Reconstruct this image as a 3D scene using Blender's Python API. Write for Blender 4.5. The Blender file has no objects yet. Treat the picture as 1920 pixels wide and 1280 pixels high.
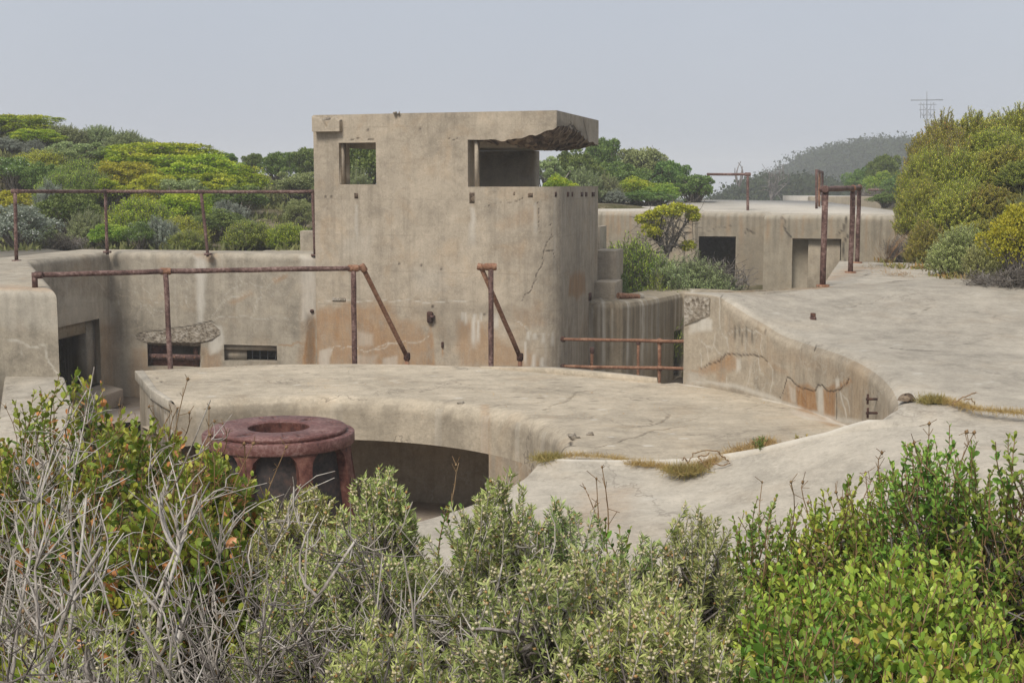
import bpy, bmesh, math, random
import numpy as np
from mathutils import Vector, Matrix
R = math.radians
rng = np.random.default_rng(7)
random.seed(7)
S = bpy.context.scene
COL = S.collection
# ------------------------------------------------------------------ camera
FPX, PITCH = 2560.0, math.atan(300 / 2560.0)          # focal length in photo pixels, downward tilt
cam_d = bpy.data.cameras.new('camera')
cam_d.sensor_width = 36.0; cam_d.lens = 48.0; cam_d.clip_start = 0.05; cam_d.clip_end = 6000
cam = bpy.data.objects.new('camera', cam_d); COL.objects.link(cam)
cam.location = (0, 0, 0); cam.rotation_euler = (math.pi / 2 - PITCH, 0, 0)
S.camera = cam
# ------------------------------------------------------------------ sky, sun, exposure
SUN_DIR = Vector((-0.30, -0.56, 0.77)).normalized()
W = bpy.data.worlds.new('World'); S.world = W; W.use_nodes = True
wn = W.node_tree.nodes; wl = W.node_tree.links
bg = wn['Background']; bg.inputs['Strength'].default_value = 0.1
sk = wn.new('ShaderNodeTexSky'); sk.sky_type = 'NISHITA'; sk.sun_disc = False
sk.sun_elevation = math.asin(SUN_DIR.z); sk.sun_rotation = math.atan2(SUN_DIR.x, SUN_DIR.y)
sk.dust_density = 4.0; sk.air_density = 1.0
mxw = wn.new('ShaderNodeMix'); mxw.data_type = 'RGBA'; mxw.inputs['Factor'].default_value = 0.93
wl.new(sk.outputs['Color'], mxw.inputs['A'])
tcw = wn.new('ShaderNodeTexCoord'); nzw = wn.new('ShaderNodeTexNoise')
nzw.inputs['Scale'].default_value = 2.2; nzw.inputs['Detail'].default_value = 3.0
wl.new(tcw.outputs['Generated'], nzw.inputs['Vector'])
rw = wn.new('ShaderNodeValToRGB')
rw.color_ramp.elements[0].position = 0.3; rw.color_ramp.elements[0].color = (2.28, 2.46, 2.83, 1)
rw.color_ramp.elements[1].position = 0.7; rw.color_ramp.elements[1].color = (2.56, 2.74, 3.06, 1)
wl.new(nzw.outputs['Fac'], rw.inputs['Fac']); wl.new(rw.outputs['Color'], mxw.inputs['B'])
wl.new(mxw.outputs['Result'], bg.inputs['Color'])
sl = bpy.data.lights.new('sun', 'SUN'); sl.energy = 1.5; sl.angle = R(18); sl.color = (1.0, 0.955, 0.89)
so = bpy.data.objects.new('sun', sl); COL.objects.link(so)
so.rotation_euler = SUN_DIR.to_track_quat('Z', 'Y').to_euler(); so.location = (0, 0, 40)
vs = S.view_settings
S.display_settings.display_device = 'sRGB'
vs.view_transform = 'Standard'; vs.look = 'None'; vs.exposure = 1.10; vs.gamma = 1.0; vs.use_curve_mapping = False
S.render.engine = 'CYCLES'
S.cycles.max_bounces = 6; S.cycles.diffuse_bounces = 3; S.cycles.glossy_bounces = 2
S.cycles.transmission_bounces = 3; S.cycles.volume_bounces = 1; S.cycles.transparent_max_bounces = 4

# ------------------------------------------------------------------ helpers
cosP, sinP = math.cos(PITCH), math.sin(PITCH)
def ray(px, py):
    a, b = (px - 960) / FPX, (640 - py) / FPX
    return np.array([a, cosP + b * sinP, -sinP + b * cosP])
def at(px, py, y):
    d = ray(px, py); return d * (y / d[1])
def atz(px, py, z):
    d = ray(px, py); return d * (z / d[2])
def at_plane(px, py, p0, n):
    d = ray(px, py); p0 = np.array(p0, float); n = np.array(n, float)
    return d * (p0.dot(n) / d.dot(n))
def sm(t):
    t = np.clip(t, 0, 1); return t * t * (3 - 2 * t)
def lerp(a, b, t): return a + (b - a) * t

_perm = np.random.default_rng(3).integers(0, 2 ** 31 - 1, 4096)
def _h(ix, iy, iz):
    return (_perm[(ix * 73 + iy * 157 + iz * 311 + _perm[(ix + 7 * iz) & 4095] % 977 + _perm[(iy + 3 * ix) & 4095] % 773) & 4095] & 65535) / 65535.0
def vnoise(P):
    P = np.asarray(P, float); i = np.floor(P).astype(np.int64); f = P - i; f = f * f * (3 - 2 * f)
    out = 0
    for a in (0, 1):
        for b in (0, 1):
            for c in (0, 1):
                w = (f[..., 0] if a else 1 - f[..., 0]) * (f[..., 1] if b else 1 - f[..., 1]) * (f[..., 2] if c else 1 - f[..., 2])
                out = out + w * _h(i[..., 0] + a, i[..., 1] + b, i[..., 2] + c)
    return out
def fbm(P, scale, octv=3):
    P = np.asarray(P, float) * scale; s = 0; a = 1; t = 0
    for k in range(octv):
        s = s + a * vnoise(P + 17.3 * k); t += a; a *= 0.5; P = P * 2.03
    return s / t

ROOT = {}
def tag(o, label=None, cat=None, group=None, kind=None):
    if label: o['label'] = label
    if cat: o['category'] = cat
    if group: o['group'] = group
    if kind: o['kind'] = kind
    return o
def thing(name, label, cat, loc, group=None):
    o = bpy.data.objects.new(name, None); COL.objects.link(o); o.location = tuple(float(v) for v in loc)
    o.empty_display_size = 0.2
    ROOT[o.name] = np.array(loc, float)
    return tag(o, label, cat, group)
def mk(name, verts, faces, m, parent=None, attrs=None, smooth=False, loc=None):
    """verts (n,3) in the world; faces = list of index tuples or list of (m,k) arrays."""
    v = np.asarray(verts, dtype=np.float64).reshape(-1, 3)
    off = np.zeros(3)
    if parent is not None:
        p = parent
        while p.parent is not None: p = p.parent
        off = ROOT.get(p.name, np.zeros(3))
    elif loc is not None: off = np.array(loc, float)
    me = bpy.data.meshes.new(name)
    if isinstance(faces, np.ndarray): faces = [faces]
    if len(faces) and isinstance(faces[0], np.ndarray):
        arrs = [np.asarray(f, dtype=np.int32) for f in faces if len(f)]
        loops = np.concatenate([f.ravel() for f in arrs])
        tot = np.concatenate([np.full(len(f), f.shape[1], np.int32) for f in arrs])
    else:
        loops = np.array([i for f in faces for i in f], np.int32)
        tot = np.array([len(f) for f in faces], np.int32)
    start = np.concatenate([[0], np.cumsum(tot)[:-1]]).astype(np.int32)
    me.vertices.add(len(v)); me.vertices.foreach_set('co', (v - off).astype(np.float32).ravel())
    me.loops.add(len(loops)); me.loops.foreach_set('vertex_index', loops)
    me.polygons.add(len(tot)); me.polygons.foreach_set('loop_start', start); me.polygons.foreach_set('loop_total', tot)
    if smooth: me.polygons.foreach_set('use_smooth', np.ones(len(tot), bool))
    me.update(calc_edges=True)
    if smooth: me.set_sharp_from_angle(angle=R(38))
    if attrs:
        for k, a in attrs.items():
            at_ = me.attributes.new(k, 'FLOAT', 'POINT'); at_.data.foreach_set('value', np.asarray(a, np.float32).ravel())
    if m is not None: me.materials.append(m)
    o = bpy.data.objects.new(name, me); COL.objects.link(o)
    if parent is not None: o.parent = parent
    elif loc is not None: o.location = tuple(float(q) for q in loc)
    return o
class MB:
    def __init__(s): s.v = []; s.f = []
    def add(s, vs, fs):
        b = len(s.v); s.v += [tuple(float(c) for c in p) for p in vs]; s.f += [tuple(b + i for i in f) for f in fs]; return s
    def box(s, c, ax, ay, az, j=0.0):
        """box with centre c and half-axis vectors; j = corner jitter"""
        c = np.array(c, float); ax, ay, az = (np.array(q, float) for q in (ax, ay, az))
        P = [c + i * ax + k * ay + l * az + rng.normal(0, j, 3) * (j > 0) for l in (-1, 1) for k in (-1, 1) for i in (-1, 1)]
        return s.add(P, [(0, 2, 3, 1), (4, 5, 7, 6), (0, 1, 5, 4), (2, 6, 7, 3), (0, 4, 6, 2), (1, 3, 7, 5)])
    def aabox(s, x0, x1, y0, y1, z0, z1):
        return s.box(((x0 + x1) / 2, (y0 + y1) / 2, (z0 + z1) / 2), ((x1 - x0) / 2, 0, 0), (0, (y1 - y0) / 2, 0), (0, 0, (z1 - z0) / 2))
    def prism(s, poly, z0, z1):
        n = len(poly); z0 = z0 if hasattr(z0, '__len__') else [z0] * n; z1 = z1 if hasattr(z1, '__len__') else [z1] * n
        s.add([(p[0], p[1], z0[i]) for i, p in enumerate(poly)] + [(p[0], p[1], z1[i]) for i, p in enumerate(poly)],
              [tuple(range(n - 1, -1, -1)), tuple(range(n, 2 * n))] + [(i, (i + 1) % n, n + (i + 1) % n, n + i) for i in range(n)])
        return s
    def tube(s, pts, rad, n=10, cap=True):
        pts = [np.array(p, float) for p in pts]; rad = rad if hasattr(rad, '__len__') else [rad] * len(pts)
        b = len(s.v); up = None
        for i, p in enumerate(pts):
            t = pts[min(i + 1, len(pts) - 1)] - pts[max(i - 1, 0)]; t = t / (np.linalg.norm(t) + 1e-12)
            if up is None: up = np.array([0, 0, 1.0]) if abs(t[2]) < 0.9 else np.array([1.0, 0, 0])
            u = np.cross(t, up); u /= np.linalg.norm(u) + 1e-12; w = np.cross(u, t); up = w
            for k in range(n):
                a = 2 * math.pi * k / n; q = p + rad[i] * (math.cos(a) * u + math.sin(a) * w); s.v.append(tuple(q))
        for i in range(len(pts) - 1):
            for k in range(n):
                s.f.append((b + i * n + k, b + i * n + (k + 1) % n, b + (i + 1) * n + (k + 1) % n, b + (i + 1) * n + k))
        if cap:
            s.f.append(tuple(b + k for k in range(n - 1, -1, -1))); e = b + (len(pts) - 1) * n; s.f.append(tuple(e + k for k in range(n)))
        return s
    def lathe(s, prof, c, n=64):
        """prof list of (r,z) from outside bottom up; closed profiles repeat the first point"""
        b = len(s.v)
        for r, z in prof:
            for k in range(n):
                a = 2 * math.pi * k / n; s.v.append((c[0] + r * math.cos(a), c[1] + r * math.sin(a), c[2] + z))
        for i in range(len(prof) - 1):
            for k in range(n): s.f.append((b + i * n + k, b + i * n + (k + 1) % n, b + (i + 1) * n + (k + 1) % n, b + (i + 1) * n + k))
        return s
    def build(s, name, m, parent=None, smooth=False, loc=None, bevel=0.0):
        o = mk(name, s.v, s.f, m, parent, smooth=smooth, loc=loc)
        if bevel:
            md = o.modifiers.new('bevel', 'BEVEL'); md.width = bevel; md.segments = 2; md.limit_method = 'ANGLE'
        return o

# ------------------------------------------------------------------ materials
class NT:
    def __init__(s, name):
        s.m = bpy.data.materials.new(name); s.m.use_nodes = True; s.t = s.m.node_tree
        s.bsdf = s.t.nodes['Principled BSDF']; s.out = s.t.nodes['Material Output']
    def n(s, kind, **kw):
        x = s.t.nodes.new(kind)
        for k, v in kw.items(): setattr(x, k, v)
        return x
    def link(s, a, b): s.t.links.new(a, b)
    def pos(s):
        if not hasattr(s, '_g'): s._g = s.n('ShaderNodeNewGeometry')
        return s._g.outputs['Position']
    def scaled(s, vec, sc):
        x = s.n('ShaderNodeVectorMath', operation='MULTIPLY'); s.link(vec, x.inputs[0]); x.inputs[1].default_value = sc; return x.outputs[0]
    def noise(s, vec, scale, detail=4, rough=0.6, dist=0.0, out='Fac'):
        x = s.n('ShaderNodeTexNoise'); s.link(vec, x.inputs['Vector'])
        x.inputs['Scale'].default_value = scale; x.inputs['Detail'].default_value = detail
        x.inputs['Roughness'].default_value = rough; x.inputs['Distortion'].default_value = dist
        return x.outputs[out]
    def math(s, op, a, b=None, clamp=False):
        x = s.n('ShaderNodeMath', operation=op, use_clamp=clamp)
        for i, q in enumerate((a, b)):
            if q is None: continue
            if hasattr(q, 'links'): s.link(q, x.inputs[i])
            else: x.inputs[i].default_value = q
        return x.outputs[0]
    def rng(s, v, a, b, c=0.0, d=1.0):
        x = s.n('ShaderNodeMapRange'); x.interpolation_type = 'SMOOTHSTEP'; s.link(v, x.inputs['Value'])
        for k, q in zip(('From Min', 'From Max', 'To Min', 'To Max'), (a, b, c, d)): x.inputs[k].default_value = q
        return x.outputs[0]
    def ramp(s, v, stops):
        x = s.n('ShaderNodeValToRGB'); s.link(v, x.inputs['Fac']); e = x.color_ramp.elements
        while len(e) < len(stops): e.new(0.5)
        for i, (p, c) in enumerate(stops): e[i].position = p; e[i].color = (*c, 1)
        return x.outputs['Color']
    def mix(s, f, a, b, blend='MIX'):
        x = s.n('ShaderNodeMix', data_type='RGBA', blend_type=blend)
        for k, q in (('Factor', f), ('A', a), ('B', b)):
            if hasattr(q, 'links'): s.link(q, x.inputs[k])
            elif k == 'Factor': x.inputs[k].default_value = q
            else: x.inputs[k].default_value = (*q, 1)
        return x.outputs['Result']
    def attr(s, name):
        x = s.n('ShaderNodeAttribute'); x.attribute_name = name; return x.outputs['Fac']
    def bump(s, h, strength=0.3, dist=0.01):
        x = s.n('ShaderNodeBump'); x.inputs['Strength'].default_value = strength; x.inputs['Distance'].default_value = dist
        s.link(h, x.inputs['Height']); s.link(x.outputs['Normal'], s.bsdf.inputs['Normal'])
    def done(s, col, rough=0.9, spec=0.25):
        if hasattr(col, 'links'): s.link(col, s.bsdf.inputs['Base Color'])
        else: s.bsdf.inputs['Base Color'].default_value = (*col, 1)
        s.bsdf.inputs['Roughness'].default_value = rough
        s.bsdf.inputs['Specular IOR Level'].default_value = spec
        return s.m

def mul(c, k): return tuple(min(1, q * k) for q in c)
def concrete(name, base, mott=0.5, streak=0.0, hair=0.0, hair_col=(0.55, 0.5, 0.42), brushed=0.0, warm=0.25, pits=0.4, hair_scale=1.1, boards=0.0, bump=0.5):
    t = NT(name); P = t.pos()
    n1 = t.noise(P, 0.8, 5, 0.62, 0.3); n2 = t.noise(P, 4.6, 7, 0.68); n3 = t.noise(P, 34, 6, 0.85); n5 = t.noise(P, 1.9, 8, 0.8, 0.8)
    v = t.math('ADD', t.math('ADD', t.math('MULTIPLY', n1, 0.26), t.math('MULTIPLY', n5, 0.28)), t.math('ADD', t.math('MULTIPLY', n2, 0.28), t.math('MULTIPLY', n3, 0.18)))
    lo, hi = mul(base, 1 - 0.42 * mott), mul(base, 1 + 0.34 * mott)
    c = t.ramp(v, [(0.40, lo), (0.5, base), (0.60, hi)])
    w = t.noise(P, 1.7, 4, 0.6, 0.6)
    c = t.mix(t.math('MULTIPLY', t.rng(w, 0.5, 0.72), warm), c, (base[0] * 1.05, base[1] * 0.84, base[2] * 0.62))
    if brushed:
        br = t.noise(t.scaled(P, (2.5, 26, 26)), 1.0, 5, 0.7, 0.5)
        c = t.mix(t.math('MULTIPLY', t.rng(br, 0.42, 0.7), brushed), c, mul(base, 0.72))
        c = t.mix(t.math('MULTIPLY', t.rng(br, 0.5, 0.25), brushed * 0.6), c, mul(base, 1.25))
    if streak:
        st = t.noise(t.scaled(P, (6.5, 6.5, 0.42)), 1.0, 6, 0.68, 0.2)
        big = t.noise(P, 0.55, 3, 0.5)
        f = t.math('MULTIPLY', t.rng(st, 0.46, 0.66), t.rng(big, 0.3, 0.6, 0.35, 1.0))
        c = t.mix(t.math('MULTIPLY', f, streak), c, mul(base, 0.48))
        st2 = t.noise(t.scaled(P, (11, 11, 0.6)), 1.0, 5, 0.6, 0.1)
        c = t.mix(t.math('MULTIPLY', t.rng(st2, 0.6, 0.75), streak * 0.6), c, mul(base, 1.45))
    if boards:
        sp = t.n('ShaderNodeSeparateXYZ'); t.link(P, sp.inputs[0]); fr = t.math('FRACT', t.math('DIVIDE', sp.outputs[2], 0.61))
        ln = t.math('MULTIPLY', t.math('MULTIPLY', t.rng(t.math('ABSOLUTE', t.math('SUBTRACT', fr, 0.5)), 0.006, 0.028, 1.0, 0.0), t.rng(n5, 0.44, 0.6)), boards)
        c = t.mix(ln, c, mul(base, 0.5))
    spk = t.n('ShaderNodeTexVoronoi'); t.link(P, spk.inputs['Vector']); spk.inputs['Scale'].default_value = 41
    sc_ = t.n('ShaderNodeSeparateColor'); t.link(spk.outputs['Color'], sc_.inputs[0])
    c = t.mix(t.math('MULTIPLY', t.rng(sc_.outputs[0], 0.90, 0.93), 0.16), c, mul(base, 1.55)); c = t.mix(t.math('MULTIPLY', t.rng(sc_.outputs[1], 0.90, 0.93), 0.18), c, mul(base, 0.5))
    rust = t.attr('rust'); pale = t.attr('pale'); dark = t.attr('dark'); crk = t.attr('crack')
    stn = t.noise(t.scaled(P, (16, 16, 2.2)), 1.0, 6, 0.7)
    rc = t.ramp(t.math('ADD', t.math('MULTIPLY', stn, 0.7), t.math('MULTIPLY', n3, 0.3)), [(0.33, (0.18, 0.085, 0.034)), (0.5, (0.33, 0.180, 0.078)), (0.68, (0.45, 0.31, 0.18))])
    blo = t.math('ADD', t.math('MULTIPLY', n5, 0.55), t.math('MULTIPLY', stn, 0.45)); rf = t.math('MULTIPLY', rust, t.rng(blo, 0.33, 0.60, 0.22, 1.1), clamp=True)
    c = t.mix(rf, c, rc)
    pf = t.math('MULTIPLY', pale, t.math('ADD', 0.25, t.math('MULTIPLY', stn, 1.3)), clamp=True)
    c = t.mix(pf, c, (0.60, 0.56, 0.48))
    df = t.math('MULTIPLY', dark, t.math('ADD', 0.3, t.math('MULTIPLY', stn, 1.2)), clamp=True)
    c = t.mix(df, c, mul(base, 0.30))
    if hair:
        wv = t.noise(P, 2.3, 4, 0.6, 0, 'Color')
        vm = t.n('ShaderNodeVectorMath', operation='MULTIPLY_ADD'); t.link(wv, vm.inputs[0]); vm.inputs[1].default_value = (0.9, 0.9, 0.9); t.link(P, vm.inputs[2])
        vo = t.n('ShaderNodeTexVoronoi', feature='DISTANCE_TO_EDGE'); t.link(vm.outputs[0], vo.inputs['Vector']); vo.inputs['Scale'].default_value = hair_scale
        line = t.rng(vo.outputs['Distance'], 0.003 * hair_scale, 0.013 * hair_scale + 0.002, 1.0, 0.0)
        msk = t.rng(t.noise(P, 1.1, 3, 0.55), 0.46, 0.6)
        c = t.mix(t.math('MULTIPLY', t.math('MULTIPLY', line, msk), hair), c, hair_col)
    pit = t.n('ShaderNodeTexVoronoi'); t.link(P, pit.inputs['Vector']); pit.inputs['Scale'].default_value = 17
    pm = t.math('MULTIPLY', t.rng(pit.outputs['Distance'], 0.05, 0.11, 1.0, 0.0), t.rng(n2, 0.5, 0.62))
    c = t.mix(t.math('MULTIPLY', pm, pits), c, mul(base, 0.35))
    c = t.mix(crk, c, (0.045, 0.036, 0.028))
    h = t.math('SUBTRACT', t.math('ADD', t.math('MULTIPLY', n3, 0.55), t.math('MULTIPLY', n2, 0.9)), t.math('MULTIPLY', pm, 0.5))
    h = t.math('SUBTRACT', h, crk)
    t.bump(h, bump, 0.02)
    return t.done(c, 0.93, 0.2)

M = {}
M['tower'] = concrete('tower_concrete', (0.404, 0.341, 0.257), 0.85, 0.34, 0.12, warm=0.3, boards=0.3)
M['wall'] = concrete('parapet_concrete', (0.366, 0.320, 0.248), 0.95, 0.36, 0.5, (0.42, 0.36, 0.27), warm=0.3, hair_scale=1.25, boards=0.2)
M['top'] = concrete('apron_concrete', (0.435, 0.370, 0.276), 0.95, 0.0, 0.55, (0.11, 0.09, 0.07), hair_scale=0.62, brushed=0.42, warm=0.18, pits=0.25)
M['glacis'] = concrete('glacis_concrete', (0.400, 0.356, 0.286), 0.9, 0.0, 0.40, (0.12, 0.10, 0.08), hair_scale=0.5, brushed=0.25, warm=0.15, pits=0.3, bump=0.3)
M['glwall'] = concrete('glacis_wall_concrete', (0.368, 0.310, 0.232), 0.9, 0.32, 0.35, (0.5, 0.46, 0.38), warm=0.4, hair_scale=1.6, boards=.1)
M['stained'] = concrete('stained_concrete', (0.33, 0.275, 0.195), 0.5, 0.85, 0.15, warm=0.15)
M['far'] = concrete('bunker_concrete', (0.335, 0.287, 0.215), 0.6, 0.3, 0.15, (0.1, 0.09, 0.07), warm=0.25)
M['fartop'] = concrete('bunker_roof_concrete', (0.45, 0.415, 0.355), 0.35, 0, 0, warm=0.12)
M['floor'] = concrete('floor_concrete', (0.34, 0.28, 0.22), 0.7, 0, 0.2, warm=0.5)
def rubble(name, cols, scale=22):
    t = NT(name); P = t.pos()
    v = t.n('ShaderNodeTexVoronoi'); t.link(P, v.inputs['Vector']); v.inputs['Scale'].default_value = scale
    n = t.noise(P, 30, 6, 0.75)
    sep = t.n('ShaderNodeSeparateColor'); t.link(v.outputs['Color'], sep.inputs[0])
    nb = t.noise(P, 7, 5, 0.7); f = t.math('ADD', t.math('MULTIPLY', sep.outputs[0], 0.22), t.math('ADD', t.math('MULTIPLY', n, 0.33), t.math('MULTIPLY', nb, 0.45)))
    c = t.ramp(f, [(0.36, cols[0]), (0.48, cols[1]), (0.62, cols[2])])
    t.bump(t.math('ADD', v.outputs['Distance'], n), 0.6, 0.03)
    return t.done(c, 0.95, 0.1)
M['rubble'] = rubble('broken_concrete', [(0.16, 0.13, 0.098), (0.285, 0.242, 0.185), (0.40, 0.355, 0.29)], 24)
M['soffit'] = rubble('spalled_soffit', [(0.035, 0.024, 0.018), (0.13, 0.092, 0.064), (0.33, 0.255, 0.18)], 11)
def rusty(name, cols, scale=26, rough=0.78, spec=0.3):
    t = NT(name); P = t.pos()
    n = t.noise(P, scale, 6, 0.72); n2 = t.noise(P, 4, 4, 0.6)
    c = t.ramp(t.math('ADD', t.math('MULTIPLY', n, 0.65), t.math('MULTIPLY', n2, 0.35)), [(0.36, cols[0]), (0.5, cols[1]), (0.64, cols[2])])
    t.bump(n, 0.6, 0.006)
    return t.done(c, rough, spec)
M['pipe'] = rusty('rusted_pipe', [(0.035, 0.020, 0.017), (0.125, 0.068, 0.055), (0.30, 0.205, 0.175)])
M['pipe2'] = rusty('orange_rusted_pipe', [(0.10, 0.045, 0.025), (0.235, 0.115, 0.065), (0.38, 0.23, 0.15)])
M['iron'] = rusty('dark_rusted_iron', [(0.02, 0.013, 0.011), (0.06, 0.028, 0.02), (0.16, 0.07, 0.04)])
M['redox'] = rusty('red_oxide_iron', [(0.055, 0.020, 0.015), (0.145, 0.056, 0.045), (0.27, 0.160, 0.135)], 30, 0.55, 0.45)
M['redside'] = rusty('red_rust_iron', [(0.028, 0.012, 0.010), (0.115, 0.040, 0.028), (0.225, 0.105, 0.075)], 14, 0.7)
M['drum'] = rusty('weathered_grey_iron', [(0.018, 0.016, 0.016), (0.045, 0.036, 0.033), (0.10, 0.06, 0.045)], 18, 0.7)
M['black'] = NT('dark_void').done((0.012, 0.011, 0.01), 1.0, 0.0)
t_ = NT('bar_steel'); M['bar'] = t_.done((0.13, 0.14, 0.155), 0.6, 0.4)

# ------------------------------------------------------------------ marks painted on a surface (cracks, stains, painted edge shade and highlight) mostly traced from image pixels, turned into its own metres
class Marks:
    """u, v = surface coordinates in metres of every vertex; masks that stay with the surface"""
    def __init__(s, u, v):
        s.u = np.asarray(u, float).ravel(); s.v = np.asarray(v, float).ravel(); n = len(s.u)
        s.m = {k: np.zeros(n) for k in ('rust', 'pale', 'dark', 'crack')}; s.h = np.zeros(n)
        s.nz = fbm(np.stack([s.u, s.v, s.u * 0 + 3], 1), 3.2, 4)
    def _dist(s, pts, sel):
        u, v = s.u[sel], s.v[sel]; d = np.full(len(u), 1e9); tt = np.zeros(len(u)); n = len(pts) - 1
        for i in range(n):
            a, b = pts[i], pts[i + 1]; e = b - a; L = e.dot(e) + 1e-12
            q = np.clip(((u - a[0]) * e[0] + (v - a[1]) * e[1]) / L, 0, 1)
            dd = np.hypot(u - a[0] - q * e[0], v - a[1] - q * e[1]); k = dd < d; d[k] = dd[k]; tt[k] = (i + q[k]) / n
        return d, tt
    def line(s, pts, w=0.012, k='crack', amt=1.0, jit=0.06, depth=0.008, taper=True, soft=1.0):
        pts = np.array(pts, float); r = np.random.default_rng(len(pts) * 31 + int(abs(pts.sum()) * 97) % 9999)
        for _ in range(3):
            mid = (pts[:-1] + pts[1:]) / 2; L = np.linalg.norm(pts[1:] - pts[:-1], axis=1, keepdims=True)
            nrm = (pts[1:] - pts[:-1])[:, ::-1] * np.array([-1, 1]); mid = mid + nrm / (L + 1e-9) * r.normal(0, 1, (len(mid), 1)) * L * jit * 1.2
            q = np.empty((len(pts) + len(mid), 2)); q[0::2] = pts; q[1::2] = mid; pts = q
        lo = pts.min(0) - 0.2; hi = pts.max(0) + 0.2
        sel = np.where((s.u > lo[0]) & (s.u < hi[0]) & (s.v > lo[1]) & (s.v < hi[1]))[0]
        if not len(sel): return s
        d, t = s._dist(pts, sel)
        ww = w * (np.minimum(1, 0.35 + 4 * np.minimum(t, 1 - t)) if taper else 1.0)
        f = np.clip(1.25 - d / (ww * .8), 0, 1) * amt * (1.0 if k == 'crack' else .8)
        s.m[k][sel] = np.maximum(s.m[k][sel], f)
        if depth: s.h[sel] = np.minimum(s.h[sel], -depth * f)
        return s
    def poly(s, pts, k='rust', amt=0.8, soft=0.08, ragged=0.12):
        pts = np.array(pts, float); n = len(pts); inside = np.zeros(len(s.u), bool)
        lo = pts.min(0) - 0.5; hi = pts.max(0) + 0.5
        sel = np.where((s.u > lo[0]) & (s.u < hi[0]) & (s.v > lo[1]) & (s.v < hi[1]))[0]
        if not len(sel): return s
        u, v = s.u[sel], s.v[sel]; ins = np.zeros(len(sel), bool)
        for i in range(n):
            a, b = pts[i], pts[(i + 1) % n]
            c = (a[1] > v) != (b[1] > v)
            ins ^= c & (u < (b[0] - a[0]) * (v - a[1]) / (b[1] - a[1] + 1e-12) + a[0])
        d, _ = s._dist(np.vstack([pts, pts[:1]]), sel)
        sd = np.where(ins, d, -d) + (s.nz[sel] - 0.5) * 2 * ragged
        s.m[k][sel] = np.maximum(s.m[k][sel], amt * sm(sd / (2 * soft) + 0.5))
        return s
    def drip(s, u0, v_top, v_bot, w, k='pale', amt=0.7):
        """a run of water downwards from (u0, v_top)"""
        t = np.clip((v_top - s.v) / (v_top - v_bot + 1e-9), -0.05, 1.2)
        wob = (fbm(np.stack([s.u * 0 + u0, s.v, s.v * 0], 1), 5, 2) - 0.5) * w * 0.6
        x = np.abs(s.u - u0 - wob) / (w * (0.6 + 0.5 * np.clip(t, 0, 1)))
        f = np.clip(1 - x, 0, 1) ** 0.7 * sm((t + 0.03) / 0.06) * sm((1.05 - t) / 0.5) * (0.5 + s.nz)
        s.m[k] = np.maximum(s.m[k], np.clip(amt * f, 0, 1)); return s

def grid_faces(nu, nv, keep=None, flip=False):
    i, j = np.meshgrid(np.arange(nu - 1), np.arange(nv - 1), indexing='ij')
    a = i * nv + j; q = np.stack([a, a + nv, a + nv + 1, a + 1], -1)
    if flip: q = q[..., ::-1]
    q = q.reshape(-1, 4)
    return q if keep is None else q[keep.ravel()]
def seglist(vals, ds):
    """sorted break values densified to spacing ds"""
    vals = sorted(set(round(float(v), 5) for v in vals)); out = [vals[0]]
    for a, b in zip(vals[:-1], vals[1:]):
        n = max(1, int(math.ceil((b - a) / ds))); out += [a + (b - a) * k / n for k in range(1, n + 1)]
    return np.array(out)
class Path:
    """plan polyline; the outward side is to the right of travel; mitred offsets"""
    def __init__(s, pts):
        s.p = np.array(pts, float); e = s.p[1:] - s.p[:-1]; s.L = np.linalg.norm(e, axis=1); s.t = e / s.L[:, None]
        s.s = np.concatenate([[0], np.cumsum(s.L)]); nr = np.stack([s.t[:, 1], -s.t[:, 0]], 1); s.nr = nr
        m = [nr[0]]
        for i in range(1, len(s.p) - 1):
            b = nr[i - 1] + nr[i]; b /= np.linalg.norm(b); m.append(b / max(0.3, b.dot(nr[i])))
        m.append(nr[-1]); s.m = np.array(m)
    def at(s, S_, d):
        S_ = np.asarray(S_, float); i = np.clip(np.searchsorted(s.s, S_, side='right') - 1, 0, len(s.L) - 1)
        f = ((S_ - s.s[i]) / s.L[i])[..., None]; d = np.asarray(d, float)[..., None]
        return (s.p[i] + d * s.m[i]) * (1 - f) + (s.p[i + 1] + d * s.m[i + 1]) * f
    def sz(s, px, py, seg):
        """surface coordinates (distance along the path, z) of a spot seen on segment seg"""
        q = at_plane(px, py, (*s.p[seg], 0), (*s.nr[seg], 0)); return np.array([s.s[seg] + (q[:2] - s.p[seg]).dot(s.t[seg]), q[2]])
def fillet(a, b, c, r, n=8):
    a, b, c = (np.array(q, float) for q in (a, b, c)); u = (a - b) / np.linalg.norm(a - b); v = (c - b) / np.linalg.norm(c - b)
    th = math.acos(np.clip(u.dot(v), -1, 1)); d = r / math.tan(th / 2); p0, p1 = b + u * d, b + v * d
    bi = (u + v) / np.linalg.norm(u + v); o = b + bi * r / math.sin(th / 2)
    a0 = math.atan2(*(p0 - o)[::-1]); a1 = math.atan2(*(p1 - o)[::-1]); da = (a1 - a0 + math.pi) % (2 * math.pi) - math.pi
    return [o + r * np.array([math.cos(a0 + da * k / n), math.sin(a0 + da * k / n)]) for k in range(n + 1)]
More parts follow.
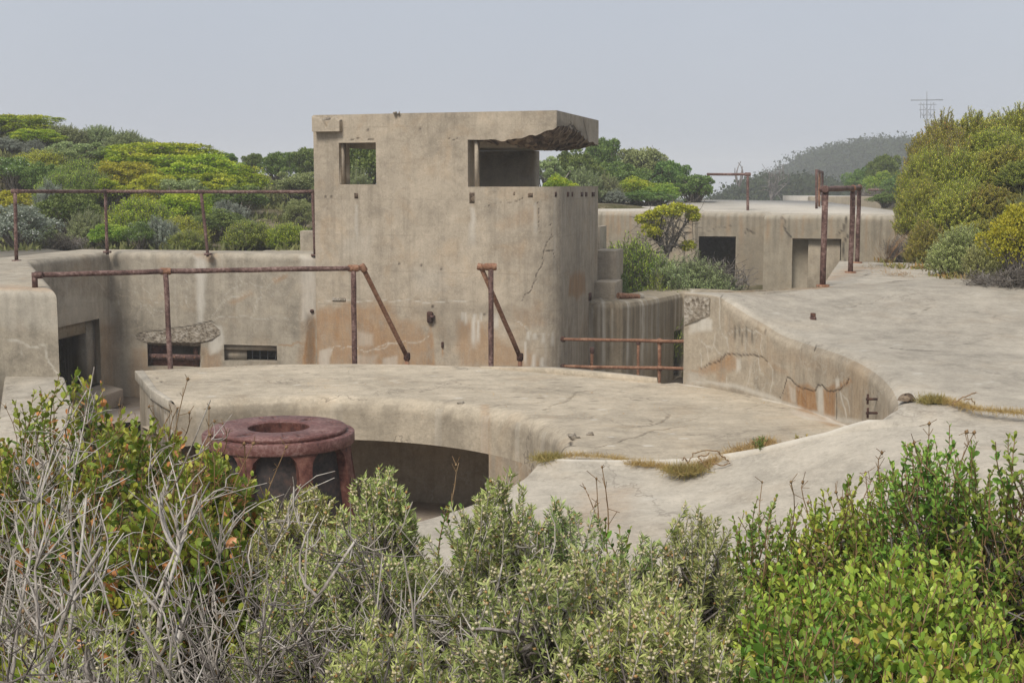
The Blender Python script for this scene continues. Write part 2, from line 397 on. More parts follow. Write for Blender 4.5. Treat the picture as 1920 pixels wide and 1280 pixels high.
def sheet(name, path, prof, m, parent, ds=0.03, holes=(), paint=None, rough=0.006, extra_s=(), zoff=None, ds_top=0.15):
    """sweep the profile [(offset out, z), ...] along the path; holes (s0, s1, z0, z1) are left open"""
    Ss = seglist(list(path.s) + [h[0] for h in holes] + [h[1] for h in holes] + list(extra_s), ds)
    D, Z = [], []
    for (d0, z0), (d1, z1) in zip(prof[:-1], prof[1:]):
        L = math.hypot(d1 - d0, z1 - z0); vert = abs(d1 - d0) < 1e-6
        if vert:
            zs = seglist([z0, z1] + [h[k] for h in holes for k in (2, 3) if min(z0, z1) < h[k] < max(z0, z1)], ds)
            if z1 < z0: zs = zs[::-1]
            ts = (zs - z0) / (z1 - z0)
        else: ts = np.linspace(0, 1, max(2, int(L / (ds_top if L > 0.4 else ds)) + 2))
        for t in ts[:-1]: D.append(d0 + (d1 - d0) * t); Z.append(z0 + (z1 - z0) * t)
    D.append(prof[-1][0]); Z.append(prof[-1][1]); D, Z = np.array(D), np.array(Z)
    nu, nv = len(Ss), len(D)
    SS, DD = np.meshgrid(Ss, D, indexing='ij'); ZZ = np.meshgrid(Ss, Z, indexing='ij')[1].copy()
    keep = np.ones((nu - 1, nv - 1), bool); edge = np.zeros((nu, nv), bool)
    sc, zc, dc = (Ss[1:] + Ss[:-1]) / 2, (Z[1:] + Z[:-1]) / 2, np.abs(D[1:] - D[:-1])
    for (s0, s1, z0, z1) in [h[:4] for h in holes]:
        keep &= ~(((sc > s0) & (sc < s1))[:, None] & ((zc > z0) & (zc < z1) & (dc < 1e-6))[None, :])
        edge |= (((Ss > s0 - 1e-3) & (Ss < s1 + 1e-3))[:, None] & ((Z > z0 - 1e-3) & (Z < z1 + 1e-3))[None, :])
    vv = np.concatenate([[0], np.cumsum(np.hypot(np.diff(D), np.diff(Z)))])
    mk_ = Marks(SS, ZZ)
    if paint: paint(mk_)
    XY = path.at(SS, DD)
    P = np.concatenate([XY, ZZ[..., None]], -1)
    n = fbm(P.reshape(-1, 3), 2.2, 4).reshape(nu, nv) - 0.5; hh = mk_.h.reshape(nu, nv)
    disp = np.where(edge, 0, 2 * rough * n + hh)
    nrm = path.at(SS, DD + 1) - XY; nrm /= np.linalg.norm(nrm, axis=-1, keepdims=True)
    P[..., :2] += nrm * disp[..., None]
    P[..., 2] += np.where(np.abs(ZZ - Z.max()) < 1e-4, 1.5 * rough * n, 0)
    if zoff is not None: P[..., 2] += zoff(SS, ZZ)
    return mk(name, P.reshape(-1, 3), grid_faces(nu, nv, keep), m, parent, mk_.m, smooth=True)
def reveal(mb, path, s0, s1, z0, z1, depth, d0=0.0, back=True, sill=True):
    """sides (and back) of an opening cut into a wall"""
    o = [path.at(np.array(s), np.array(-d0)) for s in (s0, s1)]; i = [path.at(np.array(s), np.array(-d0 - depth)) for s in (s0, s1)]
    P = [(*o[0], z0), (*o[1], z0), (*o[1], z1), (*o[0], z1), (*i[0], z0), (*i[1], z0), (*i[1], z1), (*i[0], z1)]
    f = [(1, 2, 6, 5), (2, 3, 7, 6), (3, 0, 4, 7)] + ([(0, 1, 5, 4)] if sill else []) + ([(4, 5, 6, 7)] if back else [])
    return mb.add(P, f)

# ================================================================== GROUND
CX, CY = -2.08, 12.0                                   # centre of the gun pit
AP, PITF, YARD, PLAT = -2.30, -3.75, -3.92, -1.27      # apron, pit floor, yard, plateau levels (eye height = 0)
P_LOW = np.array([(-6.6, 8.4), (-6.3, 16.6), (-8.6, 22.2), (-8.1, 25.5), (-3.9, 25.0), (-3.0, 25.6), (-0.2, 24.9), (1.0, 26.0), (1.95, 25.75), (3.15, 28.1), (5.8, 22.1), (5.35, 17.0), (5.9, 13.0), (6.6, 9.0), (2.5, 8.2), (-1.5, 8.2)])
P_MID = np.array([(0.8, 25.9), (2.0, 25.1), (4.9, 20.8), (6.7, 22.3), (9.9, 32.6), (10.6, 35.5), (5.3, 38.2), (1.9, 38.6)])
def poly_sd(x, y, poly):
    ins = np.zeros(x.shape, bool); d = np.full(x.shape, 1e9); n = len(poly)
    for i in range(n):
        a, b = poly[i], poly[(i + 1) % n]
        c = (a[1] > y) != (b[1] > y); ins ^= c & (x < (b[0] - a[0]) * (y - a[1]) / (b[1] - a[1] + 1e-12) + a[0])
        e = b - a; q = np.clip(((x - a[0]) * e[0] + (y - a[1]) * e[1]) / e.dot(e), 0, 1)
        d = np.minimum(d, np.hypot(x - a[0] - q * e[0], y - a[1] - q * e[1]))
    return np.where(ins, d, -d)
def ground(x, y):
    x = np.asarray(x, float); y = np.asarray(y, float)
    fl = np.interp(y, [-5, 2.5, 5, 8, 12], [-1.5, -1.65, -2.1, -2.75, -2.8]); fr = np.interp(y, [-5, 2.5, 5, 8, 12], [-1.5, -1.6, -1.95, -2.35, -2.2])
    fore = lerp(fl, fr, sm((x - 0.6) / 1.6))
    amp = np.interp(x, [-34, -16, -11, -7, -2, 3, 7, 20], [3.6, 2.75, 2.0, 1.0, 0.75, 0.75, 0.35, 0.3])
    z = -1.38 + amp * sm((y - 26.5) / 15)
    z = lerp(fore, z, sm((y - 9) / 7))
    zr = -1.62 + 1.9 * sm((x - 5.35) / 4.2) + 0.9 * sm((x - 9) / 8)
    z = np.where((y > 9), lerp(z, np.maximum(z, zr), sm((y - 12) / 2.5) * sm((35 - y) / 7) * sm((x - 4.6) / 0.8)), z)
    z = z - 9 * sm((y - 52) / 45) - 22 * sm((y - 120) / 300)
    z = z + 0.10 * (fbm(np.stack([x, y, x * 0], -1), 0.5, 3) - 0.5) * np.clip((y - 1) / 6, 0, 1)
    z = lerp(z, -2.72, sm(poly_sd(x, y, P_MID) / 0.7 + 0.5))
    z = lerp(z, -4.35, sm(poly_sd(x, y, P_LOW) / 0.5 + 0.5))
    return z
gx = np.concatenate([-np.geomspace(620, 17, 26), np.linspace(-16, 16, 150), np.geomspace(17, 620, 26)])
gy = np.concatenate([[-60, -20, -8], np.linspace(-3, 48, 230), np.geomspace(49, 950, 40)])
GX, GY = np.meshgrid(gx, gy, indexing='ij')
t = NT('dune_soil'); P_ = t.pos()
n1 = t.noise(P_, 1.2, 6, 0.65); n2 = t.noise(P_, 9, 6, 0.7)
c_ = t.ramp(t.math('ADD', t.math('MULTIPLY', n1, 0.55), t.math('MULTIPLY', n2, 0.45)), [(0.36, (0.05, 0.055, 0.02)), (0.5, (0.115, 0.10, 0.055)), (0.64, (0.30, 0.25, 0.175))])
t.bump(n2, 0.8, 0.05); M['soil'] = t.done(c_, 1.0, 0.05)
tag(mk('ground', np.stack([GX, GY, ground(GX, GY)], -1), grid_faces(len(gx), len(gy)), M['soil'], smooth=True), kind='structure')
yf = MB(); yf.prism([(-8.4, 7.9), (7.2, 7.9), (6.2, 13), (5.9, 22), (3.9, 28.2), (1.9, 26.5), (-3, 26), (-9.2, 26)], YARD - 0.2, YARD)
tag(yf.build('yard_floor', M['floor']), kind='structure')

# ================================================================== LEFT PARAPET with its openings
pl = Path([(-11.5, 16.9), (-5.42, 16.2), (-7.75, 22.0), (-7.31, 24.8), (-3.42, 24.02)])
parapet = thing('parapet_wall', 'bent grey concrete parapet with doorway and barred window, joined to the tall observation post', 'parapet', (-6, 22, YARD))
dsz = [pl.sz(px, py, 2) for px, py in ((104, 600), (186, 596), (186, 742))]
door = (dsz[0][0] - 0.05, dsz[1][0], YARD + 0.3, dsz[1][1] - 0.01)
h0, h1 = pl.sz(276, 640, 3), pl.sz(378, 705, 3)
w0, w1 = pl.sz(420, 647, 3), pl.sz(520, 700, 3)
hatch_h = (h0[0], h1[0], -3.35, pl.sz(330, 638, 3)[1]); win_h = (w0[0], w1[0], -3.2, pl.sz(470, 647, 3)[1])
def tops_px(k): return [pl.sz(x, y, 3) for x, y in ((252, 634), (262, 624), (285, 620), (315, 617), (345, 612), (372, 607), (396, 601), (404, 606))]
def paint_par(k):
    q = lambda pts, seg=3: [pl.sz(x, y, seg) for x, y in pts]
    for pts, w in (([(262, 530), (278, 548), (285, 565), (300, 570)], .016), ([(270, 560), (280, 585), (292, 600)], .013), ([(255, 575), (278, 570), (296, 585), (312, 578)], .012),
                   ([(300, 540), (312, 560), (330, 570)], .011), ([(250, 600), (262, 585), (268, 560)], .012), ([(240, 545), (262, 550)], .01), ([(395, 600), (412, 572), (432, 556), (470, 545)], .016),
                   ([(415, 568), (430, 545), (470, 530), (500, 540), (540, 512)], .014), ([(440, 505), (455, 532)], .012), ([(475, 588), (482, 562), (494, 556), (486, 542)], .014), ([(500, 560), (525, 545)], .01),
                   ([(225, 520), (232, 600), (228, 640)], .01), ([(396, 604), (412, 593), (450, 592), (480, 597), (520, 594), (555, 602)], .018), ([(218, 640), (250, 628), (262, 640)], .014), ([(340, 505), (352, 530), (348, 560), (360, 585)], .009)):
        k.line(q(pts), w * .75, 'pale', 0.6, depth=0)
    for pts, w in (([(165, 508), (185, 530), (200, 548)], .012), ([(150, 560), (168, 566), (186, 562)], .01)): k.line(q(pts, 2), w, 'pale', .7, depth=0)
    k.poly(q([(366, 482), (388, 482), (386, 540), (380, 604), (372, 604), (368, 540)]), 'pale', .85, .06, .06)
    k.poly(q([(368, 490), (386, 490), (382, 560), (374, 560)]), 'rust', .22, .05, .05)
    k.poly(q([(366, 476), (406, 476), (402, 492), (370, 490)]), 'rust', .6, .05, .08)
    k.poly(q([(428, 566), (470, 546), (474, 552), (440, 572)]), 'rust', .55, .05, .06)
    k.poly(q([(512, 524), (540, 514), (538, 520), (516, 530)]), 'rust', .6, .04, .04)
    k.poly(q([(564, 480), (592, 480), (592, 595), (566, 600)]), 'pale', .6, .06, .06); k.poly(q([(566, 490), (592, 480), (592, 700), (560, 700)]), 'rust', .3, .06, .1)
    k.poly(q([(577, 588), (592, 582), (592, 700), (566, 700), (572, 640)]), 'rust', .95, .03, .05); k.poly(q([(574, 588), (588, 590), (588, 700), (576, 700)]), 'dark', .55, .04, .04)
    k.poly(q([(398, 600), (430, 590), (520, 596), (562, 604), (562, 640), (520, 648), (410, 640), (400, 620)]), 'dark', .16, .05, .06)
    k.poly(q([(398, 606), (415, 612), (420, 640), (408, 660), (394, 665), (392, 620)]), 'pale', .85, .04, .06)
    k.line(q([(520, 646), (545, 648), (575, 645)]), .02, 'rust', .9, depth=0)
    k.poly(q([(250, 655), (280, 655), (280, 760), (240, 760)]), 'rust', .4, .1, .12); k.poly(q([(380, 655), (412, 660), (410, 720), (380, 720)]), 'rust', .5, .08, .1)
    k.poly(q([(215, 480), (240, 480), (250, 640), (218, 640)]), 'dark', .5, .12, .12); k.poly(q([(230, 560), (262, 575), (300, 630), (230, 640)]), 'dark', .4, .1, .12)
    k.poly(q([(110, 560), (150, 555), (186, 556), (212, 565), (212, 610), (110, 610)], 2), 'pale', .25, .06, .1)
    k.poly(q([(188, 600), (214, 600), (214, 760), (188, 760)], 2), 'rust', .35, .12, .12)
    k.poly([(0, PLAT - .03), (6.2, PLAT - .03), (6.2, PLAT + .1), (0, PLAT + .1)], 'rust', .5, .02, .05); k.line([tuple(q) for q in tops_px(k)], .02, 'crack', .8, .03, 0)
    k.poly([(5.1, -1.75), (6.12, -1.75), (6.12, -1.28), (5.0, -1.28)], 'pale', .3, .08, .1)
    k.line([pl.sz(x, y, 0) for x, y in ((0, 640), (38, 640), (85, 648), (92, 680), (110, 702))], .016, 'pale', .9, depth=0)
    k.line([pl.sz(x, y, 0) for x, y in ((35, 640), (45, 690))], .012, 'pale', .6, depth=0)
    for px in (12, 34, 60, 88): k.drip(pl.sz(px, 560, 0)[0], -1.3, -2.3 + .3 * rng.random(), .05, 'dark', .2)
    for u in np.arange(13.0, 18.2, .21): k.drip(u + rng.normal(0, .05), -1.32, -1.9 - 1.2 * rng.random(), .03 + .05 * rng.random(), 'dark' if rng.random() < .6 else 'pale', .14)
b_ = 0.11
prof = [(-1.0, PLAT - 0.01), (-b_, PLAT)] + [(-b_ + b_ * math.sin(a), PLAT - b_ + b_ * math.cos(a)) for a in np.linspace(0.3, math.pi / 2 - 0.02, 5)] + [(0, PLAT - b_ - .02), (0, YARD - 0.02)]
sheet('wall', pl, prof, M['wall'], parapet, 0.026, [door, hatch_h, win_h], paint_par, 0.007)
mb = MB(); mb.prism([(-14, 17.5), (-6.3, 17.1), (-8.72, 22.1), (-8.3, 25.4), (-8.9, 26.2), (-14, 26.0)], PLAT - .5, PLAT - 0.016); mb.build('platform', M['top'], parapet)
for hole_, dep_, bk_, nm_ in ((door, .16, False, 'doorway_reveal'), (hatch_h, .5, True, 'hatch_reveal'), (win_h, .28, False, 'window_reveal')): mb = MB(); reveal(mb, pl, *hole_, dep_, back=bk_); mb.build(nm_, M['wall'], parapet)
# door: rebated frame, dark chamber behind
ds0, ds1, dz0, dz1 = door
fr = MB()
def wall_box(mb, path, s0, s1, z0, z1, d0, d1, j=0.0):
    a, b, c, d = (path.at(np.array(s), np.array(-q)) for s, q in ((s0, d0), (s1, d0), (s1, d1), (s0, d1)))
    P = [(*q, z) for z in (z0, z1) for q in (a, b, c, d)]
    if j: P = [np.array(p) + rng.normal(0, j, 3) for p in P]
    return mb.add(P, [(3, 2, 1, 0), (4, 5, 6, 7), (0, 1, 5, 4), (1, 2, 6, 5), (2, 3, 7, 6), (3, 0, 4, 7)])
wall_box(fr, pl, ds1 - .32, ds1 + .05, dz0, dz1 + .05, .162, .55); wall_box(fr, pl, ds0 - .05, ds1 - .323, dz1 - .24, dz1 + .05, .162, .55); fr.build('door_frame', M['wall'], parapet)
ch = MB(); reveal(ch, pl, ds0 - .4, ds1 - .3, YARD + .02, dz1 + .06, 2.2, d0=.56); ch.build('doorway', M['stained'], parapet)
st = MB(); wall_box(st, pl, ds0 + .1, ds1 + .08, YARD + .003, YARD + .30, .14, -0.62); stp = st.build('doorstep', M['floor'], parapet, bevel=0.02)
# steel shutter under the collapsed lintel
hs0, hs1, hz0, hz1 = hatch_h
sh = MB(); wall_box(sh, pl, hs0 + .02, hs1 - .02, hz0, hz1 - .30, .16, .18); wall_box(sh, pl, hs0 + .02, hs0 + .44, hz1 - .30, hz1 - .06, .17, .185)
shutter = sh.build('steel_shutter', M['redside'], parapet)
bm_ = MB(); wall_box(bm_, pl, hs0 - .04, hs1 + .03, hz1 - .37, hz1 - .27, .09, .155); beam = bm_.build('cross_bar', M['pipe'], shutter)
for s_ in np.linspace(hs0 + .15, hs1 - .12, 5):
    q = pl.at(np.array(s_), np.array(-.075)); o = MB().lathe([(0.0, .016), (.012, .012), (.018, 0), (.018, -.02)], (0, 0, 0), 8)
    o.v = [(q[0] + v[0], q[1] - v[2], hz1 - .32 + v[1]) for v in o.v]; o.build('rivet', M['pipe2'], shutter)
for s_ in (hs0 + .05, hs1 - .12):
    o = MB(); wall_box(o, pl, s_, s_ + .08, hz0, hz1 - .04, .13, .158); o.build('upright', M['iron'], shutter)
# broken lintel: a lump of exposed aggregate with its own depth
def lump(name, fn, nu, nv, m, parent):
    U, V = np.meshgrid(np.linspace(0, 1, nu), np.linspace(0, 1, nv), indexing='ij'); return mk(name, fn(U, V).reshape(-1, 3), grid_faces(nu, nv), m, parent)
tops = np.array([pl.sz(x, y, 3) for x, y in ((254, 632), (270, 622), (300, 622), (330, 616), (370, 609), (396, 604), (412, 618))])
bots = np.array([pl.sz(x, y, 3) for x, y in ((256, 634), (275, 646), (300, 649), (330, 648), (370, 651), (392, 645), (411, 628))])
def lint(U, V):
    k = np.linspace(0, 1, len(tops)); s_ = np.interp(U, k, tops[:, 0]); zt = np.interp(U, k, tops[:, 1]); zb = np.interp(U, k, bots[:, 1])
    z = lerp(zt, zb, V); b = np.sin(np.pi * np.clip(V, 0, 1)) * np.sin(np.pi * np.clip(U * .96 + .02, 0, 1)) ** .5
    nn = fbm(np.stack([s_, z, s_ * 0], -1), 9, 4) - .5
    d = .012 + .0 * b - .035 * (V > .02) * (V < .98) * b * 0 + .026 * b * (nn * 2.6 + .3)
    d = np.where(V > .8, d - (V - .8) * .5, d)
    XY = pl.at(s_, d); return np.concatenate([XY, (z + .02 * nn * (V > .3))[..., None]], -1)
lump('broken_lintel', lint, 90, 26, M['rubble'], parapet)
# barred window
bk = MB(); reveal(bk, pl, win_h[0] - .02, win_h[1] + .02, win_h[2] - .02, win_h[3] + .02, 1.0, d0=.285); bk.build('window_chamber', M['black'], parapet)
wf = MB(); b0 = pl.sz(462, 660, 3)[0]
wall_box(wf, pl, win_h[0], b0, win_h[2], win_h[3] - .10, .12, .27); wall_box(wf, pl, win_h[0], win_h[1], win_h[3] - .10, win_h[3] - .004, .06, .27); wf.build('window_frame', M['wall'], parapet)
for s_ in np.linspace(b0 + .1, win_h[1] - .06, 4):
    q = pl.at(np.array(s_), np.array(-.2)); MB().tube([(*q, win_h[2]), (*q, win_h[3] - .06)], .011, 8).build('window_bar', M['bar'], parapet)
# pipe hole near the joint with the post
q = pl.sz(585, 583, 3); c = pl.at(np.array(q[0]), np.array(.0))
MB().tube([(c[0] + .01, c[1] + .02, q[1]), (c[0], c[1] - .03, q[1])], .035, 12).build('drain_pipe', M['iron'], parapet)
# low wing wall towards the pit, and its neighbour by the steps
w_ = MB(); A0 = atz(38, 704, AP - .02); A1 = atz(117, 704.5, AP - .02); B1 = np.array([-4.12, 13.0]); B0 = np.array([-5.0, 13.0])
wing = thing('wing_wall', 'low pale concrete wing wall in front of the parapet doorway, sloping down behind the leafy shrub', 'wall', (-5, 14, YARD))
w_.prism([(B0[0], B0[1]), (B1[0], B1[1]), (-5.36, 16.19), (-6.1, 16.25)], YARD, [AP - .22, AP - .22, AP - .02, AP - .02])
w_.build('wall', M['glacis'], wing, bevel=0.03)
# small concrete stop beside the post on the parapet
stub = thing('concrete_block', 'small square concrete block on the parapet tight against the observation post', 'block', at(560, 475, 25.6))
p0, p1 = at(563, 474, 25.6), at(589, 433, 25.6)
MB().aabox(p0[0], p1[0] + .1, 25.6, 26.0, p0[2] - .1, p1[2]).build('block', M['wall'], stub, bevel=0.015)
p0, p1 = at(490, 478, 25.3), at(600, 471, 25.3)
MB().aabox(p0[0], p1[0], 25.3, 25.7, p0[2] - .2, p1[2]).build('base_slab', M['wall'], stub, bevel=0.015)

# ================================================================== OBSERVATION POST
TA, TB, TC = (-3.44, 23.9), (0.72, 22.3), (1.63, 26.0)
ZT = at(1040, 207, 22.3)[2]; ZS = at(1025, 350.5, 22.35)[2]
post = thing('observation_post', 'tall weathered concrete observation post with two window openings and a crumbling roof corner', 'bunker', (-1.2, 24.5, YARD))
fl_ = fillet(TA, TB, TC, 0.5, 10)
tp = Path([TA] + fl_ + [TC]); ts = Path([TA, TB, TC])          # rounded below the sill, square at the roof
lw0, lw1 = tp.sz(635, 268, 0), tp.sz(705.5, 346, 0)
rw0 = tp.sz(877, 300, 0)
SEND = tp.s[-1]
win_l = (lw0[0], lw1[0], lw1[1], lw0[1]); win_r = (rw0[0], SEND, ZS, ZT + 1)
sP = lambda x, y: tp.sz(x, y, 0)
sR = lambda x, y: tp.sz(x, y, len(tp.L) - 1)
def paint_tower(k):
    q = lambda pts: [sP(x, y) for x, y in pts]
    k.line(q([(597, 566), (640, 562), (700, 563), (760, 562), (830, 566), (880, 564)]), .012, 'pale', .8, jit=.02, depth=.003)
    k.line(q([(597, 562), (690, 560), (770, 560), (880, 565), (960, 570)]), .009, 'dark', .35, jit=.02, depth=0)
    k.poly(q([(592, 580), (640, 574), (700, 566), (735, 572), (745, 600), (790, 615), (808, 640), (812, 720), (592, 720)]), 'rust', .66, .1, .2)
    k.poly(q([(596, 600), (640, 590), (645, 640), (600, 650)]), 'rust', .6, .08, .12); k.poly(q([(628, 575), (640, 575), (636, 640), (626, 640)]), 'rust', .8, .04, .05)
    k.poly(q([(655, 590), (700, 590), (730, 640), (740, 700), (660, 700), (700, 640)]), 'rust', .75, .06, .1)
    k.poly(q([(600, 655), (655, 650), (740, 640), (800, 628), (815, 720), (600, 720)]), 'rust', .55, .06, .1)
    k.poly(q([(668, 665), (705, 668), (700, 720), (668, 720)]), 'pale', .35, .05, .08); k.poly(q([(670, 620), (700, 625), (700, 648), (672, 648)]), 'pale', .4, .05, .06)
    k.poly(q([(600, 660), (620, 655), (612, 720), (600, 720)]), 'pale', .6, .03, .06); k.poly(q([(720, 672), (745, 668), (742, 720), (715, 720)]), 'pale', .5, .03, .06)
    k.poly(q([(592, 566), (600, 600), (600, 720), (590, 720)]), 'rust', .7, .03, .04)
    k.line(q([(640, 655), (668, 652), (700, 655), (740, 645), (780, 642), (806, 630)]), .014, 'pale', .8, depth=.003)
    k.line(q([(700, 655), (722, 645), (745, 640)]), .012, 'pale', .8, depth=0); k.line(q([(612, 668), (625, 650), (640, 648)]), .012, 'pale', .8, depth=0)
    k.poly(q([(795, 600), (850, 585), (870, 580), (880, 625), (840, 650), (815, 625)]), 'dark', .30, .08, .1); k.poly(q([(770, 575), (870, 568), (960, 575), (1000, 590), (960, 602), (880, 590), (800, 600)]), 'dark', .28, .06, .1)
    k.poly(q([(802, 622), (812, 622), (818, 720), (800, 720)]), 'rust', .9, .03, .03); k.drip(sP(808, 605)[0], sP(808, 605)[1], -3.9, .05, 'rust', .9)
    k.drip(sP(830, 650)[0], sP(830, 648)[1], sP(830, 672)[1], .03, 'rust', .9)
    for px, y0, y1, w in ((867, 584, 605, .045), (873, 585, 612, .04), (889, 588, 660, .07), (902, 585, 605, .03), (931, 588, 622, .07), (925, 590, 606, .03), (897, 600, 650, .05)):
        k.drip(sP(px, y0)[0], sP(px, y0)[1], sP(px, y1)[1], w, 'pale', 1.0)
    k.poly(q([(862, 600), (925, 605), (940, 640), (1000, 660), (1010, 690), (860, 690)]), 'rust', .6, .1, .14); k.poly(q([(898, 605), (925, 605), (922, 650), (900, 655)]), 'rust', .5, .05, .06)
    k.poly(q([(968, 585), (1010, 575), (1020, 610), (985, 612), (970, 605)]), 'rust', .35, .08, .1)
    k.line(q([(965, 600), (985, 612), (996, 628), (1030, 630)]), .012, 'pale', .8, depth=0)
    for px, y0, y1, w in ((1002, 624, 640, .06), (1018, 625, 648, .05), (1036, 625, 655, .06), (990, 622, 640, .05), (1000, 664, 700, .06), (1015, 672, 700, .07), (985, 640, 690, .04)):
        k.drip(sP(px, y0)[0], sP(px, y0)[1], sP(px, y1)[1], w, 'pale', .95)
    for pts, w in (([(1030, 416), (1036, 445), (1018, 470), (1014, 500), (1000, 530), (984, 552), (978, 570)], .011), ([(1014, 470), (1036, 472), (1045, 490)], .008), ([(900, 390), (930, 382), (968, 378), (998, 372)], .007), ([(1006, 378), (1010, 420), (1012, 440)], .006),
                   ([(655, 263), (685, 260), (700, 262)], .006), ([(828, 250), (845, 262), (870, 262)], .006)):
        k.line(q(pts), w, 'crack', .75, depth=.004)
    k.drip(sP(668, 385)[0], sP(668, 384)[1], sP(668, 470)[1], .06, 'pale', .5); k.drip(sP(886, 388)[0], sP(886, 388)[1], sP(886, 470)[1], .09, 'pale', .6); k.drip(sP(1003, 380)[0], sP(1003, 380)[1], sP(1003, 450)[1], .05, 'pale', .4)
    k.poly(q([(930, 420), (975, 395), (1004, 385), (1008, 410), (975, 425), (940, 435)]), 'rust', .25, .08, .1); k.poly(q([(945, 460), (985, 455), (985, 480), (950, 490)]), 'rust', .18, .08, .1); k.poly(q([(780, 505), (830, 505), (840, 540), (780, 545)]), 'pale', .2, .12, .1)
    k.poly(q([(640, 440), (700, 430), (690, 480), (640, 480)]), 'pale', .2, .12, .12)
    k.poly(q([(592, 245), (630, 250), (630, 350), (592, 380)]), 'dark', .08, .1, .1)
    z0 = sR(1090, 400)[1]
    k.poly([sR(1068, 515), sR(1096, 515), sR(1098, 545), sR(1085, 560), sR(1066, 555)], 'rust', .75, .08, .14)
    for s_ in np.arange(tp.s[-3] - .2, SEND, .12): k.drip(s_ + rng.normal(0, .03), ZS - .15 * rng.random(), ZS - .8 - 1.6 * rng.random(), .02 + .035 * rng.random(), 'pale' if rng.random() < .8 else 'dark', .22)
    for s_ in np.arange(tp.s[-4] - .3, SEND, .10): k.drip(s_ + rng.normal(0, .03), -2.2 - .6 * rng.random(), -3.9, .02 + .04 * rng.random(), 'pale' if rng.random() < .65 else 'dark', .3)
    for px, py in ((745, 190), (760, 197), (837, 196), (610, 369), (621, 369), (827, 505), (790, 498), (748, 495), (690, 244), (788, 242), (908, 590), (811, 575)):
        c = sP(px, py); k.poly([c + (-.02, -.02), c + (.02, -.02), c + (.02, .02), c + (-.02, .02)], 'crack', .8, .012, .0)
sheet('wall', tp, [(0, YARD - .02), (0, ZT)], M['tower'], post, 0.024, [win_l, win_r], paint_tower, 0.005, extra_s=[rw0[0]])
TH = 0.40
inn = MB(); reveal(inn, tp, *win_l, TH, back=False)
i0, o0 = tp.at(np.array(rw0[0]), np.array(-TH)), tp.at(np.array(rw0[0]), np.array(0.))
inn.add([(*o0, ZS), (*i0, ZS), (*i0, ZT), (*o0, ZT)], [(0, 1, 2, 3)])
ss = seglist(list(tp.s), .25); so_ = [s_ for s_ in ss if s_ >= rw0[0] - .01]
for a, b in zip(so_[:-1], so_[1:]):                       # sill top of the corner opening
    P = [(*tp.at(np.array(s_), np.array(d_)), ZS - .001) for s_, d_ in ((a, 0.), (b, 0.), (b, -TH), (a, -TH))]; inn.add(P, [(0, 1, 2, 3)])
for a, b in zip(ss[:-1], ss[1:]):                          # inner face
    zt = ZT - .3 if b <= rw0[0] + .01 else ZS
    segs = [(-1.32, zt)] if not (a > win_l[0] - .2 and b < win_l[1] + .2) else [(-1.32, win_l[2]), (win_l[3], zt)]
    for z0, z1 in segs:
        inn.add([(*tp.at(np.array(s_), np.array(-TH)), z_) for s_, z_ in ((a, z0), (b, z0), (b, z1), (a, z1))], [(0, 3, 2, 1)])
inn.build('window_reveal', M['tower'], post)
# shutter rebates beside the openings (slim vertical grooved posts)
for s_ in (rw0[0] + .10,):
    o = MB(); wall_box(o, tp, s_, s_ + .05, ZS + .001, ZT - .47, .06, .16); o.build('shutter_post', M['tower'], post)
o = MB(); wall_box(o, tp, win_l[0] + .001, win_l[0] + .035, win_l[2] + .001, win_l[3] - .001, .08, .2); o.build('shutter_post', M['tower'], post)
# roof: fascia with its broken lower edge, spalled soffit, slab
sB = ts.s[1]; s878 = rw0[0]; sE = ts.s[2]
kx = [s878, ts.sz(940, 262, 0)[0], ts.sz(975, 260, 0)[0], ts.sz(1000, 256, 0)[0], ts.sz(1030, 243, 0)[0], sB, ts.sz(1060, 236, 1)[0], ts.sz(1085, 243, 1)[0], ts.sz(1100, 262, 1)[0], sE]
kz = [ts.sz(877, 262, 0)[1], ts.sz(940, 263, 0)[1], ts.sz(975, 260, 0)[1], ts.sz(1000, 255, 0)[1], ts.sz(1030, 243, 0)[1], ts.sz(1040, 239, 0)[1], ts.sz(1060, 236, 1)[1], ts.sz(1085, 246, 1)[1], ts.sz(1100, 262, 1)[1], ts.sz(1117, 272, 1)[1]]
Sf = seglist([s878, sB, sE], .024)
zb = np.interp(Sf, kx, kz) + .10 * (fbm(np.stack([Sf, Sf * 0, Sf * 0], -1), 8, 4) - .5) * sm((Sf - s878 - .2) / .4) * sm((sE - .15 - Sf) / .2)
nv = 26; TT = np.linspace(0, 1, nv)
ZZ = zb[:, None] * (1 - TT) + ZT * TT
XY = ts.at(np.repeat(Sf[:, None], nv, 1), np.zeros((len(Sf), nv)))
n_ = fbm(np.concatenate([XY, ZZ[..., None]], -1).reshape(-1, 3), 2.2, 4).reshape(ZZ.shape) - .5
kf = Marks(np.repeat(Sf[:, None], nv, 1), ZZ)
for pts in ([(1070, 228), (1078, 242), (1082, 262)], [(1094, 225), (1098, 240), (1102, 262)], [(1052, 240), (1075, 236), (1090, 248)]): kf.line([ts.sz(x, y, 1) for x, y in pts], .02, 'crack', .9, depth=.006)
kf.poly([ts.sz(x, y, 1) for x, y in ((1042, 228), (1075, 232), (1100, 244), (1108, 275), (1042, 275))], 'dark', .45, .04, .1)
P = np.concatenate([XY, ZZ[..., None]], -1); nr = ts.at(np.repeat(Sf[:, None], nv, 1), np.ones((len(Sf), nv))) - XY
P[..., :2] += nr * (.01 * n_ + kf.h.reshape(ZZ.shape))[..., None]
mk('roof_fascia', P.reshape(-1, 3), grid_faces(len(Sf), nv), M['tower'], post, kf.m, smooth=True)
ZSO = ts.sz(1000, 262, 0)[1] - .0
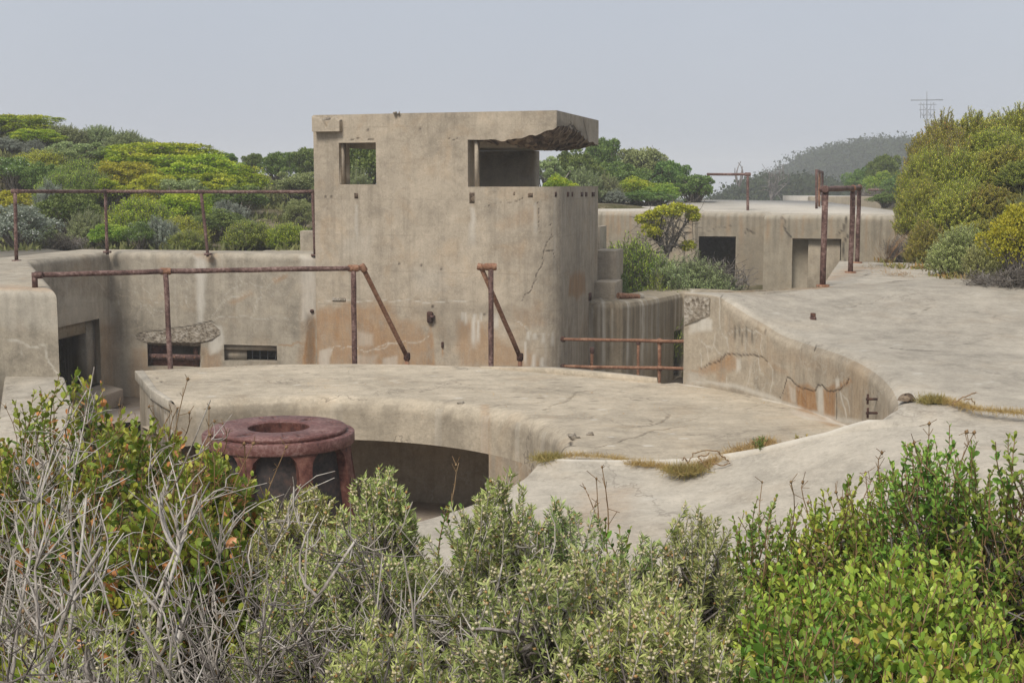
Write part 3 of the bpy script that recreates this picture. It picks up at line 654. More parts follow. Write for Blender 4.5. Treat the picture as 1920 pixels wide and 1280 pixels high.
zin = np.interp(Sf, kx, [kz[0], kz[1] - .01, ZSO - .03, ZSO - .10, ZSO - .14, ZSO - .16, ZSO - .15, ZSO - .14, ZSO - .12, kz[-1] - .02])
nw = 16; TT = np.linspace(0, 1, nw); S2 = np.repeat(Sf[:, None], nw, 1)
Dp = .001 + .42 * TT[None, :] * np.ones_like(S2); Zp = zb[:, None] + (np.minimum(zin, zb) - zb)[:, None] * TT[None, :] ** .7
Nn = fbm(np.stack([S2, Dp, Zp], -1).reshape(-1, 3), 6, 5).reshape(S2.shape) - .5
Zp = Zp + .24 * Nn * np.sin(np.pi * np.clip(TT, 0, .85))[None, :] * sm((S2 - s878 - .3) / .5)
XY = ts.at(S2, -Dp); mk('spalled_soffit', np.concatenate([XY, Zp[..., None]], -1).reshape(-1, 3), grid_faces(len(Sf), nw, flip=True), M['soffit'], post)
nin = np.array([.36, .933]); tdir = np.array([.933, -.36])
PA, PB, PC = (np.array(q) for q in (TA, TB, TC)); PD = PA + nin * 3.6
rs = MB(); ins_ = lambda p, q, k: tuple(np.array(p) + k * (np.array(q) - np.array(p)) / np.linalg.norm(np.array(q) - np.array(p)))
ctr = (PA + PB + PC + PD) / 4
poly = [tuple(p + (ctr - p) / np.linalg.norm(ctr - p) * .06) for p in (PA, PB, PC, PD)]
rs.prism(poly, ZT - .2, ZT - .008); rs.prism([tuple(p + (ctr - p) / np.linalg.norm(ctr - p) * .62) for p in (PA, PB, PC, PD)], ZSO - .10, ZT - .2); rs.build('roof_slab', M['tower'], post)
# broken kerb block on the roof's far corner
cb0, cb1 = at(585, 247, 23.75), at(636, 216, 23.6)
cbk = MB(); a_ = cb0[:2]; b2 = cb1[:2]; nn_ = np.array([-.36, -.933])
U, V = np.meshgrid(np.linspace(0, 1, 40), np.linspace(0, 1, 14), indexing='ij')
def kerb(U, V):
    s_ = U; XY = a_ + (b2 - a_) * np.clip(U, 0, 1)[..., None]
    top = cb1[2] - .02 + .10 * (fbm(np.stack([U * 3, U * 0, U * 0], -1), 2.0, 4) - .5) - .16 * np.exp(-((U - .5) / .14) ** 2) - .05 * (U > .8) * (U - .8) * 5
    z = np.where(V < .55, lerp(cb0[2], top, V / .55), top + .02 * fbm(np.stack([U * 9, V * 9, U * 0], -1), 1, 3))
    d = np.where(V < .55, .0, (V - .55) / .45 * .42)
    return np.concatenate([XY - nn_ * d[..., None], z[..., None]], -1)
kb = kerb(U, V)
cap = mk('broken_kerb', kb.reshape(-1, 3), grid_faces(40, 14), M['tower'], post)
o = MB(); base4 = [a_, b2, b2 - nn_ * .42, a_ - nn_ * .42]
o.add([(*p, cb0[2]) for p in base4] + [(*a_, kb[0, 7, 2]), (*(a_ - nn_ * .42), kb[0, -1, 2]), (*b2, kb[-1, 7, 2]), (*(b2 - nn_ * .42), kb[-1, -1, 2])], [(3, 2, 1, 0), (0, 4, 5, 3), (1, 2, 7, 6)])
o.build('kerb_underside', M['tower'], cap)
for (px, py, w) in ((741, 211.5, .03), (748, 212, .018), (613, 223, .05)):
    c = at(px, py, 23.3); o = MB().box(c, (w, .005, .005), (.0, .03, .005), (0, 0, .014), .006); o.build('loose_chip', M['rubble'], post)
# inside: floor, back wall, side wall left open to the dune
io = MB(); io.prism([tuple(q) for q in (PA + nin * .41 + tdir * .0, PB + nin * .41 - tdir * .5, PC - tdir * .42, PD)], -1.5, -1.33); io.build('room_floor', M['floor'], post)
def room_wall(p, q, z0, z1, th, name):
    d = (np.array(q) - p) / np.linalg.norm(np.array(q) - p); n2 = np.array([-d[1], d[0]]) * th
    MB().prism([tuple(p), tuple(q), tuple(np.array(q) + n2), tuple(np.array(p) + n2)], z0, z1).build(name, M['stained'] if 0 else M['tower'], post)
A2 = PA + nin * 3.3; E2 = np.array((.415, 25.955))
room_wall(A2, E2, -1.33, ZSO - .1, .3, 'back_wall')
room_wall(PA + nin * .405 + tdir * .22, PA + nin * 3.3 + tdir * .22, -1.33, win_l[2] - .1, .2, 'side_wall')
room_wall(PA + nin * 2.85 + tdir * .22, PA + nin * 3.295 + tdir * .22, win_l[2] - .098, ZSO - .1, .2, 'side_pier')
bw = MB(); bw.prism([tuple(q) for q in (PD + tdir * .02, PD - nin * .3 + tdir * .02, PC - nin * .3 - tdir * .42, PC - tdir * .42)], YARD, -1.52); bw.build('rear_base', M['tower'], post)
sb = MB(); sb.prism([tuple(q) for q in (PA + tdir * .02 + nin * .4, PA + tdir * .3 + nin * .4, PD + tdir * .3 - nin * .32, PD + tdir * .02 - nin * .32)], YARD, -1.53); sb.build('side_base', M['tower'], post)
# bracket sockets under the sills
def socket(px, py, w, h, seg, P_=tp, depth=.02, m='iron', slant=0):
    c = P_.sz(px, py, seg); o = MB(); wall_box(o, P_, c[0] - w / 2, c[0] + w / 2, c[1] - h / 2, c[1] + h / 2, -depth, .03); return o.build('bracket_socket', M[m], post)
nR = len(tp.L) - 1
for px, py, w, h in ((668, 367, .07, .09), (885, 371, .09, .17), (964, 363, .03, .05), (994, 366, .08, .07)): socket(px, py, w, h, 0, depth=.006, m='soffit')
for px, w in ((1050, .04), (1065, .16), (1073, .10), (1091, .22), (1099, .2), (1112, .3)): socket(px, 364.5, w, .08, nR, depth=.006, m='iron')
fx = sP(808, 594); o = MB(); wall_box(o, tp, fx[0] - .055, fx[0] + .055, fx[1] - .10, fx[1] + .10, -.07, .02, .006); fit = o.build('rusted_bracket', M['iron'], post, bevel=.03)
o = MB(); wall_box(o, tp, fx[0] + .03, fx[0] + .08, fx[1] - .01, fx[1] + .03, -.10, .0); o.build('bolt', M['pipe'], fit)
for px, py in ((830, 646),): c = sP(px, py); o = MB(); wall_box(o, tp, c[0] - .02, c[0] + .02, c[1] - .05, c[1] + .05, -.03, .02); o.build('bolt', M['iron'], post, bevel=.01)
c = sP(636, 561); o = MB(); wall_box(o, tp, c[0] - .13, c[0] + .13, c[1] - .025, c[1] + .03, -.018, .02, .006); o.build('spalled_patch', M['rubble'], post, bevel=.01)
c = sR(1105, 556); o = MB(); wall_box(o, tp, c[0] - .08, c[0] + .08, c[1] - .07, c[1] + .07, -.03, .02); o.build('bracket_socket', M['iron'], post)

# ================================================================== STEPPED STAIR WALL and PASSAGE behind the post
tr = np.array([.238, .971]); trn = np.array([.971, -.238])
stair = thing('stair_wall', 'stepped concrete stair wall rising in blocks behind the observation post', 'stair wall', (1.9, 26.3, -4))
def blk(px0, px1, y, top, depth, z0, name):
    a, b = at(px0, 500, y)[0], at(px1, 500, y)[0]; p = np.array([a, y]); q = p + np.array([.985, -.17]) * (b - a)
    P = [p, q, q + tr * depth, p + tr * depth]; return MB().prism([tuple(v) for v in P], z0, top).build(name, M['tower'], stair, bevel=.005)
blk(1112, 1154, 25.75, at(1130, 529, 25.75)[2], .85, YARD, 'step_block')
blk(1115, 1155, 26.62, at(1130, 470, 26.62)[2], .9, YARD, 'step_block')
blk(1115, 1124, 27.55, at(1120, 425, 27.55)[2], .8, YARD, 'step_block')
pp = Path([(1.35, 25.2), (2.02, 25.0), (2.62, 25.75), (3.42, 27.3), (3.8, 27.1), (5.22, 22.2), (5.12, 21.3)])
passage = thing('retaining_wall', 'dark streaked retaining wall of the sunken passage under the scrub, beside the stepped stair wall', 'wall', (2.6, 26, YARD))
ZP = at(1165, 566, 25.1)[2]
def paint_pass(k):
    for u in np.arange(0, pp.s[-1], .075): k.drip(u + rng.normal(0, .03), -2.1 - .3 * rng.random(), -3.0 - .9 * rng.random(), .02 + .05 * rng.random(), 'dark' if rng.random() < .6 else 'pale', .5)
    for u in (.35, .9, 1.4, 2.1): k.drip(u, -2.2, -3.8, .06, 'pale', .9)
sheet('wall', pp, [(-.7, ZP + .03), (-.1, ZP), (-.03, ZP - .03), (0, ZP - .1), (0, YARD - .02)], M['stained'], passage, .035, [(2.95, 3.36, YARD + .02, -2.95)], paint_pass, .012)
o = MB(); reveal(o, pp, 2.95, 3.36, YARD + .02, -2.95, .5); o.build('recess', M['stained'], passage)
dp = thing('drain_pipe', 'short rusty drain pipe lying on the passage wall by the stair blocks', 'pipe', at(1162, 556, 25.6))
a, b = at(1159, 554, 25.55), at(1203, 557, 25.9); MB().tube([a, lerp(a, b, .5), b], .055, 12).build('pipe', M['pipe2'], dp, smooth=True); MB().tube([lerp(a, b, .86), b + (b - a) * .02], .072, 12).build('collar', M['glacis'], dp, smooth=True)

# ================================================================== GUN PIT: apron ring, walls, floor
pit = thing('gun_pit', 'curved concrete gun pit apron with a rounded lip round the red iron pedestal', 'gun emplacement', (CX, CY, PITF))
RI, RO = 2.5, 5.2
TH1 = R(-22.2)
rr = [0, 0, 0, 0]
lip = .15
pr = [(RI, AP - .46)] + [(RI, AP - z) for z in np.linspace(.44, lip, 22)] + [(RI + lip - lip * math.cos(a), AP - lip + lip * math.sin(a)) for a in np.linspace(.12, math.pi / 2, 9)] + [(r, AP) for r in np.linspace(RI + lip + .02, RO - .03, 150)] + [(RO - .012, AP - .006), (RO, AP - .03), (RO, AP - .3), (RO, YARD)]
pr = np.array(pr); th = np.linspace(0, 1, 420)
T2, Rr = np.meshgrid(th, pr[:, 0], indexing='ij'); Zr = np.meshgrid(th, pr[:, 1], indexing='ij')[1].copy()
tend = R(124.5) + (R(118.5) - R(124.5)) * (Rr - RI) / (RO - RI)
TT = tend + (TH1 - tend) * T2
Rr = np.where(TT < R(42.2), RI + (Rr - RI) * (5.37 - RI) / (RO - RI), Rr)
X, Y = CX + Rr * np.cos(TT), CY + Rr * np.sin(TT)
ka = Marks(X, Y)
tz = lambda pts, z=AP: [atz(x, y, z)[:2] for x, y in pts]
for pts, w in (([(1022, 769), (1045, 757), (1070, 746), (1076, 737), (1100, 732), (1135, 731), (1180, 735)], .013), ([(1022, 769), (1030, 765)], .014), ([(1145, 735), (1150, 745), (1152, 758)], .007),
               ([(1165, 802), (1205, 799), (1240, 792), (1252, 782), (1248, 773)], .014), ([(1150, 832), (1190, 820), (1225, 806), (1290, 797)], .014), ([(1150, 832), (1110, 840)], .008), ([(1215, 786), (1222, 795)], .01),
               ([(1078, 836), (1074, 824), (1066, 812)], .013), ([(1040, 838), (1055, 830), (1078, 834)], .016), ([(620, 722), (700, 722), (780, 727), (900, 730)], .006), ([(905, 763), (960, 757), (1025, 752)], .008), ([(560, 722), (620, 722)], .005),
               ([(1455, 750), (1420, 760), (1400, 773), (1375, 781)], .009), ([(1402, 755), (1350, 764), (1310, 783), (1260, 795)], .007), ([(848, 703), (875, 706)], .006), ([(330, 712), (420, 716), (500, 712)], .006), ([(280, 700), (300, 712), (340, 722)], .006)):
    ka.line(tz(pts), w * 1.2, 'crack', .9, depth=.012)
for pts in ([(1290, 722), (1350, 728), (1420, 742), (1480, 757), (1540, 776), (1600, 803)],): ka.line(tz(pts), .07, 'pale', .95, depth=0, taper=False)
ka.poly(tz([(1490, 755), (1530, 768), (1590, 795), (1560, 800), (1490, 775)]), 'rust', .55, .06, .12); ka.poly(tz([(1470, 760), (1540, 782), (1560, 792), (1500, 785)]), 'pale', .5, .05, .1)
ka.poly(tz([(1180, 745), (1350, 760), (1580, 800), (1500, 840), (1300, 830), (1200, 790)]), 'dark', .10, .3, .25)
ka.poly(tz([(900, 758), (918, 757), (920, 770), (902, 774)]), 'rust', .4, .03, .03)
for _ in range(60):
    a_, r_ = rng.uniform(R(-10), R(118)), rng.uniform(2.75, 5.0); c = np.array([CX + r_ * math.cos(a_), CY + r_ * math.sin(a_)]); w = .015 + .03 * rng.random()
    ka.poly([c + (-w, -w * .7), c + (w, -w * .6), c + (w * .8, w), c + (-w, w * .6)], 'pale' if rng.random() < .55 else 'dark', .7, .02, .02)
band = (Rr < RI + .02)
for _ in range(14):                                       # drips on the lip band, run by angle
    a_ = rng.uniform(R(10), R(120)); sel = band & (np.abs(TT - a_) < (.012 + .03 * rng.random()))
    ka.m['dark' if rng.random() < .65 else 'pale'][sel.ravel()] = .12 + .15 * rng.random()
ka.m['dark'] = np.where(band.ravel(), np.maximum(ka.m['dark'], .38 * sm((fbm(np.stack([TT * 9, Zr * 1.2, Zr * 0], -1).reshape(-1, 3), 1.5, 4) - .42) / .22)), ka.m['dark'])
NN = fbm(np.stack([X, Y, Zr], -1).reshape(-1, 3), 1.6, 4).reshape(X.shape) - .5
Zr = Zr + np.where(Zr > AP - .2, .014 * NN, 0) + np.where(Zr > AP - .02, ka.h.reshape(X.shape), 0)
ka.line([(CX + r_ * math.cos(R(t_)), CY + r_ * math.sin(R(t_))) for t_, r_ in ((-21.4, 2.6), (-20.6, 3.1), (-19.6, 3.7), (-18.2, 4.25), (-16.6, 4.75), (-14.6, 5.1), (-12, 5.26))], .05, 'dark', .7, .02, 0)  # contact shade painted dark on the apron along the near slab's edge
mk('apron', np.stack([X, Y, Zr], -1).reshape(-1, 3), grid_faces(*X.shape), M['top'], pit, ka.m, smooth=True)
# end face
ra = np.linspace(RI, RO, 100); za = np.linspace(YARD, AP - .02, 60); Ra, Za = np.meshgrid(ra, za, indexing='ij')
te = R(124.5) + (R(118.5) - R(124.5)) * (Ra - RI) / (RO - RI) + .002
ke = Marks(Ra, Za)
for u in np.arange(RI, RO, .07): ke.drip(u + rng.normal(0, .02), AP - .12, AP - .5 - rng.random(), .02 + .04 * rng.random(), 'dark' if rng.random() < .5 else 'pale', .7)
ke.poly([(2.9, AP - .9), (3.6, AP - .8), (3.7, AP - .2), (3.2, AP - .12), (2.95, AP - .4)], 'dark', .8, .08, .15); ke.line([(RI, AP - .15), (3.8, AP - .13), (RO, AP - .14)], .012, 'crack', .7, jit=.02)
mk('end_face', np.stack([CX + Ra * np.cos(te), CY + Ra * np.sin(te), Za], -1).reshape(-1, 3), grid_faces(100, 60), M['glwall'], pit, ke.m, smooth=True)
e0 = MB()
for i, (r0, r1) in enumerate(((RI + .25, 3.55), (3.6, RO - .02))):
    for r_ in (0,):
        tt = [R(124.5) + (R(118.5) - R(124.5)) * (q - RI) / (RO - RI) + .012 for q in (r0, r1)]; ti = [q - .022 for q in tt]
        P = [(CX + q * math.cos(a), CY + q * math.sin(a), z) for z in (AP - .11, AP + .006) for q, a in ((r0, tt[0]), (r1, tt[1]), (r1, ti[1]), (r0, ti[0]))]
        e = MB().add(P, [(3, 2, 1, 0), (4, 5, 6, 7), (0, 1, 5, 4), (1, 2, 6, 5), (2, 3, 7, 6), (3, 0, 4, 7)]); e.build('edging', M['glacis'], pit, bevel=.012)
# thin slab left along the outer edge
ths = np.linspace(R(71), R(43.6), 60); es = MB(); V = []
for k, a in enumerate(ths):
    u = k / 59; hz0 = .055 * min(1, .12 + u * 2.2); rin = RO - .17 * math.sin(math.pi * min(1, u * 1.0)) ** .5 - .015 + .016 * (rng.random() - .5)
    for r_, z in ((rin, AP - .01), (rin - .012, AP + hz0), (RO - .004, AP + hz0), (RO + .004, AP - .1)): V.append((CX + r_ * math.cos(a), CY + r_ * math.sin(a), z))
mk('edge_slab', V, grid_faces(60, 4), M['top'], pit)
# recess under the lip, pit wall, floor
def arc_sheet(name, r, t0, t1, z0, z1, m, n=60, paint=None):
    A, Z = np.meshgrid(np.linspace(t0, t1, n), np.linspace(z0, z1, 30), indexing='ij'); k = Marks(A * r, Z)
    if paint: paint(k)
    return mk(name, np.stack([CX + r * np.cos(A), CY + r * np.sin(A), Z], -1).reshape(-1, 3), grid_faces(n, 30), m, pit, k.m, smooth=True)
def arc_flat(name, r0, r1, t0, t1, z, m, n=60, flip=False):
    A, Q = np.meshgrid(np.linspace(t0, t1, n), np.linspace(r0, r1, 6), indexing='ij')
    return mk(name, np.stack([CX + Q * np.cos(A), CY + Q * np.sin(A), A * 0 + z], -1).reshape(-1, 3), grid_faces(n, 6, flip=flip), m, pit)
TR = R(42.5)
arc_flat('recess_soffit', RI - .0, 3.9, TR, R(123), AP - .46, M['glwall'])
arc_sheet('recess_back', 3.9, TR, R(123), PITF, AP - .46, M['glwall'])
q = [(CX + r_ * math.cos(TR), CY + r_ * math.sin(TR)) for r_ in (RI, 3.9)]; mk('recess_side', [(*q[0], PITF), (*q[1], PITF), (*q[1], AP - .46), (*q[0], AP - .46)], [(0, 1, 2, 3)], M['glwall'], pit)
def paint_pw(k):
    for u in np.arange(R(-25) * RI, TR * RI, .06): k.drip(u, AP - .3 - .3 * rng.random(), PITF, .03 + .05 * rng.random(), 'dark' if rng.random() < .5 else 'rust', .3)
    k.poly([(.2, PITF), (1.8, PITF), (1.8, AP - .7), (.6, AP - .5)], 'rust', .25, .2, .2); k.line([(1.1, AP - .4), (.95, AP - .9), (.75, PITF)], .015, 'crack', .6)
    k.line([(TR * RI - .02, AP - .6), (TR * RI - .02, PITF)], .02, 'pale', .5)
arc_sheet('pit_wall', RI, R(-30), TR, PITF, AP - .455, M['glwall'], 140, paint_pw)
MB().lathe([(0.01, 0), (4.1, 0)], (CX, CY, PITF), 72).build('pit_floor', M['floor'], pit)
o = MB().box((CX + 2.62 * math.cos(R(54)), CY + 2.62 * math.sin(R(54)), AP + .002), (.035, 0, .004), (0, .018, .0), (0, 0, .008), .006); o.build('lip_chip', M['rubble'], pit)
for k in range(6):
    a = R(2 + 7 * rng.random()); r_ = RI + .1 + .25 * rng.random(); MB().box((CX + r_ * math.cos(a), CY + r_ * math.sin(a), AP + .008), (.014 + .012 * rng.random(), .006, 0), (-.006, .014, 0), (0, 0, .012), .005).build('loose_chip', M['rubble'], pit)

# ================================================================== GLACIS: the higher curved parapet on the other side
gl = thing('glacis_parapet', 'broad sloping concrete glacis with a curved rust stained wall facing the gun pit', 'gun emplacement', (3.5, 12, -2.6))
ek = np.array([(-125, 2.5, -2.56), (-60, 2.5, -2.52), (-42, 2.5, -2.44), (-29, 2.5, -2.36), (-23.5, 2.5, -2.285), (-22, 2.55, -2.26), (-21, 3.1, -2.25), (-20, 3.7, -2.22), (-18.6, 4.25, -2.09), (-17, 4.75, -1.95), (-15.2, 5.12, -1.84), (-12.5, 5.27, -1.785), (-9, 5.30, -1.775), (-4, 5.32, -1.735), (0, 5.32, -1.69), (6, 5.32, -1.65), (12, 5.32, -1.62), (18, 5.32, -1.605), (24, 5.33, -1.565), (27, 5.34, -1.49), (30, 5.34, -1.42), (33.5, 5.34, -1.305), (35, 5.35, -1.265), (36.5, 5.35, PLAT + .012), (41, 5.36, PLAT + .012)])
thg = np.unique(np.concatenate([np.linspace(-125, -26, 70), np.linspace(-26, -10, 140), np.linspace(-10, 41, 300), [35.0, 37.1]]))
def smooth_interp(x, xp, fp, k=1.0):
    y = np.interp(x, xp, fp); out = 0
    for o_ in (-1.2, -.6, 0, .6, 1.2): out = out + np.interp(np.clip(x + o_ * k, xp[0], xp[-1]), xp, fp) / 5
    return out
Er, Ez = np.interp(thg, ek[:, 0], ek[:, 1]), smooth_interp(thg, ek[:, 0], ek[:, 2])
def gz(x, y):
    right = smooth_interp(y, np.array([4., 7, 8.5, 10.5, 13.3, 16.3, 17, 30]), np.array([-2.15, -2.05, -1.95, -1.80, -1.675, PLAT + .012, PLAT + .012, PLAT + .012]), .3)
    left = -2.30 - .15 * sm((1.1 - x) / 1.3) - .06 * (10.5 - y)
    z = lerp(left, right, sm((x - .95 - .3 * np.clip(10.5 - y, 0, 3)) / 2.05)); return np.where(y > 11.2, right, z)
c0, c1, c2 = np.array((1.98, 15.52)), np.array((3.74, 16.42)), np.array((5.08, 21.25))
ta = np.radians(thg); ux, uy = np.cos(ta), np.sin(ta)
e_ = c1 - c0; den = ux * e_[1] - uy * e_[0]; rl = ((c0[0] - CX) * e_[1] - (c0[1] - CY) * e_[0]) / np.where(np.abs(den) < 1e-9, 1e-9, den)
T371 = math.degrees(math.atan2(c1[1] - CY, c1[0] - CX)); R371 = math.hypot(c1[0] - CX, c1[1] - CY)
Rout = np.where(thg > T371, np.maximum(rl, Er + .03), np.interp(thg, [-125, -60, -40, -20, 0, T371], [5.6, 5.8, 7.5, 9, 9.6, 13]))
wallz = np.where(thg < -21.6, PITF, np.where(thg < -14, AP - .1, AP - .03))
nW, nA = 46, 8
rows = []
rl_ = .10 + .04 * sm((30 - thg) / 10); rl_ = np.where(thg > 34.6, .02, np.where(thg < -15.5, .028, rl_))
for k in range(nW): rows.append((Er, lerp(wallz, Ez - rl_, k / (nW - 1))))
for k in range(1, nA + 1):
    a = math.pi / 2 * k / nA; rows.append((Er + rl_ * (1 - math.cos(a)), Ez - rl_ + rl_ * math.sin(a)))
Rb = Er + rl_
ws = np.concatenate([np.linspace(0, 1, 90)[1:] ** 1.7])
for w in ws:
    r_ = Rb + (Rout - Rb) * w; x, y = CX + r_ * ux, CY + r_ * uy
    g_ = gz(x, y); bl = sm((r_ - Rb) / np.where(thg > 30, 1.6, np.where(thg > -14, 2.2, 1.8))); z = lerp(Ez, g_, bl)
    rows.append((r_, z))
Rg = np.stack([a for a, b in rows], 1); Zg = np.stack([b for a, b in rows], 1); Tg = np.repeat(ta[:, None], Rg.shape[1], 1)
X, Y = CX + Rg * np.cos(Tg), CY + Rg * np.sin(Tg)
iswall = (np.arange(Rg.shape[1]) < nW + 2)[None, :] & np.ones(Rg.shape, bool)
kw = Marks(np.where(iswall, Tg * 5.32, 1e6), np.where(iswall, Zg, 1e6)); kt = Marks(np.where(iswall, 1e6, X), np.where(iswall, 1e6, Y))
def cyl(px, py, r=5.32):
    d = ray(px, py); A = d[0] ** 2 + d[1] ** 2; B = -2 * (d[0] * CX + d[1] * CY); C_ = CX ** 2 + CY ** 2 - r * r
    s_ = (-B + math.sqrt(max(0, B * B - 4 * A * C_))) / (2 * A); q = d * s_; return np.array([math.atan2(q[1] - CY, q[0] - CX) * 5.32, q[2]])
cw = lambda pts: [cyl(x, y) for x, y in pts]
kw.line(cw([(1459, 750), (1466, 735), (1474, 706), (1485, 714), (1500, 726), (1518, 730), (1528, 732), (1533, 721), (1542, 722), (1550, 733), (1562, 733), (1575, 729), (1592, 708)]), .0095, 'crack', .85, .05, .008)
kw.line(cw([(1567, 732), (1568, 760), (1567, 786)]), .011, 'crack', .8, .02, .01)
kw.poly(cw([(1490, 722), (1503, 722), (1528, 730), (1532, 770), (1500, 772), (1492, 758)]), 'rust', 1, .03, .04); kw.poly(cw([(1543, 730), (1566, 732), (1566, 790), (1544, 780)]), 'rust', 1, .02, .03)
kw.poly(cw([(1496, 722), (1515, 718), (1526, 729), (1505, 728)]), 'rust', .9, .03, .04); kw.poly(cw([(1548, 728), (1572, 716), (1592, 706), (1598, 716), (1578, 730), (1556, 733)]), 'rust', .9, .03, .05)
kw.poly(cw([(1463, 748), (1474, 712), (1488, 724), (1492, 760), (1464, 755)]), 'rust', .45, .04, .06); kw.poly(cw([(1476, 718), (1490, 730), (1490, 755), (1482, 752)]), 'pale', .5, .03, .05); kw.poly(cw([(1532, 726), (1542, 728), (1545, 775), (1534, 772)]), 'pale', .6, .03, .04)
kw.line(cw([(1573, 730), (1580, 755), (1588, 790)]), .02, 'pale', .9, depth=0); kw.line(cw([(1578, 738), (1590, 752), (1592, 775)]), .016, 'pale', .7, depth=0); kw.poly(cw([(1566, 710), (1573, 708), (1574, 725), (1566, 728)]), 'pale', .8, .02, .03)
kw.line(cw([(1308, 692), (1325, 682), (1345, 677), (1360, 663), (1380, 664), (1405, 664), (1425, 668), (1438, 678)]), .013, 'crack', .7, .04, .008); kw.line(cw([(1282, 693), (1308, 697), (1306, 712), (1290, 722)]), .013, 'rust', .9, .05, 0)
kw.poly(cw([(1308, 690), (1345, 676), (1370, 665), (1375, 690), (1352, 690), (1320, 705), (1310, 705)]), 'rust', .85, .04, .07); kw.poly(cw([(1362, 668), (1384, 672), (1378, 692), (1360, 698)]), 'rust', .7, .04, .05); kw.poly(cw([(1290, 705), (1320, 700), (1322, 722), (1285, 722)]), 'pale', .4, .05, .08)
kw.poly(cw([(1378, 672), (1388, 672), (1386, 692), (1378, 698)]), 'pale', .8, .03, .04); kw.poly(cw([(1338, 695), (1360, 695), (1358, 720), (1340, 716)]), 'rust', .5, .04, .06); kw.poly(cw([(1445, 682), (1475, 695), (1478, 704), (1445, 690)]), 'rust', .4, .04, .05)
for pts in ([(1346, 620), (1362, 635), (1362, 662)], [(1362, 626), (1380, 619), (1410, 624), (1428, 628)], [(1394, 622), (1397, 662)], [(1427, 628), (1428, 668)], [(1407, 680), (1402, 710), (1394, 735)], [(1438, 680), (1440, 740)], [(1346, 560), (1348, 622)], [(1362, 705), (1362, 730)], [(1305, 635), (1322, 650), (1345, 662), (1358, 662)], [(1322, 650), (1326, 680)], [(1310, 655), (1312, 690)], [(1340, 625), (1330, 660)], [(1420, 665), (1424, 700)]):
    kw.line(cw(pts), .011, 'pale', .65, .07, 0)
kw.poly(cw([(1288, 598), (1315, 590), (1332, 600), (1330, 618), (1290, 622)]), 'pale', .75, .03, .06)
for px, y0, y1 in ((1376, 610, 645), (1398, 612, 640), (1408, 618, 650), (1432, 615, 630), (1390, 625, 650), (1385, 615, 635)): a = cyl(px, y0); kw.drip(a[0], a[1], cyl(px, y1)[1], .03, 'dark', .9)
u1 = R(33) * 5.32; kw.line([(R(-12) * 5.32, AP + .03), (R(10) * 5.32, AP + .02), (R(25) * 5.32, AP + .03), (R(40) * 5.32, AP + .03)], .04, 'pale', .8, .02, 0)
for u in np.arange(R(-14), R(34), .013): 
    top = np.interp(math.degrees(u), ek[:, 0], ek[:, 2]); kw.drip(u * 5.32 + rng.normal(0, .02), top - .1 - .15 * rng.random(), top - .3 - .4 * rng.random(), .02 + .04 * rng.random(), 'dark' if rng.random() < .72 else 'rust', .2)
kw.line(cw([(1637, 720), (1638, 745), (1637, 760)]), .008, 'crack', .8, .01, 0)
kw.poly(cw([(1440, 655), (1480, 660), (1590, 700), (1585, 712), (1500, 690), (1440, 672)]), 'rust', .22, .08, .1)
tg = lambda pts, z: [atz(x, y, z)[:2] for x, y in pts]
for pts, z, w in (([(1665, 658), (1700, 661), (1755, 662)], -1.66, .022), ([(1805, 622), (1830, 620), (1850, 612)], -1.5, .007), ([(1640, 575), (1690, 580), (1740, 570)], -1.4, .006), ([(1596, 522), (1620, 519), (1632, 514)], PLAT, .014), ([(1530, 612), (1545, 622)], -1.45, .006), ([(1345, 556), (1350, 575)], -1.3, .008)):
    kt.line(tg(pts, z), w, 'crack', .85, .08, .006)
kt.poly(tg([(1500, 541), (1545, 531), (1600, 516), (1640, 503), (1600, 500), (1560, 515), (1535, 530)], PLAT), 'rust', .38, .15, .2); kt.poly(tg([(1528, 541), (1560, 538), (1558, 531), (1528, 534)], PLAT), 'rust', .9, .05, .06)
kt.poly(tg([(1020, 1000), (1060, 960), (1110, 930), (1180, 930), (1150, 990)], -2.4), 'rust', .25, .1, .15)
for _ in range(70):
    c = np.array([rng.uniform(1, 6), rng.uniform(8.5, 16)]); w = .015 + .03 * rng.random(); kt.poly([c + (-w, -w), c + (w, -w * .6), c + (w, w), c + (-w * .5, w)], 'pale' if rng.random() < .5 else 'dark', .5, .02, .03)
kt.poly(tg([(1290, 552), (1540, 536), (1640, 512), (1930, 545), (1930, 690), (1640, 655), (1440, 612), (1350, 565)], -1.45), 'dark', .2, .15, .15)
kt.poly(tg([(1300, 960), (1500, 900), (1700, 850), (1700, 900), (1450, 960)], -2.0), 'pale', .12, .2, .3)
for (t0, r0), (t1, r1) in zip(((-22, 2.58), (-21, 3.13), (-20, 3.73), (-18.6, 4.28), (-17, 4.79), (-15.2, 5.16)), ((-21, 3.13), (-20, 3.73), (-18.6, 4.28), (-17, 4.79), (-15.2, 5.16), (-12.5, 5.33))): kt.line([(CX + r0 * math.cos(R(t0)), CY + r0 * math.sin(R(t0))), (CX + r1 * math.cos(R(t1)), CY + r1 * math.sin(R(t1)))], .035, 'pale', .75, .01, 0, taper=False)  # rim highlight painted pale along the near slab's edge
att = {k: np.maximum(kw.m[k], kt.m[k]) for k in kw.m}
N3 = fbm(np.stack([X, Y, Zg], -1).reshape(-1, 3), 1.3, 4).reshape(X.shape) - .5; N4 = fbm(np.stack([X, Y, Zg], -1).reshape(-1, 3), 6, 3).reshape(X.shape) - .5
hh = (kw.h + kt.h).reshape(X.shape)
Zg2 = Zg + np.where(iswall, 0, (.010 * N3 + .003 * N4) * np.clip((Rg - Rb[:, None]) / .3, 0, 1) + hh)
dr = np.where(iswall, .016 * N3 + .008 * N4 - hh, 0) * np.clip((Ez[:, None] - Zg) / .1, 0, 1)
X, Y = X + dr * np.cos(Tg), Y + dr * np.sin(Tg)
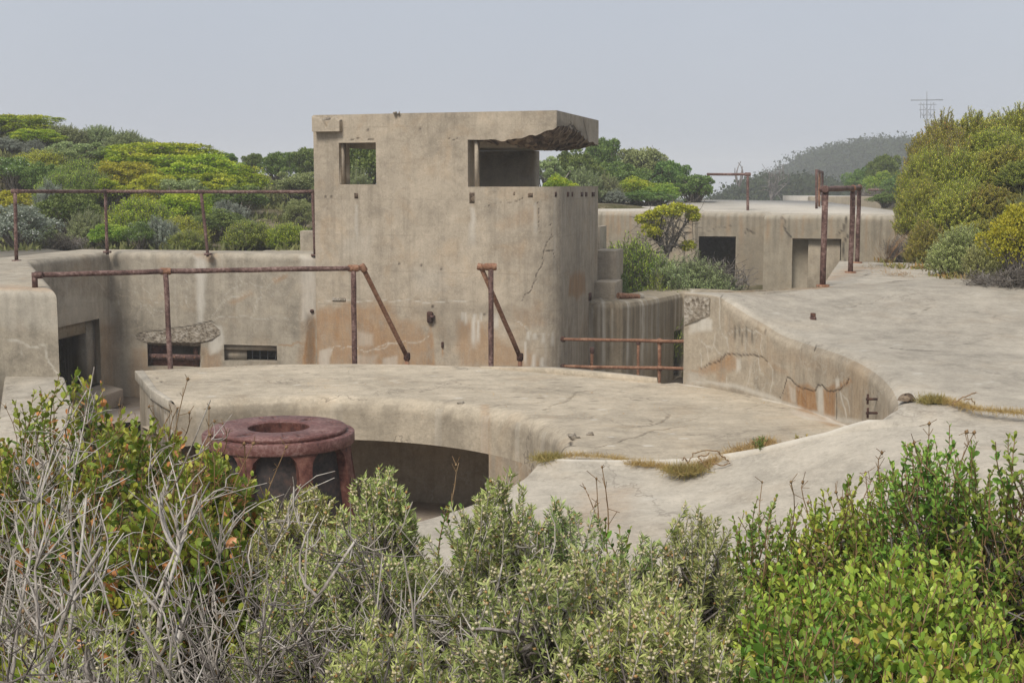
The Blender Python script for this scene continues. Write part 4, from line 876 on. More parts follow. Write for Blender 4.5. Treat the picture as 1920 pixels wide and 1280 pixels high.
F = grid_faces(*X.shape); nc = X.shape[1]; fj = np.arange(len(F)) % (nc - 1)
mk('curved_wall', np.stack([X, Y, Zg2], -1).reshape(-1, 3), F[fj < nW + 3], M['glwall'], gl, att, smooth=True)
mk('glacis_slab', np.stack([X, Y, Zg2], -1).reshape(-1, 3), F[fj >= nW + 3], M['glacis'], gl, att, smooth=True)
# plateau wedge beyond the corner post
na, nb = 60, 60; U, V = np.meshgrid(np.linspace(0, 1, na), np.linspace(0, 1, nb), indexing='ij')
ua = np.array([math.cos(R(T371)), math.sin(R(T371))]); La = c1 + (13 - R371) * U[..., None] * ua; eb = (c2 - c1) / np.linalg.norm(c2 - c1); Lb = c1 + 5.6 * U[..., None] * eb
XY = La * (1 - V[..., None]) + Lb * V[..., None]; Zv = gz(XY[..., 0], XY[..., 1])
kp = Marks(XY[..., 0], XY[..., 1]); kp.poly(tg([(1500, 541), (1545, 531), (1600, 516), (1640, 503), (1600, 498), (1560, 515), (1535, 530)], PLAT), 'rust', .45, .15, .2); kp.line(tg([(1596, 522), (1620, 519), (1632, 514)], PLAT), .016, 'crack', .9, .08, 0)
N3 = fbm(np.stack([XY[..., 0], XY[..., 1], Zv], -1).reshape(-1, 3), 1.3, 4).reshape(Zv.shape) - .5
mk('platform_slab', np.concatenate([XY, (Zv + .035 * N3)[..., None]], -1).reshape(-1, 3), grid_faces(na, nb, flip=True), M['glacis'], gl, kp.m, smooth=True)
ep = Path([tuple(c0), tuple(c1), tuple(c2), tuple(c2 + eb * 1.0)])
sheet('edge_wall', Path([tuple(q) for q in (c2 + eb, c2, c1, c0)]), [(0, PLAT + .008), (0, YARD)], M['glwall'], gl, .06, rough=.004)
# exposed aggregate on the broken corner
ra0, ra1 = R(36.6), R(40.85)
def agg(U, V):
    a = ra1 + (ra0 - ra1) * U; z = lerp(PLAT - .02, PLAT - .36 + .14 * U, V)
    nn = fbm(np.stack([a * 5.3, z, a * 0], -1), 14, 4) - .5; b = np.sin(np.pi * np.clip(U, .02, .98)) ** .4 * np.sin(np.pi * np.clip(V, .02, .98)) ** .4
    r_ = 5.345 - .02 * b - .05 * b * nn; return np.stack([CX + r_ * np.cos(a), CY + r_ * np.sin(a), z], -1)
lump('exposed_aggregate', agg, 40, 40, M['rubble'], gl)
# step irons and a sawn-off bolt
for py in (748, 774):
    a = cyl(1645, py); th_ = a[0] / 5.32; n_ = np.array([-math.cos(th_), -math.sin(th_), 0]); p = np.array([CX + 5.32 * math.cos(th_), CY + 5.32 * math.sin(th_), a[1]])
    b = MB().tube([p - n_ * .05, p + n_ * .10], .011, 8).tube([p + n_ * .085 - (0, 0, .045), p + n_ * .085 + (0, 0, .045)], .010, 8); b.build('step_iron', M['iron'], gl)
bp = atz(1524, 611, gz(np.array(3.2), np.array(14.6))); bp = at(1524, 611, 14.75)
bolt = thing('sawn_off_bolt', 'short black iron stub sticking out of the concrete slope', 'iron stub', (bp[0], bp[1], float(gz(np.array(bp[0]), np.array(bp[1])))))
zb_ = float(gz(np.array(bp[0]), np.array(bp[1]))); MB().aabox(bp[0] - .025, bp[0] + .025, bp[1] - .025, bp[1] + .025, zb_ - .06, zb_ + .055).build('stub', M['iron'], bolt, bevel=.006)
MB().aabox(bp[0] - .03, bp[0] + .03, bp[1] - .03, bp[1] + .03, zb_ - .02, zb_ + .012).build('washer', M['pipe'], bolt)
kn = thing('rubble_lump', 'small dark lump of broken concrete at the end of the curved rust stained wall', 'rubble', atz(1697, 748, -1.76))
q = atz(1699, 748, -1.76); U, V = np.meshgrid(np.linspace(0, 2 * math.pi, 16), np.linspace(0.02, math.pi / 2, 7), indexing='ij')
nn = .7 + .6 * fbm(np.stack([np.cos(U) * np.sin(V), np.sin(U) * np.sin(V), np.cos(V)], -1), 2.2, 3); mk('lump', (q + np.stack([.07 * nn * np.cos(U) * np.sin(V), .07 * nn * np.sin(U) * np.sin(V), .055 * nn * np.cos(V) - .01], -1)).reshape(-1, 3), grid_faces(16, 7), M['soffit'], kn)

# ================================================================== BUNKER behind the scrub
ZB = at(1500, 402, 34)[2]
bk1, bk2 = at(1307, 402, 36.4), at(1433, 402, 36.0); bk3, bk4 = at(1433, 402, 34.0), at(1760, 400, 33.0)
bp_ = Path([(1.2, 38.4), (bk1[0], 36.75), (bk1[0] + .02, 36.3), (bk2[0], 36.0), (bk3[0], 34.0), (bk4[0], 33.0)])
bunker = thing('concrete_bunker', 'long low concrete bunker with a dark doorway and a walled up recess behind the scrub', 'bunker', (5, 36, -3))
q0, q1 = bp_.sz(1310, 443, 2), bp_.sz(1378, 540, 2); bd = (q0[0], q1[0], -2.75, q0[1])
r0, r1 = bp_.sz(1486, 447, 4), bp_.sz(1575, 540, 4); br = (r0[0], r1[0], -2.75, r0[1])
def paint_b(k):
    for pts in ([(1462, 402), (1470, 425), (1478, 440), (1484, 446)], [(1588, 402), (1583, 430), (1570, 442)], [(1590, 430), (1582, 460), (1585, 490)]): k.line([bp_.sz(x, y, 4) for x, y in pts], .03, 'crack', .9, .06, .01)
    k.line([bp_.sz(x, y, 2) for x, y in ((1315, 437), (1340, 428), (1372, 422))], .02, 'crack', .5, .06, 0); k.line([bp_.sz(x, y, 2) for x, y in ((1396, 437), (1400, 428), (1420, 440))], .03, 'crack', .8, .06, .01)
    k.poly([bp_.sz(x, y, 2) for x, y in ((1380, 440), (1432, 440), (1432, 545), (1380, 545))], 'dark', .3, .3, .3)
    for u in np.arange(.2, bp_.s[-1], .17): k.drip(u, ZB - .02, ZB - .4 - .9 * rng.random(), .04 + .06 * rng.random(), 'dark' if rng.random() < .7 else 'rust', .45)
    k.poly([(0, ZB - .1), (bp_.s[-1], ZB - .1), (bp_.s[-1], ZB + .1), (0, ZB + .1)], 'pale', .25, .05, .05)
sheet('wall', bp_, [(-.9, ZB + .02), (-.1, ZB), (-.03, ZB - .02), (0, ZB - .09), (0, -3.0)], M['far'], bunker, .05, [bd, br], paint_b, .012)
def local(P_, i): return Path([tuple(P_.p[i]), tuple(P_.p[i + 1])]), P_.s[i]
ld, od = local(bp_, 2); lr_, orr = local(bp_, 4); bd_ = (bd[0] - od, bd[1] - od, bd[2], bd[3]); br_ = (br[0] - orr, br[1] - orr, br[2], br[3])
o = MB(); reveal(o, ld, *bd_, .45, back=False); o.build('doorway_reveal', M['far'], bunker); o = MB(); reveal(o, lr_, *br_, .30, back=True); o.build('recess_reveal', M['far'], bunker)
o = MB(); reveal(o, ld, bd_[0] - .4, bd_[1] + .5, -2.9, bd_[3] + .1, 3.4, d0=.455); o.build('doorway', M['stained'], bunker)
o = MB(); wall_box(o, lr_, br_[0] + .38, br_[1] - .02, -2.75, br_[3] - .02, .16, .295); o.build('blocking_panel', M['glwall'], bunker, bevel=.01)
rf = [(bk1[0] + .3, 37.0), (bk2[0] + .2, 36.4), (bk3[0] + .3, 34.5), (bk4[0] - .3, 33.7), (10.4, 46.5), (5.9, 47.0)]
zr0 = ZB + .03
MB().prism(rf, zr0 - .5, [zr0, zr0, zr0, zr0, at(1700, 377, 46.5)[2], at(1395, 374, 47)[2]]).build('roof', M['fartop'], bunker)
MB().prism([(1.0, 38.6), (bk1[0] + .28, 37.0), (5.85, 46.8), (4.4, 44.0)], zr0 - .5, [zr0, zr0, at(1395, 374, 47)[2], zr0 + .1]).build('roof_flank', M['fartop'], bunker)
# last emplacement, far behind
fe = thing('far_emplacement', 'low pale concrete wall of a farther emplacement beyond the bunker roof', 'gun emplacement', at(1620, 376, 58))
a, b = at(1520, 377, 58), at(1690, 377, 58)
MB().aabox(a[0], b[0], 58, 58.6, a[2] - 1.2, at(1600, 368.5, 58)[2]).build('wall', M['far'], fe, bevel=.03); MB().aabox(a[0], b[0] + 1, 58.6, 64, a[2] - 1.2, at(1600, 368.5, 58)[2] - .02).build('roof', M['fartop'], fe)

# ================================================================== RAILINGS
def pipe(name, pts, r, m, parent, n=12):
    P = [np.array(p, float) for p in pts]; Q = []
    for a, b in zip(P[:-1], P[1:]):
        k = max(1, int(np.linalg.norm(b - a) / .25)); Q += [a + (b - a) * i / k for i in range(k)]
    Q.append(P[-1]); Q = [q + rng.normal(0, .0022, 3) for q in Q]
    return MB().tube(Q, [r * (1 + .03 * rng.normal()) for _ in Q], n).build(name, m, parent, smooth=False)
def fitting(p, d, r, L, parent, m=None):
    p = np.array(p, float); d = np.array(d, float) / np.linalg.norm(d)
    return MB().tube([p - d * L, p - d * L * .75, p + d * L * .75, p + d * L], [r * .86, r, r, r * .86], 12).build('fitting', m or M['pipe'], parent, smooth=True)
# parapet rail
r1_ = thing('handrail', 'long rusty pipe handrail with four posts standing on the bent parapet', 'railing', (-6, 24, PLAT), 'rusty pipe handrails')
zt = at(378, 360, 24.5)[2]
tops_ = [at(28, 359, 22.0), at(198, 359, 24.6), at(377, 360, 24.42), at(586, 359.5, 24.1)]
feet_ = [at(31, 489, 22.0), at(201, 472, 24.6), at(390, 476, 24.3), at(591, 478, 24.08)]
for a, b in zip(tops_, feet_):
    pipe('post', [b - (0, 0, .05), a], .029, M['pipe'], r1_); fitting(a, (1, 0.1, 0), .039, .06, r1_)
    MB().tube([b - (0, 0, .02), b + (0, 0, .015)], .075, 12).build('foot_plate', M['pipe'], r1_)
for a, b in zip(tops_[:-1], tops_[1:]): pipe('rail', [a, b], .029, M['pipe'], r1_)
# front rail behind the apron, with the raking end of the gangway
ZR = at(663, 503, 17.75)[2]
def onz(px, z, y): return np.array([at(px, 600, y)[0], y, z])
r2 = thing('handrail', 'rusty pipe handrail from the pale concrete block to a raking end before the post', 'railing', (-3, 17.6, -2.9), 'rusty pipe handrails')
e0, e1, e2 = onz(68, ZR, 16.45), onz(313, ZR, 17.15), onz(664, ZR, 17.75)
pipe('post', [onz(68, PLAT - .02, 16.45), e0 + (0, 0, .03)], .034, M['pipe'], r2); pipe('post', [onz(318, -2.95, 17.15), e1], .034, M['pipe'], r2); pipe('post', [onz(664, -2.95, 17.75), e2], .034, M['pipe'], r2)
pipe('rail', [e0, e1, e2], .032, M['pipe'], r2); fitting(e1, (1, .05, 0), .044, .07, r2, M['pipe2']); fitting(e2, (1, 0, 0), .046, .07, r2, M['pipe2']); fitting(e0 + (.05, 0, 0), (1, 0, 0), .044, .05, r2)
k0 = onz(682, ZR, 17.8); k1 = at(763, 668, 18.3); pipe('rail', [e2, k0], .033, M['pipe2'], r2); pipe('brace', [k0, k1], .031, M['pipe2'], r2); fitting(k0, (.5, .2, -.8), .046, .05, r2, M['pipe2'])
fitting(k1, (0, 0, 1), .046, .05, r2, M['iron']); pipe('post', [k1, k1 - (0, 0, .7)], .031, M['pipe2'], r2)
r3 = thing('handrail', 'short rusty post with raking brace standing alone before the observation post', 'railing', (-.2, 17.8, -2.9), 'rusty pipe handrails')
g0, g1 = onz(920, ZR + .02, 17.75), onz(905, ZR + .0, 18.1); pipe('post', [onz(921, -2.95, 17.75), g0], .034, M['pipe'], r3); fitting(g0, (1, 0, 0), .048, .08, r3, M['pipe2'])
k0 = onz(902, ZR + .01, 17.85); k1 = at(975, 669, 18.4); pipe('rail', [g0, k0], .033, M['pipe2'], r3); pipe('brace', [k0, k1], .031, M['pipe2'], r3); fitting(k0, (1, 0, -.2), .046, .05, r3, M['pipe2']); fitting(k1, (0, 0, 1), .046, .05, r3, M['iron']); pipe('post', [k1, k1 - (0, 0, .7)], .031, M['pipe2'], r3)
# ledge the gangway posts stand on
lg = MB(); A = np.linspace(R(125), R(40), 50)
V = [(CX + q * math.cos(a), CY + q * math.sin(a), z) for a in A for q, z in ((RO + .01, -2.93), (6.3, -2.93), (6.3, YARD - .01))]
mk('rear_ledge', V, grid_faces(50, 3), M['floor'], pit)
# double rail at the passage stairs
r4 = thing('stair_railing', 'orange rusted two bar railing across the head of the sunken passage', 'railing', (2, 21.5, YARD))
for py in (637, 688):
    a, b = at(1056, py - 1, 22.2), at(1292, py + 3, 20.2); pipe('rail', [a, b], .026, M['pipe2'], r4); fitting(a, b - a, .045, .03, r4, M['iron'])
for px, y in ((1237, 20.68),): pipe('post', [at(px, 636, y), (at(px, 636, y)[0], y, YARD)], .028, M['pipe2'], r4); fitting(at(px, 640, y), (0, 0, 1), .042, .045, r4, M['pipe2']); fitting(at(px, 690, y), (0, 0, 1), .04, .04, r4, M['pipe2'])
for px, y, top in ((1110, 23.6, 652), (1197, 24.4, 636)):
    o = thing('iron_post', ('short rust eaten post stump standing in front of the streaked passage wall', 'thin rusty post standing against the streaked passage wall')[px > 1150], 'post', (at(px, 650, y)[0], y, YARD))
    a = at(px, top, y); pipe('post', [(a[0], y, YARD), a], .026, M['pipe2'], o); fitting(a - (0, 0, .04), (0, 0, 1), .042, .05, o, M['pipe'])
# frame of three posts on the glacis
r5 = thing('handrail', 'rusty pipe frame of three posts on the edge of the sloping glacis', 'railing', (4.4, 18.5, PLAT), 'rusty pipe handrails')
zf = at(1541, 355, 16.42)[2]; f0, f1, f2 = (onz(px, zf, y) for px, y in ((1541, 16.5), (1592, 18.9), (1604, 21.2)))
for f_, r_ in ((f0, .037), (f1, .035), (f2, .034)):
    pipe('post', [(f_[0], f_[1], PLAT - .05), f_], r_, M['pipe'], r5); MB().tube([(f_[0], f_[1], PLAT - .02), (f_[0], f_[1], PLAT + .03)], .08, 12).build('foot_plate', M['pipe2'], r5)
pipe('rail', [f0 - (.05, .02, 0), f1], .035, M['pipe'], r5); pipe('rail', [f1, f2], .035, M['pipe'], r5); fitting(f0, (.3, 1, 0), .046, .06, r5); fitting(f1, (.3, 1, 0), .046, .06, r5, M['pipe2']); fitting(f2, (.3, 1, 0), .046, .06, r5, M['pipe2'])
# rails on the bunker roof
r6 = thing('handrail', 'bent over single rusty post with a long top bar on the bunker roof edge', 'railing', at(1402, 400, 37), 'rusty pipe handrails')
a, b, c = at(1402, 402, 36.9), at(1402, 327, 36.9), at(1326, 327, 37.6); pipe('post', [a - (0, 0, .1), b], .036, M['pipe'], r6); pipe('rail', [b + (.06, 0, 0), c], .036, M['pipe'], r6); fitting(b, (1, 0, 0), .05, .08, r6)
r7 = thing('handrail', 'close pair of rusty posts on the bunker roof behind the pipe frame', 'railing', at(1535, 390, 38), 'rusty pipe handrails')
b0_, b1_ = at(1531, 320, 37.5), at(1542, 323, 40.5); pipe('post', [at(1531, 391, 37.5), b0_], .036, M['pipe'], r7); pipe('post', [at(1542, 387, 40.5), b1_], .036, M['pipe'], r7); pipe('post', [at(1536, 389, 39), lerp(b0_, b1_, .5)], .033, M['pipe2'], r7); pipe('rail', [b0_, b1_], .036, M['pipe'], r7)
r8 = thing('handrail', 'small distant rusty rail with one leaning post on the far low wall', 'railing', at(1655, 369, 58.2), 'rusty pipe handrails')
pipe('rail', [at(1628, 356, 58.2), at(1667, 356.5, 58.2)], .05, M['pipe'], r8); pipe('post', [at(1663, 356, 58.2), at(1658, 370, 58.2)], .05, M['pipe'], r8); pipe('post', [at(1664, 356, 58.4), at(1666, 370, 58.4)], .04, M['pipe'], r8)

# ================================================================== GUN PEDESTAL
ZPD = at(517, 800, CY)[2]
ped = thing('gun_pedestal', 'red oxide iron gun pedestal with a round bolted flange in the pit', 'gun pedestal', (CX, CY, PITF))
c = (CX, CY, ZPD)
def holed_disc(name, prof, m, holes, zc, depth):
    o = MB().lathe(prof + [prof[0]], c, 96).build(name, m, ped)
    bmm = bmesh.new(); bmm.from_mesh(o.data); bmesh.ops.remove_doubles(bmm, verts=bmm.verts, dist=1e-5); bmesh.ops.recalc_face_normals(bmm, faces=bmm.faces); bmm.to_mesh(o.data); bmm.free()
    cu = MB()
    for x, y, r in holes: cu.tube([(x, y, zc - depth), (x, y, zc + .1)], r, 14)
    co = cu.build('cutter', m, ped); bmm = bmesh.new(); bmm.from_mesh(co.data); bmesh.ops.recalc_face_normals(bmm, faces=bmm.faces); bmm.to_mesh(co.data); bmm.free(); md = o.modifiers.new('b', 'BOOLEAN'); md.object = co; md.operation = 'DIFFERENCE'; md.solver = 'EXACT'
    dg = bpy.context.evaluated_depsgraph_get(); me = bpy.data.meshes.new_from_object(o.evaluated_get(dg)); o.modifiers.clear(); o.data = me
    me.materials.clear(); me.materials.append(m)
    bpy.data.objects.remove(co); return o
cr = lambda a, r: (CX + r * math.cos(R(a)), CY + r * math.sin(R(a)))
hs = [(*cr(a, .43), .045) for a in (62, 242)] + [(*cr(a, .50), .019) for a in range(15, 375, 45)] + [(*cr(a, .5), .022) for a in (30, 118, 210, 300)]
hf = [(*cr(a, .637), .015) for a in range(0, 360, 15)]
top_ = holed_disc('top_plate', [(.272, -.04), (.60, -.04), (.605, -.012), (.597, 0), (.280, 0), (.272, -.008)], M['redox'], hs, ZPD, .06)
fl2 = holed_disc('flange', [(.30, -.06), (.64, -.145), (.668, -.140), (.672, -.13), (.672, -.048), (.666, -.041), (.30, -.041)], M['redox'], hf + hs, ZPD - .041, .075)
MB().lathe([(.272, -.01), (.272, -.7)], c, 64).build('bore', M['redside'], ped, smooth=True)
MB().lathe([(.84, PITF - ZPD), (.84, PITF - ZPD + .05), (.74, PITF - ZPD + .10), (.68, -.95), (.615, -.5), (.585, -.25), (.59, -.15), (.61, -.1)], c, 64).build('drum', M['drum'], ped, smooth=True)
for k in range(8):                                         # flared ribs with arched shoulders
    a0 = R(-61 + 45 * k); ang = np.linspace(-1, 1, 13); zs = np.array([-.135, -.165, -.20, -.26, -.35, -.5, -.7, -.95, -1.15, PITF - ZPD])
    ro = np.interp(zs, [PITF - ZPD, -1.15, -.7, -.35, -.135], [.90, .82, .735, .685, .655]); hw = np.interp(zs, [PITF - ZPD, -.95, -.5, -.35, -.26, -.20, -.165, -.135], [.14, .105, .075, .070, .075, .092, .125, .17])
    V = []
    for z, r_, h_ in zip(zs, ro, hw):
        for q in ang:
            rr_ = r_ - (abs(q) ** 6) * .012 - (.26 if abs(q) == 1 else 0); a = a0 + q * h_ / r_ * (1.0 if abs(q) < 1 else 1.0); V.append((CX + max(.5, rr_) * math.cos(a), CY + max(.5, rr_) * math.sin(a), ZPD + z))
    mk('rib', V, grid_faces(len(zs), 13), M['redside'], ped, smooth=True)

# ================================================================== PLANTS
def leaf_mat(name, cols, tip=(0.2, 0.2, 0.05), tip_amt=0.5, rough=0.5, transl=0.32, odd=None, odd_p=0.06, objshift=0.12):
    t = NT(name); g = t.n('ShaderNodeNewGeometry'); oi = t.n('ShaderNodeObjectInfo')
    r = t.math('FRACT', t.math('ADD', g.outputs['Random Per Island'], oi.outputs['Random']))
    c = t.ramp(r, [(0.0, cols[0]), (0.5, cols[1]), (1.0, cols[2])])
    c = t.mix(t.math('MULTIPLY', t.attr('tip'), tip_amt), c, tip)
    if odd: c = t.mix(t.rng(t.math('FRACT', t.math('MULTIPLY', r, 37.7)), 1 - odd_p, 1 - odd_p + .02), c, odd)
    if objshift:
        hs = t.n('ShaderNodeHueSaturation'); t.link(c, hs.inputs['Color'])
        t.link(t.rng(oi.outputs['Random'], 0, 1, 0.5 - .022, 0.5 + .018), hs.inputs['Hue']); t.link(t.rng(oi.outputs['Random'], 0, 1, 1 - objshift, 1 + objshift), hs.inputs['Value']); c = hs.outputs['Color']
    m = t.done(c, rough, 0.35)
    tr = t.n('ShaderNodeBsdfTranslucent'); t.link(c, tr.inputs['Color']); mx = t.n('ShaderNodeMixShader'); mx.inputs[0].default_value = transl
    t.link(t.bsdf.outputs[0], mx.inputs[1]); t.link(tr.outputs[0], mx.inputs[2]); t.link(mx.outputs[0], t.out.inputs['Surface']); return m
L = {}
L['bright'] = leaf_mat('bright_green_leaf', [(0.119, 0.226, 0.016), (0.248, 0.414, 0.023), (0.436, 0.590, 0.033)], (0.708, 0.720, 0.050), 0.65)
L['yellow'] = leaf_mat('yellow_green_leaf', [(0.195, 0.259, 0.019), (0.411, 0.444, 0.028), (0.649, 0.617, 0.045)], (0.684, 0.684, 0.065), 0.6)
L['olive'] = leaf_mat('olive_leaf', [(0.131, 0.176, 0.062), (0.251, 0.314, 0.116), (0.442, 0.501, 0.203)], (0.573, 0.626, 0.271), 0.4)
L['dark'] = leaf_mat('dark_green_leaf', [(0.053, 0.106, 0.025), (0.121, 0.207, 0.045), (0.241, 0.339, 0.079)], (0.362, 0.453, 0.105), 0.4)
L['silver'] = leaf_mat('silver_leaf', [(0.156, 0.192, 0.138), (0.270, 0.312, 0.234), (0.420, 0.456, 0.360)], (0.504, 0.540, 0.432), 0.4, 0.7)
L['dune'] = leaf_mat('dune_scrub_leaf', [(0.139, 0.198, 0.015), (0.320, 0.359, 0.028), (0.575, 0.539, 0.055)], (0.720, 0.693, 0.110), 0.6, odd=(0.720, 0.478, 0.130), odd_p=0.05)
L['feather'] = leaf_mat('feathery_leaf', [(0.102, 0.191, 0.025), (0.224, 0.348, 0.038), (0.404, 0.483, 0.061)], (0.561, 0.561, 0.081), 0.5)
L['fg'] = leaf_mat('glossy_oval_leaf', [(0.134, 0.226, 0.031), (0.281, 0.391, 0.051), (0.499, 0.552, 0.085)], (0.691, 0.672, 0.119), 0.55, 0.38, 0.28, odd=(0.691, 0.433, 0.119), odd_p=0.03, objshift=0.14)
L['fgd'] = leaf_mat('dark_oval_leaf', [(0.094, 0.190, 0.028), (0.197, 0.328, 0.046), (0.349, 0.464, 0.077)], (0.484, 0.564, 0.107), 0.55, 0.38, 0.28, odd=(0.484, 0.364, 0.107), odd_p=0.03, objshift=0.14)
L['fgl'] = leaf_mat('weathered_oval_leaf', [(0.094, 0.167, 0.024), (0.200, 0.291, 0.037), (0.371, 0.416, 0.061)], (0.664, 0.520, 0.076), 0.45, 0.38, 0.25, odd=(0.720, 0.313, 0.119), odd_p=0.08, objshift=0.0)
L['needle'] = leaf_mat('grey_green_needle', [(0.213, 0.270, 0.067), (0.375, 0.424, 0.121), (0.586, 0.605, 0.203)], (0.590, 0.605, 0.230), 0.5, 0.6, 0.2, objshift=0.05)
L['needle2'] = leaf_mat('green_needle', [(0.158, 0.239, 0.064), (0.289, 0.367, 0.109), (0.466, 0.523, 0.190)], (0.556, 0.558, 0.231), 0.5, 0.6, 0.2, objshift=0.05)
L['bud'] = leaf_mat('cream_bud', [(0.46, 0.37, 0.20), (0.60, 0.52, 0.32), (0.70, 0.63, 0.45)], (0.5, 0.4, 0.2), 0, 0.7, 0.1, odd=(0.46, 0.27, 0.11), odd_p=0.12, objshift=0)
L['white'] = leaf_mat('white_flower', [(0.600, 0.600, 0.550), (0.720, 0.720, 0.680), (0.750, 0.750, 0.750)], (0.750, 0.750, 0.750), 0, 0.7, 0.1, objshift=0)
L['straw'] = leaf_mat('dry_grass', [(0.299, 0.183, 0.061), (0.419, 0.280, 0.103), (0.539, 0.393, 0.170)], (0.149, 0.166, 0.030), 0.75, 0.8, 0.15)
L['under'] = leaf_mat('low_scrub', [(0.075, 0.095, 0.028), (0.150, 0.165, 0.045), (0.230, 0.225, 0.080)], (0.26, 0.24, 0.10), 0.4, 0.8, 0.2)
L['far'] = leaf_mat('far_woodland_leaf', [(0.040, 0.060, 0.024), (0.052, 0.074, 0.028), (0.068, 0.088, 0.034)], (0.08, 0.10, 0.04), 0.3, 1.0, 0.45, objshift=0)
L['succ'] = leaf_mat('succulent_leaf', [(0.143, 0.143, 0.033), (0.242, 0.209, 0.055), (0.440, 0.242, 0.088)], (0.220, 0.242, 0.066), 0.4, 0.6, 0.1)
def bark(name, c0, c1, c2, sc=60):
    t = NT(name); P = t.pos(); n = t.noise(t.scaled(P, (1, 1, .35)), sc, 5, .7); n2 = t.noise(P, 5, 3, .5)
    c = t.ramp(t.math('ADD', t.math('MULTIPLY', n, .6), t.math('MULTIPLY', n2, .4)), [(0.36, c0), (0.5, c1), (0.64, c2)]); t.bump(n, .6, .004); return t.done(c, .9, .15)
M['bark'] = bark('grey_bark', (0.075, 0.062, 0.050), (0.19, 0.165, 0.140), (0.34, 0.31, 0.275), 30)
M['twig'] = bark('bleached_twig', (0.20, 0.168, 0.14), (0.42, 0.375, 0.325), (0.66, 0.615, 0.55), 70)
M['twigd'] = bark('dark_twig', (0.065, 0.053, 0.046), (0.18, 0.153, 0.135), (0.40, 0.355, 0.32), 70)
M['twigr'] = bark('reddish_shoot', (0.13, 0.075, 0.035), (0.24, 0.15, 0.075), (0.34, 0.24, 0.14), 90)

OV = (np.array([(0, 0, 0), (1, 0, -.02), (.28, .19, .035), (.68, .235, .05), (.28, -.19, .035), (.68, -.235, .05), (.38, 0, -.03), (.75, 0, -.03), (.92, .12, .02), (.92, -.12, .02)]),
      np.array([(0, 6, 2), (2, 6, 3), (6, 7, 3), (3, 7, 8), (7, 1, 8), (0, 4, 6), (4, 5, 6), (6, 5, 7), (5, 9, 7), (7, 9, 1)]))
KITE = (np.array([(0, 0, 0), (.5, .24, .06), (1, 0, 0), (.5, -.24, .06)]), np.array([(0, 2, 1), (0, 3, 2)]))
BLADE = (np.array([(0, -.06, 0), (0, .06, 0), (.55, .05, .04), (.55, -.05, .04), (1, 0, -.06)]), np.array([(0, 1, 2), (0, 2, 3), (3, 2, 4)]))
NEED = (np.array([(0, 0, 0), (.5, .09, .02), (1, 0, .03), (.5, -.09, .02)]), np.array([(0, 2, 1), (0, 3, 2)]))
BUD = (np.array([(-.5, 0, 0), (.5, 0, 0), (0, .4, 0), (0, -.4, 0), (0, 0, .4), (0, 0, -.4)]), np.array([(0, 2, 4), (2, 1, 4), (1, 3, 4), (3, 0, 4), (2, 0, 5), (1, 2, 5), (3, 1, 5), (0, 3, 5)]))
def unit(v): return v / (np.linalg.norm(v, axis=-1, keepdims=True) + 1e-12)
def frames(d, n):
    x = unit(d); z = unit(n - x * (x * n).sum(-1, keepdims=True)); y = np.cross(z, x); return x, y, z
def place(T, pos, d, n, s, wid=1.0):
    tv, tf = T; x, y, z = frames(d, n); s = np.broadcast_to(np.asarray(s, float), (len(pos),))[:, None, None]
    wid = np.broadcast_to(np.asarray(wid, float), (len(pos),))[:, None, None]
    V = pos[:, None] + s * (tv[None, :, 0:1] * x[:, None] + wid * tv[None, :, 1:2] * y[:, None] + tv[None, :, 2:3] * z[:, None])
    F = (np.arange(len(pos)) * len(tv))[:, None, None] + tf[None]
    return V.reshape(-1, 3), F.reshape(-1, 3)
def tubes(P, rad, n=4):
    """P (N,k,3), rad (N,k): N tubes at once"""
    N, k, _ = P.shape; t = np.empty_like(P); t[:, 1:-1] = P[:, 2:] - P[:, :-2]; t[:, 0] = P[:, 1] - P[:, 0]; t[:, -1] = P[:, -1] - P[:, -2]; t = unit(t)
    ref = np.where(np.abs(t[..., 2:3]) < .8, np.array([0, 0, 1.0]), np.array([1.0, 0, 0])); u = unit(np.cross(t, ref)); w = np.cross(u, t)
    a = 2 * np.pi * np.arange(n) / n
    V = P[:, :, None] + rad[..., None, None] * (np.cos(a)[None, None, :, None] * u[:, :, None] + np.sin(a)[None, None, :, None] * w[:, :, None])
    b = (np.arange(N) * k * n)[:, None, None] + (np.arange(k - 1) * n)[None, :, None]; i = np.arange(n)[None, None]; j = (np.arange(n) + 1) % n
    F = np.stack(np.broadcast_arrays(b + i, b + j[None, None], b + n + j[None, None], b + n + i), -1)
    return V.reshape(-1, 3), F.reshape(-1, 4)
def curve(a, b, bend, k=6):
    """N curved polylines from a to b, bulging by bend"""
    t = np.linspace(0, 1, k)[None, :, None]; return a[:, None] * (1 - t) + b[:, None] * t + bend[:, None] * (4 * t * (1 - t))
class Geo:
    def __init__(s): s.V = []; s.F3 = []; s.F4 = []; s.T = []; s.n = 0
    def add(s, V, F, tip=0.0):
        (s.F3 if F.shape[1] == 3 else s.F4).append(F + s.n); s.V.append(V); s.T.append(np.broadcast_to(np.asarray(tip, float), (len(V),))); s.n += len(V)
    def build(s, name, m, parent, smooth=False, attr=True):
        fs = ([np.concatenate(s.F3)] if s.F3 else []) + ([np.concatenate(s.F4)] if s.F4 else [])
        return mk(name, np.concatenate(s.V), fs, m, parent, {'tip': np.concatenate(s.T)} if attr else None, smooth)
def rdir(n, r): return unit(r.normal(0, 1, (n, 3)))

